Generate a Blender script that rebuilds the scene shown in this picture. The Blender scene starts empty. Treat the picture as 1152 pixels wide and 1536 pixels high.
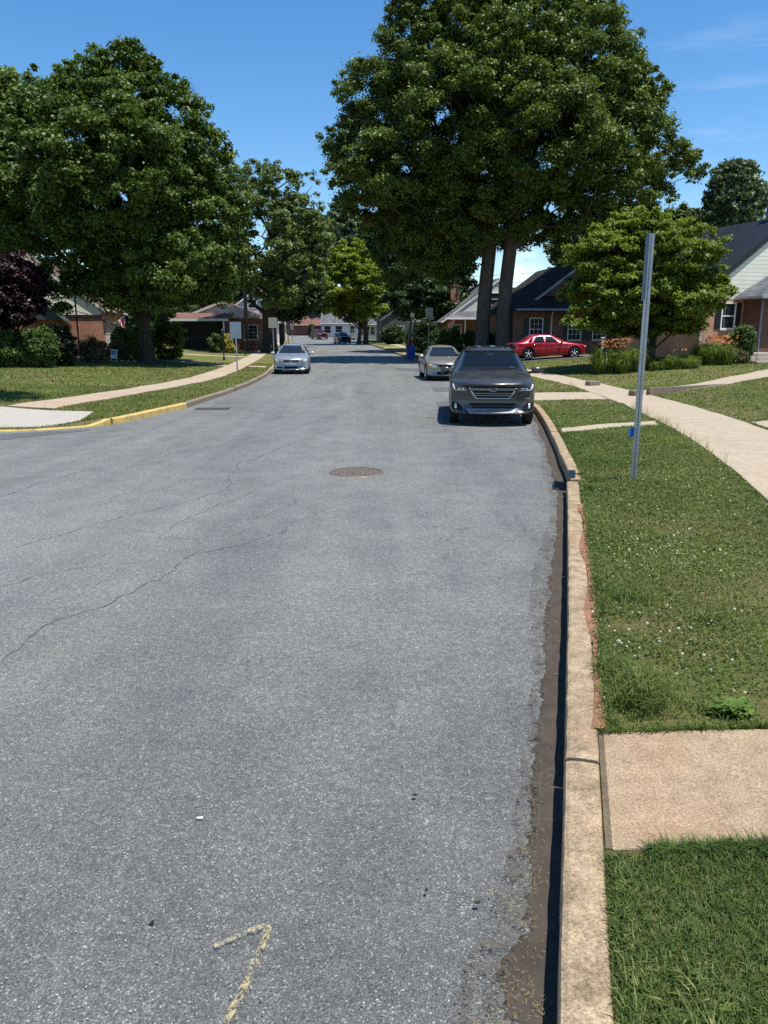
import bpy, bmesh, math, random
import numpy as np
from mathutils import Vector, Matrix
from mathutils.bvhtree import BVHTree
R_ = math.radians
random.seed(5)
rng = np.random.default_rng(11)
scene = bpy.context.scene
COL = scene.collection

# ------------------------------------------------------------------ camera
FPX, HZ, CAMZ = 1154.0, 500.0, 1.95
PITCH = math.atan((768 - HZ) / FPX)
cam_d = bpy.data.cameras.new('camera')
cam = bpy.data.objects.new('camera', cam_d)
COL.objects.link(cam)
cam_d.sensor_fit = 'VERTICAL'
cam_d.sensor_height = 24.0
cam_d.lens = FPX / 1536 * 24.0
cam_d.clip_end = 5000
cam_d.clip_start = 0.05
cam.location = (0, 0, CAMZ)
cam.rotation_euler = (math.pi / 2 - PITCH, 0, 0)
scene.camera = cam


def ray(px, py):
    u = (px - 576) / FPX
    v = (768 - py) / FPX
    return u, math.cos(PITCH) + v * math.sin(PITCH), -math.sin(PITCH) + v * math.cos(PITCH)


def at(px, py, Y):            # the point of a sight line at distance Y down the street
    dx, dy, dz = ray(px, py)
    t = Y / dy
    return Vector((dx * t, Y, CAMZ + dz * t))


def gp(px, py, z=0.0):        # where a sight line meets height z
    dx, dy, dz = ray(px, py)
    t = (z - CAMZ) / dz
    return (dx * t, dy * t)


def gx(px, Y, z=0.3):
    return (px - 576) / FPX * (Y * math.cos(PITCH) + (CAMZ - z) * math.sin(PITCH))


# ------------------------------------------------------------------ terrain
KR_Y = [-8, 1.71, 3.27, 5.11, 8.09, 9.64, 10.65, 12.99, 16.6, 19.7, 25, 32, 40, 45, 57, 62, 72, 95, 120, 150, 175, 200, 330]
KR_X = [-1.7, 0.47, 0.85, 1.29, 1.98, 2.33, 2.53, 2.93, 3.46, 3.86, 4.02, 3.75, 3.15, 2.8, 2.1, 1.8, 1.2, -0.4, -2.6, -6.0, -11, -18, -60]
KL_Y = [15.2, 15.36, 15.46, 15.52, 15.57, 15.79, 16.25, 16.73, 17.25, 20.72, 25.33, 30, 35.5, 38, 45, 57, 72, 95, 120, 150, 175, 200, 330]
KL_X = [-60, -14, -10, -8.8, -7.79, -7.08, -6.43, -6.03, -5.84, -5.29, -5.14, -5.13, -5.4, -5.6, -6.3, -7.5, -9.0, -11.3, -14.0, -18, -22, -28, -72]


def smooth_tab(ys, xs):
    yy = np.concatenate([np.arange(ys[0], 60, 0.05), np.arange(60, 330, 0.5)])
    xx = np.interp(yy, ys, xs)
    return yy, xx


_yr, _xr = smooth_tab(KR_Y, KR_X)
k = np.ones(25) / 25
_xr[12:-12] = np.convolve(_xr, k, 'same')[12:-12]
_yl, _xl = smooth_tab(KL_Y, KL_X)
_xl2 = _xl.copy()
_xl2[12:-12] = np.convolve(_xl, k, 'same')[12:-12]
_xl = np.where(_yl > 19, _xl2, _xl)


def xR(y): return np.interp(y, _yr, _xr)
def xL(y): return np.interp(y, _yl, _xl, left=-60)
def Rz(y): return np.interp(y, [-50, 45, 80, 105, 125, 140, 160, 200, 300, 600], [0, 0, .12, .30, .48, .85, 1.5, 2.5, 4.5, 9])
def sm(t):
    t = np.clip(t, 0, 1)
    return t * t * (3 - 2 * t)


def H(x, y):
    x = np.asarray(x, float); y = np.asarray(y, float)
    r = Rz(y)
    dr = x - xR(y) - .15
    hr = .125 + .03 * sm(dr / 1.0) + .43 * sm((dr - 2.0) / 9.0)
    dl = np.minimum(xL(y) - x - .15, (y - 15.5))
    hl = .125 + .03 * sm(dl / 1.5) + .25 * sm((dl - 1.0) / 9.0)
    ramp = sm((-6.3 - x) / .5) * sm((19.2 - y) / .6)
    hl = hl * (1 - ramp) + (.022 + .04 * np.clip(y - 15.5, 0, 4)) * ramp
    lump = .012 * np.sin(x * 2.1 + 1.3 * np.sin(y * 1.7)) * np.cos(y * 1.9) * sm(np.maximum(dr, dl) / .8)
    return r + np.where(dr > -.2, hr, np.where(dl > -.2, hl, 0)) + np.where((dr > -.2) | (dl > -.2), lump, 0)


def hz(x, y): return float(H(x, y))


# ------------------------------------------------------------------ object helpers
def tag(o, label=None, cat=None, group=None, kind=None):
    if label: o['label'] = label
    if cat: o['category'] = cat
    if group: o['group'] = group
    if kind: o['kind'] = kind
    return o


def thing(name, label, cat, loc=(0, 0, 0), rotz=0.0, group=None):
    o = bpy.data.objects.new(name, None)
    o.empty_display_size = .2
    COL.objects.link(o)
    o.location = loc
    o.rotation_euler = (0, 0, rotz)
    return tag(o, label, cat, group)


def link(name, me, mat=None, parent=None, smooth=False):
    o = bpy.data.objects.new(name, me)
    COL.objects.link(o)
    if mat is not None:
        if len(me.materials) == 0: me.materials.append(mat)
    if parent is not None: o.parent = parent
    if smooth:
        me.polygons.foreach_set('use_smooth', [True] * len(me.polygons))
    return o


def copy_tree(o, parent=None):
    c = o.copy()
    COL.objects.link(c)
    c.parent = parent
    for ch in list(o.children): copy_tree(ch, c)
    return c


def mesh_from(name, verts, faces):
    me = bpy.data.meshes.new(name)
    me.from_pydata([tuple(v) for v in verts], [], faces)
    me.update()
    return me


def quads_mesh(name, V):
    """V: (n,4,3) array of loose quads"""
    n = len(V)
    me = bpy.data.meshes.new(name)
    me.vertices.add(n * 4)
    me.vertices.foreach_set('co', V.reshape(-1).astype(np.float32))
    me.loops.add(n * 4)
    me.loops.foreach_set('vertex_index', np.arange(n * 4, dtype=np.int32))
    me.polygons.add(n)
    me.polygons.foreach_set('loop_start', np.arange(0, n * 4, 4, dtype=np.int32))
    me.update(calc_edges=True)
    return me


class MB:
    """collects shapes, links them as one mesh object"""
    def __init__(s): s.v = []; s.f = []

    def add(s, verts, faces):
        b = len(s.v)
        s.v += [Vector(v) for v in verts]
        s.f += [tuple(b + i for i in f) for f in faces]
        return s

    def box(s, c, d, rot=None, bev=0.0):
        hx, hy, h_ = d[0] / 2, d[1] / 2, d[2] / 2
        if bev > 0:
            bm = bmesh.new()
            bmesh.ops.create_cube(bm, size=1, matrix=Matrix.Diagonal((d[0], d[1], d[2], 1)))
            bmesh.ops.bevel(bm, geom=bm.edges[:], offset=bev, segments=2, affect='EDGES', profile=.5)
            vs = [v.co.copy() for v in bm.verts]
            fs = [[v.index for v in f.verts] for f in bm.faces]
            bm.free()
        else:
            vs = [Vector((x, y, z)) for x in (-hx, hx) for y in (-hy, hy) for z in (-h_, h_)]
            fs = [(0, 1, 3, 2), (4, 6, 7, 5), (0, 4, 5, 1), (2, 3, 7, 6), (0, 2, 6, 4), (1, 5, 7, 3)]
        if rot is not None: vs = [rot @ v for v in vs]
        c = Vector(c)
        return s.add([v + c for v in vs], fs)

    def tube(s, pts, rad, n=8, cap=True):
        pts = [Vector(p) for p in pts]
        rr = rad if isinstance(rad, (list, tuple)) else [rad] * len(pts)
        vs, fs = [], []
        up = None
        for i, p in enumerate(pts):
            t = (pts[min(i + 1, len(pts) - 1)] - pts[max(i - 1, 0)]).normalized()
            if up is None or abs(up.dot(t)) > .95:
                up = Vector((0, 0, 1)) if abs(t.z) < .9 else Vector((1, 0, 0))
            a = t.cross(up).normalized(); b = a.cross(t).normalized(); up = b
            for j in range(n):
                g = 2 * math.pi * j / n
                vs.append(p + (a * math.cos(g) + b * math.sin(g)) * rr[i])
        for i in range(len(pts) - 1):
            for j in range(n):
                k = (j + 1) % n
                fs.append((i * n + j, i * n + k, (i + 1) * n + k, (i + 1) * n + j))
        if cap:
            fs.append(tuple(range(n - 1, -1, -1)))
            fs.append(tuple((len(pts) - 1) * n + j for j in range(n)))
        return s.add(vs, fs)

    def cyl(s, c, r, h, n=20, axis='z', r2=None):
        c = Vector(c)
        a = {'x': Vector((1, 0, 0)), 'y': Vector((0, 1, 0)), 'z': Vector((0, 0, 1))}[axis]
        return s.tube([c - a * h / 2, c + a * h / 2], [r, r if r2 is None else r2], n)

    def lathe(s, prof, n=24, axis='z', c=(0, 0, 0)):
        vs, fs = [], []
        m = len(prof)
        for i in range(n):
            g = 2 * math.pi * i / n
            for r, h in prof:
                if axis == 'z': vs.append(Vector((r * math.cos(g), r * math.sin(g), h)))
                else: vs.append(Vector((r * math.cos(g), h, r * math.sin(g))))
        for i in range(n):
            k = (i + 1) % n
            for j in range(m - 1):
                fs.append((i * m + j, k * m + j, k * m + j + 1, i * m + j + 1))
        c = Vector(c)
        return s.add([v + c for v in vs], fs)

    def prism(s, poly, off):
        """poly: list of 3-D points; extruded by vector off"""
        n = len(poly)
        off = Vector(off)
        vs = [Vector(p) for p in poly] + [Vector(p) + off for p in poly]
        fs = [tuple(range(n - 1, -1, -1)), tuple(range(n, 2 * n))]
        for i in range(n):
            j = (i + 1) % n
            fs.append((i, j, n + j, n + i))
        return s.add(vs, fs)

    def build(s, name, mat, parent=None, smooth=False, fix=True):
        me = mesh_from(name, s.v, s.f)
        if fix:
            bm = bmesh.new(); bm.from_mesh(me)
            bmesh.ops.recalc_face_normals(bm, faces=bm.faces[:])
            bm.to_mesh(me); bm.free()
        return link(name, me, mat, parent, smooth)


# ------------------------------------------------------------------ material helpers
class NT:
    def __init__(s, name):
        s.m = bpy.data.materials.new(name)
        s.m.use_nodes = True
        s.t = s.m.node_tree
        s.t.nodes.clear()
        s.out = s.t.nodes.new('ShaderNodeOutputMaterial')

    def n(s, typ, **kw):
        nd = s.t.nodes.new(typ)
        for a, b in kw.items():
            if a.startswith('i_'):
                key = a[2:].replace('_', ' ')
                nd.inputs[key].default_value = b
            else: setattr(nd, a, b)
        return nd

    def l(s, a, b): s.t.links.new(a, b)

    def coord(s, kind='Object'):
        return s.n('ShaderNodeTexCoord').outputs[kind]

    def noise(s, vec, scale, detail=4, rough=.55, dist=0.0):
        nd = s.n('ShaderNodeTexNoise')
        nd.inputs['Scale'].default_value = scale
        nd.inputs['Detail'].default_value = detail
        nd.inputs['Roughness'].default_value = rough
        nd.inputs['Distortion'].default_value = dist
        s.l(vec, nd.inputs['Vector'])
        return nd.outputs['Fac']

    def ramp(s, fac, stops, interp='LINEAR'):
        nd = s.n('ShaderNodeValToRGB')
        cr = nd.color_ramp
        cr.interpolation = interp
        while len(cr.elements) < len(stops): cr.elements.new(.5)
        for e, (p, c) in zip(cr.elements, stops):
            e.position = p
            e.color = (*c, 1) if len(c) == 3 else c
        s.l(fac, nd.inputs['Fac'])
        return nd.outputs['Color']

    def mix(s, fac, a, b, mode='MIX'):
        nd = s.n('ShaderNodeMix', data_type='RGBA', blend_type=mode)
        for sock, v in ((nd.inputs[0], fac), (nd.inputs[6], a), (nd.inputs[7], b)):
            if isinstance(v, (int, float)): sock.default_value = v
            elif isinstance(v, (tuple, list)): sock.default_value = (*v, 1) if len(v) == 3 else v
            else: s.l(v, sock)
        return nd.outputs[2]

    def math(s, op, a, b=0.0, clamp=False):
        nd = s.n('ShaderNodeMath', operation=op, use_clamp=clamp)
        for sock, v in ((nd.inputs[0], a), (nd.inputs[1], b)):
            if isinstance(v, (int, float)): sock.default_value = v
            else: s.l(v, sock)
        return nd.outputs[0]

    def mapr(s, v, a, b, c=0.0, d=1.0):
        nd = s.n('ShaderNodeMapRange')
        s.l(v, nd.inputs[0])
        for i, x in enumerate((a, b, c, d)): nd.inputs[i + 1].default_value = x
        return nd.outputs[0]

    def scale(s, vec, sc):
        nd = s.n('ShaderNodeMapping')
        nd.inputs['Scale'].default_value = sc
        s.l(vec, nd.inputs['Vector'])
        return nd.outputs[0]

    def bsdf(s, base, rough=.7, spec=.3, metal=0.0, bump=None, bstr=.3, bdist=.01, coat=0.0, **kw):
        p = s.n('ShaderNodeBsdfPrincipled')
        for key, v in (('Base Color', base), ('Roughness', rough), ('Specular IOR Level', spec), ('Metallic', metal), ('Coat Weight', coat)):
            if isinstance(v, (int, float)): p.inputs[key].default_value = v
            elif isinstance(v, tuple): p.inputs[key].default_value = (*v, 1)
            else: s.l(v, p.inputs[key])
        for key, v in kw.items(): p.inputs[key.replace('_', ' ')].default_value = v
        if bump is not None:
            b = s.n('ShaderNodeBump')
            b.inputs['Strength'].default_value = bstr
            b.inputs['Distance'].default_value = bdist
            s.l(bump, b.inputs['Height'])
            s.l(b.outputs[0], p.inputs['Normal'])
        s.p = p
        return p

    def done(s, sh=None):
        s.l((sh or s.p).outputs[0], s.out.inputs['Surface'])
        return s.m


def plain(name, col, rough=.6, spec=.35, metal=0.0, var=.12, scale=6.0, bstr=.08, coat=0.0):
    t = NT(name)
    c = t.coord()
    f = t.noise(c, scale, 5, .6)
    dark = tuple(x * (1 - var) for x in col); lite = tuple(min(1, x * (1 + var)) for x in col)
    t.bsdf(t.ramp(f, [(.3, dark), (.7, lite)]), rough, spec, metal, bump=t.noise(c, scale * 12, 3), bstr=bstr, bdist=.003, coat=coat)
    return t.done()


def leafmat(name, a, b, c, trans=.25, rough=.5, scale=.5, spec=.35):
    """a dark, b mid, c light leaf colours, varying over the plant in patches and leaf by leaf"""
    t = NT(name)
    co = t.coord()
    f1 = t.noise(co, scale, 3, .6)
    f2 = t.noise(co, 7.0, 2, .7)
    f = t.math('ADD', t.math('MULTIPLY', f1, .55), t.math('MULTIPLY', f2, .45))
    col = t.ramp(f, [(.36, a), (.5, b), (.64, c)])
    t.bsdf(col, rough, spec)
    tr = t.n('ShaderNodeBsdfTranslucent')
    t.l(t.mix(1.0, col, (1.1, 1.25, .55), 'MULTIPLY'), tr.inputs['Color'])
    mx = t.n('ShaderNodeMixShader')
    mx.inputs[0].default_value = trans
    t.l(t.p.outputs[0], mx.inputs[1]); t.l(tr.outputs[0], mx.inputs[2])
    return t.done(mx)


def wallcoord(t):
    """u along the wall, v up, for walls that stand square in their house's own axes"""
    tc = t.n('ShaderNodeTexCoord')
    sp = t.n('ShaderNodeSeparateXYZ'); t.l(tc.outputs['Object'], sp.inputs[0])
    sn = t.n('ShaderNodeSeparateXYZ'); t.l(tc.outputs['Normal'], sn.inputs[0])
    g = t.math('GREATER_THAN', t.math('ABSOLUTE', sn.outputs[0]), .6)
    mx = t.n('ShaderNodeMix', data_type='FLOAT')
    t.l(g, mx.inputs[0]); t.l(sp.outputs[0], mx.inputs[2]); t.l(sp.outputs[1], mx.inputs[3])
    cb = t.n('ShaderNodeCombineXYZ')
    t.l(mx.outputs[0], cb.inputs[0]); t.l(sp.outputs[2], cb.inputs[1])
    return cb.outputs[0], tc.outputs['Object']


def brickmat(name, c1, c2, mortar):
    t = NT(name)
    uv, ob = wallcoord(t)
    b = t.n('ShaderNodeTexBrick')
    t.l(uv, b.inputs['Vector'])
    b.inputs['Color1'].default_value = (*c1, 1); b.inputs['Color2'].default_value = (*c2, 1); b.inputs['Mortar'].default_value = (*mortar, 1)
    b.inputs['Scale'].default_value = 1.0
    b.inputs['Mortar Size'].default_value = .009
    b.inputs['Brick Width'].default_value = .23
    b.inputs['Row Height'].default_value = .075
    n = t.noise(ob, .9, 4)
    col = t.mix(1.0, b.outputs['Color'], t.ramp(n, [(.3, (.72, .70, .70)), (.7, (1.15, 1.1, 1.08))]), 'MULTIPLY')
    t.bsdf(col, .85, .2, bump=b.outputs['Fac'], bstr=-.4, bdist=.008)
    return t.done()


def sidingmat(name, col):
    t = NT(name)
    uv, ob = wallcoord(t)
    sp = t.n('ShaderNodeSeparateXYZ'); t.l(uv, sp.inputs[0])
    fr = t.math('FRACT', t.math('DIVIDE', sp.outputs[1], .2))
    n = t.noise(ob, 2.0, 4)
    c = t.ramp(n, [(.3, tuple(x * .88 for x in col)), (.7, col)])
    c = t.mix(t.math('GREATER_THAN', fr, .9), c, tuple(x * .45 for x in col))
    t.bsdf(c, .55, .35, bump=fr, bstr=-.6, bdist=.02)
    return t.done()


def shinglemat(name, c1, c2):
    t = NT(name)
    ob = t.coord()
    sp = t.n('ShaderNodeSeparateXYZ'); t.l(ob, sp.inputs[0])
    cb = t.n('ShaderNodeCombineXYZ')
    t.l(sp.outputs[1], cb.inputs[0])
    t.l(t.math('ADD', sp.outputs[2], t.math('MULTIPLY', sp.outputs[0], .13)), cb.inputs[1])
    b = t.n('ShaderNodeTexBrick')
    t.l(cb.outputs[0], b.inputs['Vector'])
    b.inputs['Color1'].default_value = (*c1, 1); b.inputs['Color2'].default_value = (*c2, 1)
    b.inputs['Mortar'].default_value = (*[x * .5 for x in c1], 1)
    b.inputs['Scale'].default_value = 1.0
    b.inputs['Mortar Size'].default_value = .006
    b.inputs['Brick Width'].default_value = .33
    b.inputs['Row Height'].default_value = .11
    st = t.noise(t.scale(ob, (.4, 1.4, .3)), 1.6, 5, .6)
    col = t.mix(1.0, b.outputs['Color'], t.ramp(st, [(.3, (.55, .55, .58)), (.7, (1.2, 1.2, 1.2))]), 'MULTIPLY')
    t.bsdf(col, .95, .07, bump=t.noise(ob, 40, 3), bstr=.3, bdist=.01)
    return t.done()


def paintmat(name, col, rough=.28, metal=.5, flake=.08):
    t = NT(name)
    ob = t.coord()
    d = t.noise(ob, 3.0, 5)
    fl = t.noise(ob, 350, 2)
    c = t.mix(flake, col, t.ramp(fl, [(.35, tuple(x * .5 for x in col)), (.65, tuple(min(1, x * 1.8) for x in col))]))
    dust = t.math('MULTIPLY', t.mapr(d, .45, .75), .12)
    c = t.mix(dust, c, (.3, .28, .25))
    t.bsdf(c, t.mapr(d, .3, .7, rough * .8, rough * 1.3), .5, metal, coat=.45, Coat_Roughness=.05)
    return t.done()
# ------------------------------------------------------------------ sky, sun
SUN = Vector((.262, -.16, .951)).normalized()
SUN_EL = math.asin(SUN.z)
world = bpy.data.worlds.new('World')
scene.world = world
world.use_nodes = True
wt = world.node_tree
wt.nodes.clear()
wo = wt.nodes.new('ShaderNodeOutputWorld')
wb = wt.nodes.new('ShaderNodeBackground')
sky = wt.nodes.new('ShaderNodeTexSky')
sky.sky_type = 'NISHITA'
sky.sun_disc = False
sky.sun_elevation = SUN_EL
sky.sun_rotation = math.atan2(SUN.x, SUN.y)
sky.altitude = 100
sky.air_density = 1.0
sky.dust_density = .1
sky.ozone_density = 3.2
wb.inputs['Strength'].default_value = .118
# thin cirrus and one small far cumulus, placed by direction in the sky
tc = wt.nodes.new('ShaderNodeTexCoord')
mp = wt.nodes.new('ShaderNodeMapping'); mp.inputs['Scale'].default_value = (2.2, 2.2, 16)
nz = wt.nodes.new('ShaderNodeTexNoise'); nz.inputs['Scale'].default_value = 2.1; nz.inputs['Detail'].default_value = 8; nz.inputs['Roughness'].default_value = .6
wt.links.new(tc.outputs['Generated'], mp.inputs[0]); wt.links.new(mp.outputs[0], nz.inputs['Vector'])


def wmath(op, a, b=0.0, clamp=False):
    nd = wt.nodes.new('ShaderNodeMath'); nd.operation = op; nd.use_clamp = clamp
    for sck, v in ((nd.inputs[0], a), (nd.inputs[1], b)):
        if isinstance(v, (int, float)): sck.default_value = v
        else: wt.links.new(v, sck)
    return nd.outputs[0]


def spot(d, inner, outer):
    d = Vector(d).normalized()
    vm = wt.nodes.new('ShaderNodeVectorMath'); vm.operation = 'DOT_PRODUCT'
    wt.links.new(tc.outputs['Generated'], vm.inputs[0]); vm.inputs[1].default_value = d
    mr = wt.nodes.new('ShaderNodeMapRange'); mr.interpolation_type = 'SMOOTHSTEP'
    wt.links.new(vm.outputs['Value'], mr.inputs[0])
    mr.inputs[1].default_value = math.cos(R_(outer)); mr.inputs[2].default_value = math.cos(R_(inner))
    return mr.outputs[0]


wisp = wmath('MULTIPLY', wmath('MULTIPLY', wmath('SUBTRACT', nz.outputs['Fac'], .52, True), .55), spot(ray(1110, 215), 1, 12))
puff = wmath('MULTIPLY', wmath('MULTIPLY', wmath('SUBTRACT', nz.outputs['Fac'], .44, True), 2.6), spot(ray(782, 402), .3, 1.7))
cl = wmath('MINIMUM', wmath('ADD', wisp, puff), .8)
hs = wt.nodes.new('ShaderNodeHueSaturation'); hs.inputs['Saturation'].default_value = 1.27; wt.links.new(sky.outputs[0], hs.inputs['Color'])
mxw = wt.nodes.new('ShaderNodeMix'); mxw.data_type = 'RGBA'
wt.links.new(cl, mxw.inputs[0]); wt.links.new(hs.outputs[0], mxw.inputs[6]); mxw.inputs[7].default_value = (9.5, 10.0, 10.6, 1)
wt.links.new(mxw.outputs[2], wb.inputs[0])
wt.links.new(wb.outputs[0], wo.inputs[0])

sl = bpy.data.lights.new('sun', 'SUN')
sl.energy = 4.7
sl.angle = R_(.55)
sl.color = (1.0, .965, .90)
so = bpy.data.objects.new('sun', sl)
COL.objects.link(so)
so.location = (0, 0, 60)
so.rotation_euler = SUN.to_track_quat('Z', 'Y').to_euler()

scene.view_settings.view_transform = 'Standard'
scene.view_settings.look = 'None'
scene.view_settings.exposure = .55
scene.view_settings.gamma = 1.0
scene.render.engine = 'CYCLES'
scene.cycles.max_bounces = 6
scene.cycles.transparent_max_bounces = 8
scene.cycles.use_denoising = False

# ------------------------------------------------------------------ setting materials


def m_lawn():
    t = NT('lawn_turf')
    c = t.coord()
    big = t.noise(c, .45, 5, .62)
    mid = t.noise(c, 3.2, 5, .65)
    fine = t.noise(t.scale(c, (1, 1, .3)), 34, 4, .75)
    grit = t.noise(c, 160, 3, .75)
    grass = t.ramp(fine, [(.3, (.040, .052, .014)), (.45, (.090, .110, .026)), (.58, (.145, .165, .046)), (.7, (.23, .22, .09))])
    dry = t.ramp(grit, [(.35, (.12, .085, .042)), (.6, (.27, .195, .10))])
    f = t.math('ADD', t.math('MULTIPLY', big, .6), t.math('MULTIPLY', mid, .4))
    col = t.mix(t.math('MULTIPLY', t.mapr(f, .46, .60), .8), grass, dry)
    t.bsdf(col, .9, .1, bump=t.math('ADD', fine, t.math('MULTIPLY', grit, .5)), bstr=.8, bdist=.04)
    return t.done()


def m_asphalt():
    t = NT('worn_asphalt')
    c = t.coord()
    vo = t.n('ShaderNodeTexVoronoi'); vo.inputs['Scale'].default_value = 150
    t.l(c, vo.inputs['Vector'])
    vo2 = t.n('ShaderNodeTexVoronoi'); vo2.inputs['Scale'].default_value = 290
    t.l(c, vo2.inputs['Vector'])
    sp = t.n('ShaderNodeSeparateColor'); t.l(vo.outputs['Color'], sp.inputs[0])
    sp2 = t.n('ShaderNodeSeparateColor'); t.l(vo2.outputs['Color'], sp2.inputs[0])
    st = t.ramp(sp.outputs[0], [(0, (.045, .045, .044)), (.35, (.094, .0935, .0915)), (.8, (.155, .154, .150)), (.95, (.215, .213, .207)), (.975, (.46, .45, .43))], 'CONSTANT' if False else 'LINEAR')
    st2 = t.ramp(sp2.outputs[0], [(0, (.040, .040, .039)), (.5, (.105, .1045, .102)), (.92, (.19, .188, .183)), (.96, (.42, .41, .39))])
    col = t.mix(.5, st, st2)
    gap = t.math('MULTIPLY', t.mapr(vo.outputs['Distance'], .45, .75), .55)
    col = t.mix(gap, col, (.045, .044, .043))
    # broad tone: dusty lanes, worn wheel paths, oily blotches
    w = t.noise(t.scale(c, (.55, .12, 1)), 1.0, 5, .55, .8)
    b = t.noise(c, .32, 4, .6)
    b2 = t.noise(c, 2.1, 5, .65)
    mpn = t.n('ShaderNodeMapping'); mpn.inputs['Rotation'].default_value = (0, 0, R_(27)); mpn.inputs['Scale'].default_value = (.85, .07, 1)
    t.l(c, mpn.inputs['Vector'])
    w2 = t.noise(mpn.outputs[0], 1.3, 5, .6, .5)
    tone = t.math('ADD', t.math('ADD', t.math('ADD', t.math('MULTIPLY', w, .28), t.math('MULTIPLY', w2, .3)), t.math('MULTIPLY', b, .22)), t.math('MULTIPLY', b2, .2))
    col = t.mix(1.0, col, t.ramp(tone, [(.36, (.68, .68, .69)), (.46, (.97, .98, .99)), (.58, (1.28, 1.28, 1.28))]), 'MULTIPLY')
    g1 = t.noise(c, 26, 4, .75)
    col = t.mix(1.0, col, t.ramp(g1, [(.36, (.80, .80, .795)), (.5, (1.0, 1.0, .99)), (.64, (1.24, 1.23, 1.21))]), 'MULTIPLY')
    # tone ramp along the road with a noisy edge: darker at the near end, paler beyond
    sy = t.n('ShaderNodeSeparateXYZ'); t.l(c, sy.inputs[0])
    tone_y = t.mapr(t.math('ADD', sy.outputs[1], t.math('MULTIPLY', t.noise(c, .5, 4), 5.0)), 3.0, 8.5)
    col = t.mix(1.0, col, t.mix(tone_y, (.745, .738, .695), (1.25, 1.235, 1.165)), 'MULTIPLY')
    yb = t.noise(c, .8, 3)
    col = t.mix(t.math('MULTIPLY', t.mapr(yb, .62, .75), .22), col, (.20, .17, .12))
    # short dark hair cracks
    h = t.math('ADD', vo.outputs['Distance'], t.math('MULTIPLY', sp2.outputs[1], .6))
    t.bsdf(col, t.mapr(b2, .3, .7, .52, .68), .62, bump=h, bstr=.45, bdist=.006)
    return t.done()


def m_concrete(name, a, b, stain=(.3, .2, .12), stainamt=.35, agg=True):
    t = NT(name)
    c = t.coord()
    n1 = t.noise(c, 1.3, 5, .6)
    n2 = t.noise(c, 9, 5, .7)
    n3 = t.noise(c, 105, 4, .85)
    col = t.ramp(n2, [(.3, a), (.7, b)])
    col = t.mix(t.math('MULTIPLY', t.mapr(n1, .5, .7), stainamt), col, stain)
    col = t.mix(1.0, col, t.ramp(n3, [(.36, (.38, .36, .34)), (.46, (.86, .86, .86)), (.55, (1.08, 1.08, 1.06)), (.64, (1.5, 1.46, 1.38))] if agg else [(.3, (.85, .85, .85)), (.6, (1.05, 1.05, 1.05))]), 'MULTIPLY')
    t.bsdf(col, .88, .25, bump=t.math('ADD', n3, t.math('MULTIPLY', n2, .6)), bstr=.5, bdist=.006)
    return t.done()


M = {}
M['lawn'] = m_lawn()
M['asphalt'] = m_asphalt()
M['kerb'] = m_concrete('kerb_concrete', (.18, .128, .078), (.45, .345, .222), (.27, .135, .075), .5)
M['kerb_far'] = m_concrete('old_kerb_concrete', (.16, .13, .10), (.27, .22, .165), (.2, .12, .07), .4)
M['slab'] = m_concrete('tan_slab_concrete', (.26, .19, .122), (.39, .295, .19), (.33, .17, .09), .35)
M['walk'] = m_concrete('pale_sidewalk_concrete', (.31, .25, .178), (.44, .36, .262), (.31, .22, .14), .35, False)
M['walk_red'] = m_concrete('reddish_sidewalk_concrete', (.32, .24, .17), (.44, .34, .25), (.32, .18, .115), .4, False)
M['ramp'] = m_concrete('new_white_concrete', (.33, .30, .255), (.41, .38, .325), (.31, .255, .19), .25, False)
M['dirt'] = m_concrete('gutter_dirt', (.045, .036, .028), (.080, .064, .050), (.028, .023, .019), .5, False)
M['drive'] = m_concrete('dark_driveway', (.08, .08, .085), (.13, .13, .135), (.06, .06, .06), .4)
M['patch'] = m_concrete('asphalt_patch', (.075, .078, .085), (.125, .13, .138), (.06, .06, .065), .4)


def m_paint_worn(name, col, under, lo, hi, sc=9.0):
    t = NT(name)
    c = t.coord()
    n = t.noise(c, sc, 6, .72)
    colr = t.mix(t.mapr(n, lo, hi), under, col)
    n2 = t.noise(c, 3, 4)
    colr = t.mix(1.0, colr, t.ramp(n2, [(.3, (.8, .78, .75)), (.7, (1.05, 1.05, 1.05))]), 'MULTIPLY')
    t.bsdf(colr, .7, .3, bump=t.noise(c, 120, 3), bstr=.3, bdist=.004)
    return t.done()


M['yellow_kerb'] = m_paint_worn('yellow_kerb_paint', (.60, .43, .12), (.38, .29, .19), .38, .52)


def m_arrow():
    t = NT('faded_yellow_chalk')
    c = t.coord()
    n = t.noise(c, 95, 4, .8)
    n2 = t.noise(c, 14, 3, .6)
    f = t.math('ADD', t.math('MULTIPLY', n, .65), t.math('MULTIPLY', n2, .35))
    a = t.mapr(f, .485, .56, 0.0, .85)
    t.bsdf((.44, .365, .19), .8, .2)
    tr = t.n('ShaderNodeBsdfTransparent')
    mx = t.n('ShaderNodeMixShader')
    t.l(a, mx.inputs[0]); t.l(tr.outputs[0], mx.inputs[1]); t.l(t.p.outputs[0], mx.inputs[2])
    return t.done(mx)


M['arrow'] = m_arrow()
M['crack'] = plain('crack_tar', (.088, .087, .085), .85, .2)

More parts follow.
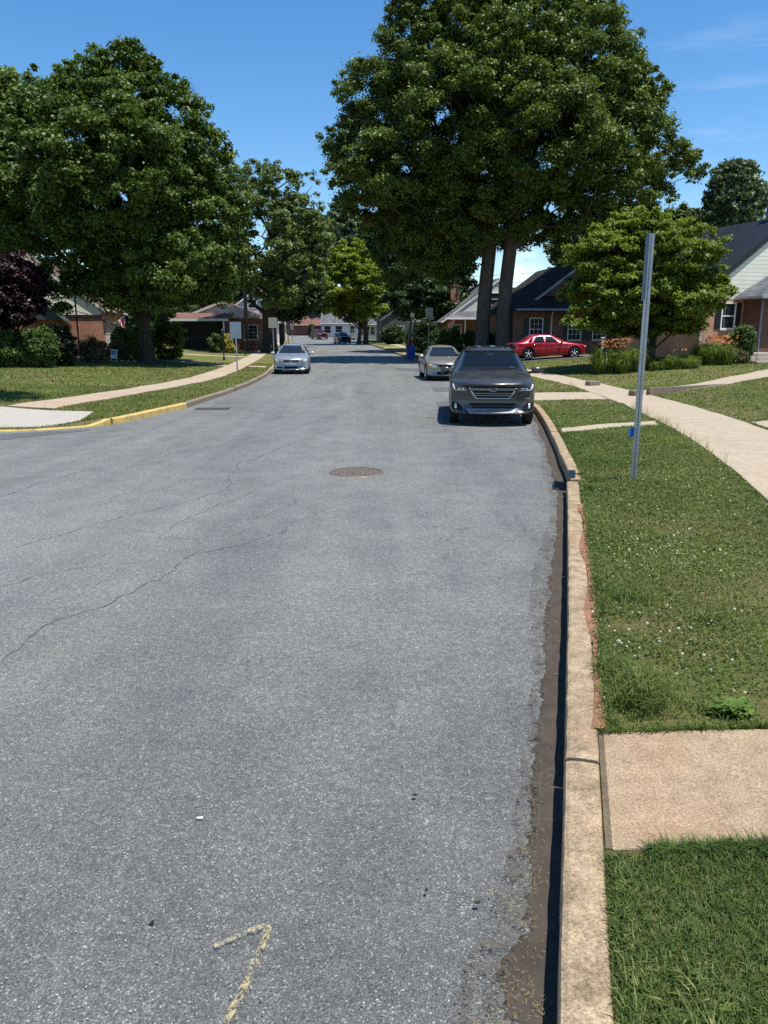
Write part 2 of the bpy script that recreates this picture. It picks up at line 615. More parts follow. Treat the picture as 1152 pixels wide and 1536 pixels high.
# ------------------------------------------------------------------ ground, one sheet to the horizon
ys = np.concatenate([np.arange(-14, 15, .5), np.arange(15.0, 15.2, .1), np.arange(15.2, 20, .06), np.arange(20, 48, .3), np.arange(48, 130, 1.5), np.arange(130, 330, 6), np.arange(330, 1500, 90)])
offs = np.array([.15, .2, .3, .5, .8, 1.2, 1.7, 2.2, 2.7, 3.3, 4, 5, 6, 7, 8, 9, 10, 11, 12, 14, 17, 22, 30, 45, 70, 120, 220, 450, 900])
V = []
for y in ys:
    a, b = float(xL(y)), float(xR(y))
    z = float(Rz(y))
    xl = a - offs[::-1]
    xr = b + offs
    row = [(x, y, hz(x, y) if a > -59 else z - .30) for x in xl]
    row += [(a - .145, y, z - .32), ((a + b) / 2, y, z - .32), (b + .145, y, z - .32)]
    row += [(x, y, hz(x, y)) for x in xr]
    V += row
nc = len(offs) * 2 + 3
F_ = [(i * nc + j, i * nc + j + 1, (i + 1) * nc + j + 1, (i + 1) * nc + j) for i in range(len(ys) - 1) for j in range(nc - 1)]
ground = link('ground', mesh_from('ground', V, F_), M['lawn'], smooth=True)
tag(ground, 'mown green lawn ground on both sides of the street', kind='structure')

# road
ys2 = np.concatenate([np.arange(-14, 15, 1.0), np.arange(15, 15.6, .04), np.arange(15.6, 20, .2), np.arange(20, 60, 1), np.arange(60, 330, 5)])
V = []
ncr = 26
for y in ys2:
    a, b = max(float(xL(y)), -60), float(xR(y))
    if y < 15.2: a = -60
    for j in range(ncr):
        x = a + (b - a) * (j / (ncr - 1)) ** .6
        V.append((x, y, float(Rz(y)) - (.032 if j == ncr - 1 else .006 if j == ncr - 2 else 0)))
F_ = [(i * ncr + j, i * ncr + j + 1, (i + 1) * ncr + j + 1, (i + 1) * ncr + j) for i in range(len(ys2) - 1) for j in range(ncr - 1)]
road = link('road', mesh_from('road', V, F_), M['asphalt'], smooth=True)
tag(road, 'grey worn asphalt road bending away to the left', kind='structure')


def poly_points(ctrl, step):
    """resample a polyline"""
    out = []
    for (a, b) in zip(ctrl[:-1], ctrl[1:]):
        n = max(1, int(math.hypot(b[0] - a[0], b[1] - a[1]) / step))
        for i in range(n): out.append((a[0] + (b[0] - a[0]) * i / n, a[1] + (b[1] - a[1]) * i / n))
    out.append(ctrl[-1])
    return out


def kerb(name, pts, w, h, mat, side, lab, jitter=0.0, zf=None):
    """pts along the road edge; the kerb lies on `side` (+1 right of travel) with a rounded top"""
    V, n = [], len(pts)
    for i, (x, y) in enumerate(pts):
        p0, p1 = pts[max(0, i - 1)], pts[min(n - 1, i + 1)]
        t = Vector((p1[0] - p0[0], p1[1] - p0[1])).normalized()
        nx, ny = t.y * side, -t.x * side
        z = float(Rz(y)) if zf is None else zf(x, y)
        hh = h(x, y) if callable(h) else h
        jt = jitter * (random.random() - .5)
        prof = [(0, -.3), (0.0 + jt, hh - .022), (.006 + jt, hh - .007), (.022, hh), (w * .5, hh + .003), (w - .012, hh), (w + jt, hh - .012), (w, -.3)]
        for d, dz in prof: V.append((x + nx * d, y + ny * d, z + dz))
    m = 8
    F_ = [(i * m + j, i * m + j + 1, (i + 1) * m + j + 1, (i + 1) * m + j) for i in range(n - 1) for j in range(m - 1)]
    F_ += [tuple(range(m - 1, -1, -1)), tuple((n - 1) * m + j for j in range(m))]
    me = mesh_from(name, V, F_)
    bm = bmesh.new(); bm.from_mesh(me); bmesh.ops.recalc_face_normals(bm, faces=bm.faces[:]); bm.to_mesh(me); bm.free()
    return tag(link(name, me, mat), lab, kind='structure')


def kline(fn, y0, y1, step):
    return [(float(fn(y)), float(y)) for y in np.arange(y0, y1 + 1e-6, step)]


# near kerb on the right: cast sections with open joints
cuts = [-1.2, .35, 3.05, 6.1, 9.58, 11.75, 14.6, 17.6, 20.6, 23.7, 27, 30, 33, 36, 39, 42, 45]
for i, (a, b) in enumerate(zip(cuts[:-1], cuts[1:])):
    pts = kline(xR, a + .008, b - .008, (b - a - .016) / 26)
    if i in (4, 5):       # heaved pieces that have moved apart
        pts = [(x + (.05 * (1 - k_ / 26) if i == 4 else .0), y) for k_, (x, y) in enumerate(pts)]
    kerb('kerb', pts, .15, .13 + (.018 if i == 4 else random.uniform(-.006, .006)), M['kerb'], 1, 'worn exposed aggregate concrete kerb section', jitter=.006)
kerb('kerb', kline(xR, 45.02, 160, 1.5), .15, .13, M['kerb'], 1, 'distant concrete kerb on the right of the road')


def lh(x, y):
    return .028 + .102 * float(sm((y - 16.35) / .5))


kerb('kerb', [(-40, 15.30), (-20, 15.33)] + kline(xL, 15.4, 15.62, .02) + kline(xL, 15.66, 16.9, .06), .17, lh, M['yellow_kerb'], -1, 'low yellow painted kerb along the white ramp', jitter=.004)
for a, b in ((16.92, 18.2), (18.22, 19.5), (19.52, 20.8)):
    kerb('kerb', kline(xL, a, b, .08), .17, .13, M['yellow_kerb'], -1, 'worn yellow painted kerb section', jitter=.008)
for a, b in ((20.83, 24), (24.02, 27), (27.02, 30), (30.02, 33), (33.02, 36), (36.02, 40)):
    kerb('kerb', kline(xL, a, b, .15), .16, .13 + random.uniform(-.008, .008), M['kerb_far'], -1, 'weathered grey concrete kerb section', jitter=.008)
kerb('kerb', kline(xL, 40.03, 170, 1.5), .16, .13, M['kerb'], -1, 'distant concrete kerb on the left of the road')


# sidewalks and slabs: thick strips that follow the ground
SLABS = []      # outlines kept clear of grass blades


def strip(name, left, right, mat, lab, lift=.02, step=.35, cols=5):
    """left/right: matching control polylines"""
    n = 0
    L, Rr = [], []
    for i in range(len(left) - 1):
        d = max(math.hypot(left[i + 1][0] - left[i][0], left[i + 1][1] - left[i][1]), math.hypot(right[i + 1][0] - right[i][0], right[i + 1][1] - right[i][1]))
        m = max(1, int(d / step))
        for k_ in range(m):
            f = k_ / m
            L.append((left[i][0] + (left[i + 1][0] - left[i][0]) * f, left[i][1] + (left[i + 1][1] - left[i][1]) * f))
            Rr.append((right[i][0] + (right[i + 1][0] - right[i][0]) * f, right[i][1] + (right[i + 1][1] - right[i][1]) * f))
    L.append(left[-1]); Rr.append(right[-1])
    V = []
    for a, b in zip(L, Rr):
        for j in range(cols):
            f = j / (cols - 1)
            x, y = a[0] + (b[0] - a[0]) * f, a[1] + (b[1] - a[1]) * f
            V.append((x, y, hz(x, y) + lift))
    n = len(L)
    F_ = [(i * cols + j, i * cols + j + 1, (i + 1) * cols + j + 1, (i + 1) * cols + j) for i in range(n - 1) for j in range(cols - 1)]
    b0 = len(V)
    rim = [i * cols for i in range(n)] + [(n - 1) * cols + j for j in range(1, cols)] + [i * cols + cols - 1 for i in range(n - 2, -1, -1)] + [j for j in range(cols - 2, 0, -1)]
    V += [(V[r][0], V[r][1], V[r][2] - .12) for r in rim]
    for i in range(len(rim)):
        j = (i + 1) % len(rim)
        F_.append((rim[i], rim[j], b0 + j, b0 + i))
    me = mesh_from(name, V, F_)
    bm = bmesh.new(); bm.from_mesh(me); bmesh.ops.recalc_face_normals(bm, faces=bm.faces[:])
    bm.to_mesh(me); bm.free()
    SLABS.append(np.array(list(L) + list(Rr[::-1])))
    return tag(link(name, me, mat), lab, kind='structure')


def lerp2(a, b, f): return (a[0] + (b[0] - a[0]) * f, a[1] + (b[1] - a[1]) * f)


# right sidewalk, cast in bays with narrow joints
swl = [(2.75, 1.0), (3.3, 4.2), (4.18, 8.18), (4.67, 10.15), (5.3, 13.12), (5.75, 16.24), (6.15, 19.8), (6.38, 23.6), (6.55, 27.3), (6.2, 34.5), (5.7, 42), (4.9, 52), (4.2, 62), (3.4, 74), (1.8, 95), (-.6, 120)]
swr = [(4.25, .9), (4.85, 4.0), (5.75, 7.8), (6.25, 9.8), (6.85, 12.7), (7.3, 15.9), (7.65, 19.6), (7.75, 23.4), (7.75, 27.2), (7.4, 34.7), (6.9, 42.3), (6.1, 52.3), (5.4, 62.3), (4.6, 74.3), (3.0, 95.3), (.6, 120)]
bays = []
for i in range(len(swl) - 1):
    m = max(1, round(math.hypot(swl[i + 1][0] - swl[i][0], swl[i + 1][1] - swl[i][1]) / 1.6)) if swl[i][1] < 42 else 1
    for k_ in range(m):
        bays.append((lerp2(swl[i], swl[i + 1], k_ / m), lerp2(swl[i], swl[i + 1], (k_ + 1) / m - .005 / m), lerp2(swr[i], swr[i + 1], k_ / m), lerp2(swr[i], swr[i + 1], (k_ + 1) / m - .005 / m)))
for a, b, c, d in bays:
    strip('sidewalk', [a, b], [c, d], M['walk'], 'pale concrete sidewalk bay', lift=.02 + random.uniform(-.001, .001), step=.5)

SLABS.append(np.array(swl + swr[::-1]))
# cross slabs from the kerb
def kslab(y0a, y1a, x1, y0b, y1b, mat, lab, lift=.014):
    a, b = (float(xR(y0a)) + .165, y0a), (float(xR(y1a)) + .165, y1a)
    strip('walkway', [a, (x1, y0b)], [b, (x1, y1b)], mat, lab, lift=lift, step=.3)


strip('walkway', [(1.026, 3.27), (2.2, 3.23), (3.2, 3.2)], [(.826, 2.43), (1.9, 2.43), (3.0, 2.43)], M['slab'], 'rough tan concrete slab set between two grass strips', lift=.008, step=.2)
strip('walkway', [(3.33, 14.4), (5.48, 15.35)], [(3.42, 15.0), (5.65, 16.05)], M['walk'], 'narrow pale concrete path crossing the grass strip', step=.3)
strip('walkway', [(4.15, 21.4), (6.2, 21.3)], [(4.2, 24.0), (6.4, 24.0)], M['walk'], 'pale concrete drive apron crossing the grass strip', step=.4)
strip('walkway', [(7.7, 22.6), (10.5, 24.2), (13.5, 26.6), (17.5, 31)], [(7.7, 23.9), (10.2, 25.4), (13.0, 28.0), (16.8, 32.4)], M['walk'], 'curving concrete path to the front steps', step=.6)
strip('walkway', [(7.2, 13.9), (10, 14.9)], [(7.3, 15.3), (10, 16.4)], M['walk'], 'short pale path on the right of the sidewalk', step=.5)
# soil in the joint behind the kerb, and red soil washed over the kerb's back edge
strip('soil', [(1.000, 3.262), (.841, 2.6), (.803, 2.44)], [(1.03, 3.262), (.872, 2.6), (.832, 2.44)], m_concrete('joint_soil', (.09, .065, .042), (.19, .14, .09), (.07, .075, .03), .5), 'brown soil joint between kerb and slab', lift=.007, step=.1, cols=3)
M['redsoil'] = m_concrete('red_soil', (.20, .095, .055), (.34, .17, .10), (.14, .08, .05), .4)
V = []
yv = np.arange(3.3, 8.2, .03)
for i, y in enumerate(yv):
    wv = .045 * abs(math.sin(y * 1.7)) * (.5 + .5 * math.sin(y * 4.1)) + random.uniform(.004, .014)
    x1 = float(xR(y)) + .158
    V += [(x1 - wv, y, .1345), (x1 - wv * .5, y, .139), (x1 + .03, y, .139), (x1 + .06, y, .11)]
me = mesh_from('soil', V, [(i * 4 + j, i * 4 + j + 1, (i + 1) * 4 + j + 1, (i + 1) * 4 + j) for i in range(len(yv) - 1) for j in range(3)])
tag(link('soil', me, M['redsoil']), 'reddish soil washed over the back edge of the kerb', kind='structure')
# red car's drive
strip('driveway', [(float(xR(46.3)) + .2, 46.3), (8, 46.3), (22, 46.5)], [(float(xR(49.4)) + .2, 49.4), (8, 49.4), (22, 49.6)], M['drive'], 'dark driveway under the red car', step=1.0, lift=.03)

# left: ramp, sidewalk, walkways
strip('ramp', [(-6.62, 16.72), (-7.2, 16.0), (-8.2, 15.86), (-12, 15.76), (-30, 15.6)], [(-6.85, 18.2), (-8.0, 18.5), (-9.2, 18.9), (-12.5, 19.6), (-30, 22)], M['ramp'], 'new white concrete corner ramp', step=.5, lift=.02)
ll = [(-8.0, 18.75), (-7.65, 21.3), (-7.2, 25.2), (-6.85, 28.75), (-6.75, 31.9), (-7.1, 38), (-7.75, 45), (-8.9, 57), (-10.4, 70), (-12.9, 95), (-15.7, 120)]
lr = [(-9.25, 19.0), (-8.75, 21.3), (-8.25, 25.2), (-7.95, 28.75), (-7.9, 31.9), (-8.25, 38), (-8.95, 45.3), (-10.1, 57.3), (-11.6, 70.3), (-14.1, 95.3), (-16.9, 120)]
for i in range(len(ll) - 1):
    m = max(1, round(math.hypot(ll[i + 1][0] - ll[i][0], ll[i + 1][1] - ll[i][1]) / 1.7)) if ll[i][1] < 45 else 1
    for k_ in range(m):
        strip('sidewalk', [lerp2(ll[i], ll[i + 1], k_ / m), lerp2(ll[i], ll[i + 1], (k_ + 1) / m - .015 / m)], [lerp2(lr[i], lr[i + 1], k_ / m), lerp2(lr[i], lr[i + 1], (k_ + 1) / m - .015 / m)], M['walk_red'] if ll[i][1] < 24 or random.random() < .25 else M['walk'], 'concrete sidewalk bay on the left lawn', lift=.03, step=.6)
SLABS.append(np.array(ll + lr[::-1]))
strip('walkway', [(-8.5, 42.6), (-12, 45.6), (-17, 50)], [(-8.6, 43.9), (-12, 47.0), (-16.5, 51.5)], M['walk'], 'pale path to the brick house', step=.8, lift=.03)
strip('walkway', [(-5.9, 42.6), (-7.4, 42.6)], [(-6.0, 43.9), (-7.5, 43.9)], M['walk'], 'short pale path from sidewalk to kerb', step=.6, lift=.03)
strip('walkway', [(-8.9, 57), (-14, 58), (-20, 61)], [(-9.0, 58.5), (-14, 59.6), (-20, 62.6)], M['walk'], 'pale path to the carport house', step=1, lift=.03)
for yy, xx in ((66, 9), (78, 9), (90, 8)):
    strip('walkway', [(float(xR(yy)) + .2, yy), (xx + 6, yy)], [(float(xR(yy + 3)) + .2, yy + 3), (xx + 6, yy + 3)], M['walk'], 'pale driveway crossing the far verge', step=1.5, lift=.03)


# gutter dirt with a ragged edge
V, F_ = [], []
yv = np.concatenate([np.arange(-.9, 7, .016), np.arange(7, 24, .05)])
wn = np.interp(yv, [-1, 1.84, 2.1, 2.18, 2.51, 3.5, 5.5, 7.7, 9.5, 12, 15, 24], [.2, .2, .21, .15, .125, .155, .16, .15, .12, .20, .18, .1])
rag = np.zeros_like(yv)
acc = 0.0
for i in range(len(yv)):
    acc = acc * .93 + random.gauss(0, .0065)
    if random.random() < .03: acc += random.choice((-.035, .03))
    rag[i] = acc + random.gauss(0, .007)
for i, y in enumerate(yv):
    xr_ = float(xR(y))
    w_ = max(.03, wn[i] + rag[i])
    w_ *= .78
    def rz_(d):
        s0 = (xr_ - float(xL(y)) if y > 15.2 else xr_ + 60) * (1 - (24 / 25) ** .6)
        return -.032 + .026 * min(1, d / s0) if d < s0 else -.006
    V += [(xr_ - w_ - .01, y, rz_(w_ + .01) + .0012), (xr_ - w_, y, rz_(w_) + .006), (xr_ - w_ * .4, y, rz_(w_ * .4) + .005), (xr_ + .005, y, rz_(0) + .010)]
F_ = [(i * 4 + j, i * 4 + j + 1, (i + 1) * 4 + j + 1, (i + 1) * 4 + j) for i in range(len(yv) - 1) for j in range(3)]
tag(link('gutter', mesh_from('gutter', V, F_), M['dirt']), 'brown dirt gutter strip with ragged edge against the kerb', kind='structure')


# loose silt thinning out onto the asphalt beyond the gutter's broken edge
def m_silt():
    t = NT('loose_silt')
    c = t.coord()
    f = t.math('ADD', t.math('MULTIPLY', t.noise(c, 85, 4, .8), .6), t.math('MULTIPLY', t.noise(c, 9, 4, .7), .4))
    t.bsdf((.095, .08, .06), .95, .1)
    tr = t.n('ShaderNodeBsdfTransparent')
    mx = t.n('ShaderNodeMixShader')
    t.l(t.mapr(f, .50, .60, 0, .9), mx.inputs[0]); t.l(tr.outputs[0], mx.inputs[1]); t.l(t.p.outputs[0], mx.inputs[2])
    return t.done(mx)


V, F_ = [], []
yv2 = np.arange(-.9, 22, .1)
for y in yv2:
    w_ = float(np.interp(y, [-1, 1.84, 2.1, 2.18, 2.51, 3.5, 5.5, 7.7, 9.5, 12, 15, 24], [.2, .2, .21, .15, .125, .155, .16, .15, .12, .20, .18, .1])) * .78
    wo_ = w_ + .10 + .05 * math.sin(y * 1.3) + random.uniform(0, .03)
    V += [(float(xR(y)) - wo_, y, .0018), (float(xR(y)) - w_ * .9, y, .0088)]
F_ = [(i * 2, i * 2 + 1, i * 2 + 3, i * 2 + 2) for i in range(len(yv2) - 1)]
tag(link('silt', mesh_from('silt', V, F_), m_silt()), 'loose brown silt thinning out beyond the gutter edge', kind='structure')


# cracks, seams and patches on the road
def ribbon(name, px, w0, w1, mat, lab, z=.004, rough=.02, step=.06, ground=True):
    pts = [gp(a, b) for a, b in px]
    pts = poly_points(pts, step)
    V, F_ = [], []
    off = 0.0
    n = len(pts)
    for i, (x, y) in enumerate(pts):
        p0, p1 = pts[max(0, i - 1)], pts[min(n - 1, i + 1)]
        t = Vector((p1[0] - p0[0], p1[1] - p0[1])).normalized()
        off = off * .85 + random.gauss(0, rough)
        w = (w0 + (w1 - w0) * i / n) * random.uniform(.35, 1.4)
        if i in (0, n - 1): w = .002
        V += [(x - t.y * (off - w), y + t.x * (off - w), z), (x - t.y * (off + w), y + t.x * (off + w), z)]
    F_ = [(i * 2, i * 2 + 1, i * 2 + 3, i * 2 + 2) for i in range(n - 1)]
    return tag(link(name, mesh_from(name, V, F_), mat), lab, kind='structure')


CR = [
    ([(0, 985), (80, 935), (150, 908), (230, 872), (300, 830)], .009, .014),
    ([(300, 830), (340, 822), (420, 800), (470, 770)], .012, .006),
    ([(20, 822), (120, 790), (230, 765), (340, 735), (360, 700), (420, 672), (470, 655), (540, 628)], .010, .012),
    ([(240, 810), (250, 795), (300, 768), (365, 745), (380, 735)], .008, .008),
    ([(130, 790), (240, 796)], .006, .006),
    ([(700, 740), (718, 752), (745, 748), (770, 738)], .006, .005),
    ([(655, 800), (660, 815), (700, 790), (730, 784)], .005, .005),
    ([(610, 860), (660, 863)], .012, .006),
    ([(775, 770), (782, 800)], .006, .006),
    ([(550, 600), (590, 585), (650, 572)], .012, .01),
    ([(440, 700), (400, 690), (330, 700)], .007, .007),
    ([(0, 745), (60, 728), (130, 705), (215, 690), (330, 668), (450, 640), (560, 605)], .012, .012),
    ([(0, 880), (60, 862), (140, 850), (210, 842)], .008, .006),
    ([(255, 792), (300, 780), (370, 778), (430, 760), (445, 742)], .008, .006),
    ([(150, 760), (180, 742), (240, 735), (290, 715)], .007, .006),
    ([(60, 700), (130, 690), (180, 676)], .009, .008),
    ([(300, 830), (285, 812), (240, 810)], .007, .006),
    ([(470, 770), (540, 752), (600, 756)], .006, .005),
    ([(360, 745), (410, 722), (480, 705)], .007, .006),
]
for pxs, a, b in CR:
    ribbon('crack', pxs, a * .36, b * .36, M['crack'], 'thin dark crack in the road')


def patchpoly(px, mat, lab, z=.005, name='road_patch'):
    ctrl = [gp(a, b) for a, b in px]
    pts = poly_points(ctrl + [ctrl[0]], .15)[:-1]
    pts = [(x + random.gauss(0, .02), y + random.gauss(0, .03)) for x, y in pts]
    me = mesh_from(name, [(x, y, z + float(Rz(y))) for x, y in pts], [tuple(range(len(pts)))])
    return tag(link(name, me, mat), lab, kind='structure')


patchpoly([(655, 603), (682, 601), (684, 640), (664, 640)], M['patch'], 'dark tar patch beside the parked wagon')
patchpoly([(648, 581), (680, 580), (684, 587), (652, 588)], M['patch'], 'dark tar patch behind the parked wagon')
patchpoly([(592, 552), (640, 553), (640, 557), (596, 556)], M['patch'], 'thin dark patch near the blue bin')
patchpoly([(0, 652), (75, 647), (140, 645), (95, 650), (0, 660)], M['patch'], 'dark seam patch along the yellow kerb')

# faded sprayed arrow
def arrow_strip(px, w):
    pts = poly_points([gp(a, b) for a, b in px], .02)
    V, n = [], len(pts)
    for i, (x, y) in enumerate(pts):
        p0, p1 = pts[max(0, i - 1)], pts[min(n - 1, i + 1)]
        t = Vector((p1[0] - p0[0], p1[1] - p0[1])).normalized()
        ww = w * random.uniform(.85, 1.1)
        V += [(x - t.y * ww, y + t.x * ww), (x + t.y * ww, y - t.x * ww)]
    return V


V, F_ = [], []
for pxs, w in (([(404, 1387), (398, 1410), (372, 1470), (338, 1536), (320, 1580)], .0125), ([(399, 1389), (368, 1400), (322, 1421)], .010)):
    b0 = len(V)
    vs = arrow_strip(pxs, w)
    V += [(x, y, .004 + .0015 * (w < .011)) for x, y in vs]
    F_ += [(b0 + i * 2, b0 + i * 2 + 1, b0 + i * 2 + 3, b0 + i * 2 + 2) for i in range(len(vs) // 2 - 1)]
tag(link('road_marking', mesh_from('road_marking', V, F_), M['arrow']), 'faded yellow sprayed arrow on the asphalt', kind='structure')
# ------------------------------------------------------------------ vegetation
def m_bark(name, a, b):
    t = NT(name)
    c = t.coord()
    n = t.noise(t.scale(c, (5, 5, .9)), 2.2, 6, .65, .6)
    n2 = t.noise(c, 1.2, 3)
    col = t.mix(t.math('MULTIPLY', n2, .4), t.ramp(n, [(.35, a), (.65, b)]), tuple(x * 1.3 for x in b))
    t.bsdf(col, .95, .15, bump=n, bstr=.9, bdist=.06)
    return t.done()


M['bark'] = m_bark('grey_brown_bark', (.045, .036, .028), (.13, .11, .09))
M['bark_dark'] = m_bark('dark_bark', (.022, .018, .015), (.07, .058, .046))
M['bark_pale'] = m_bark('pale_grey_bark', (.10, .09, .075), (.24, .22, .19))
M['leaf_oak'] = leafmat('oak_leaf', (.046, .078, .012), (.096, .138, .022), (.175, .212, .040))
M['leaf_maple'] = leafmat('maple_leaf', (.038, .070, .011), (.076, .124, .019), (.140, .190, .036))
M['leaf_ash'] = leafmat('ash_leaf', (.066, .104, .024), (.125, .172, .040), (.20, .245, .070))
M['leaf_dark'] = leafmat('dark_leaf', (.020, .044, .013), (.036, .070, .019), (.062, .10, .028))
M['leaf_yellow'] = leafmat('yellow_green_leaf', (.12, .17, .014), (.20, .245, .02), (.29, .31, .03), .4)
M['leaf_dogwood'] = leafmat('dogwood_leaf', (.085, .12, .014), (.155, .20, .024), (.23, .27, .042), .4)
M['leaf_poplar'] = leafmat('poplar_leaf', (.05, .085, .035), (.10, .145, .065), (.19, .23, .13), .2)
M['leaf_purple'] = leafmat('purple_leaf', (.010, .004, .006), (.022, .007, .010), (.042, .013, .018), .12)
M['leaf_far'] = leafmat('far_leaf', (.06, .09, .03), (.10, .14, .045), (.15, .19, .07))
M['leaf_shrub'] = leafmat('shrub_leaf', (.04, .075, .015), (.075, .125, .024), (.12, .175, .036), .2, scale=1.2)
M['leaf_yew'] = leafmat('yew_leaf', (.008, .016, .006), (.014, .026, .009), (.024, .040, .012), .1, scale=1.2)
M['leaf_brown'] = leafmat('russet_leaf', (.07, .05, .025), (.12, .095, .04), (.18, .14, .06), .15, scale=1.5)
M['leaf_hedge'] = leafmat('hedge_leaf', (.035, .065, .012), (.06, .10, .018), (.10, .15, .028), .15, scale=1.2)
M['leaf_lily'] = leafmat('daylily_leaf', (.08, .125, .02), (.14, .19, .032), (.21, .25, .06), .4, scale=1.2)
M['petal_orange'] = leafmat('orange_petal', (.55, .16, .05), (.68, .25, .09), (.75, .36, .15), .3, scale=2)
M['leaf_gold'] = leafmat('gold_leaf', (.3, .26, .05), (.42, .36, .08), (.5, .44, .12), .2, scale=1.5)


def unit(n):
    v = rng.normal(size=(n, 3))
    return v / np.linalg.norm(v, axis=1, keepdims=True)


def leaf_quads(P, size, up=.55, elong=1.55, out=None, droop=0.0):
    """kite-shaped leaves at points P; normals lean up (and out)"""
    n = len(P)
    N = unit(n) * (1 - up) + np.array([0, 0, up])
    if out is not None: N += out * .35
    N /= np.linalg.norm(N, axis=1, keepdims=True)
    a = np.cross(N, unit(n)); a /= np.linalg.norm(a, axis=1, keepdims=True) + 1e-9
    b = np.cross(N, a)
    if droop: a = a - np.array([0, 0, droop]); a /= np.linalg.norm(a, axis=1, keepdims=True)
    s = (size * rng.uniform(.6, 1.35, n))[:, None]
    V = np.empty((n, 4, 3))
    V[:, 0] = P - a * s * .5 * elong
    V[:, 1] = P + b * s * .5 - a * s * .08 + N * s * .12
    V[:, 2] = P + a * s * .5 * elong - np.array([0, 0, .12]) * s
    V[:, 3] = P - b * s * .5 - a * s * .08 + N * s * .12
    return V


def clump_leaves(C, rad, per, size, flat=.62, up=.5, elong=1.5, droop=0.0):
    """leaf sprays round clump centres: denser on the top and the rim, ragged at the edge"""
    n = len(C)
    idx = np.repeat(np.arange(n), per)
    rr = np.broadcast_to(np.asarray(rad, float), (n,))[idx]
    D = unit(len(idx))
    D[:, 2] = np.where((D[:, 2] < 0) & (rng.random(len(idx)) < .6), -D[:, 2], D[:, 2])
    rho = rng.random(len(idx)) ** .52
    stray = rng.random(len(idx)) < .16
    rho = np.where(stray, rho * rng.uniform(1.0, 1.6, len(idx)), rho)
    P = C[idx] + D * (rr * rho)[:, None] * np.array([1, 1, flat])
    return leaf_quads(P, size, up, elong, D, droop)


def sample_crown(lobes, n, sep, shell=.55, inner=.35):
    """lobes: (cx,cy,cz,rx,ry,rz)"""
    L = np.array(lobes)
    vol = L[:, 3] * L[:, 4] * L[:, 5]
    pr = vol ** .8; pr /= pr.sum()
    out = []
    tries = 0
    while len(out) < n and tries < n * 60:
        tries += 1
        li = rng.choice(len(L), p=pr)
        d = unit(1)[0]
        r = rng.random() ** (1 / 3)
        p = L[li, :3] + d * r * L[li, 3:6]
        q = np.sqrt((((p - L[:, :3]) / L[:, 3:6]) ** 2).sum(1)).min()
        if q < shell and rng.random() > inner: continue
        if out:
            dd = ((np.array(out) - p) ** 2).sum(1).min()
            if dd < sep * sep: continue
        out.append(p)
    return np.array(out)


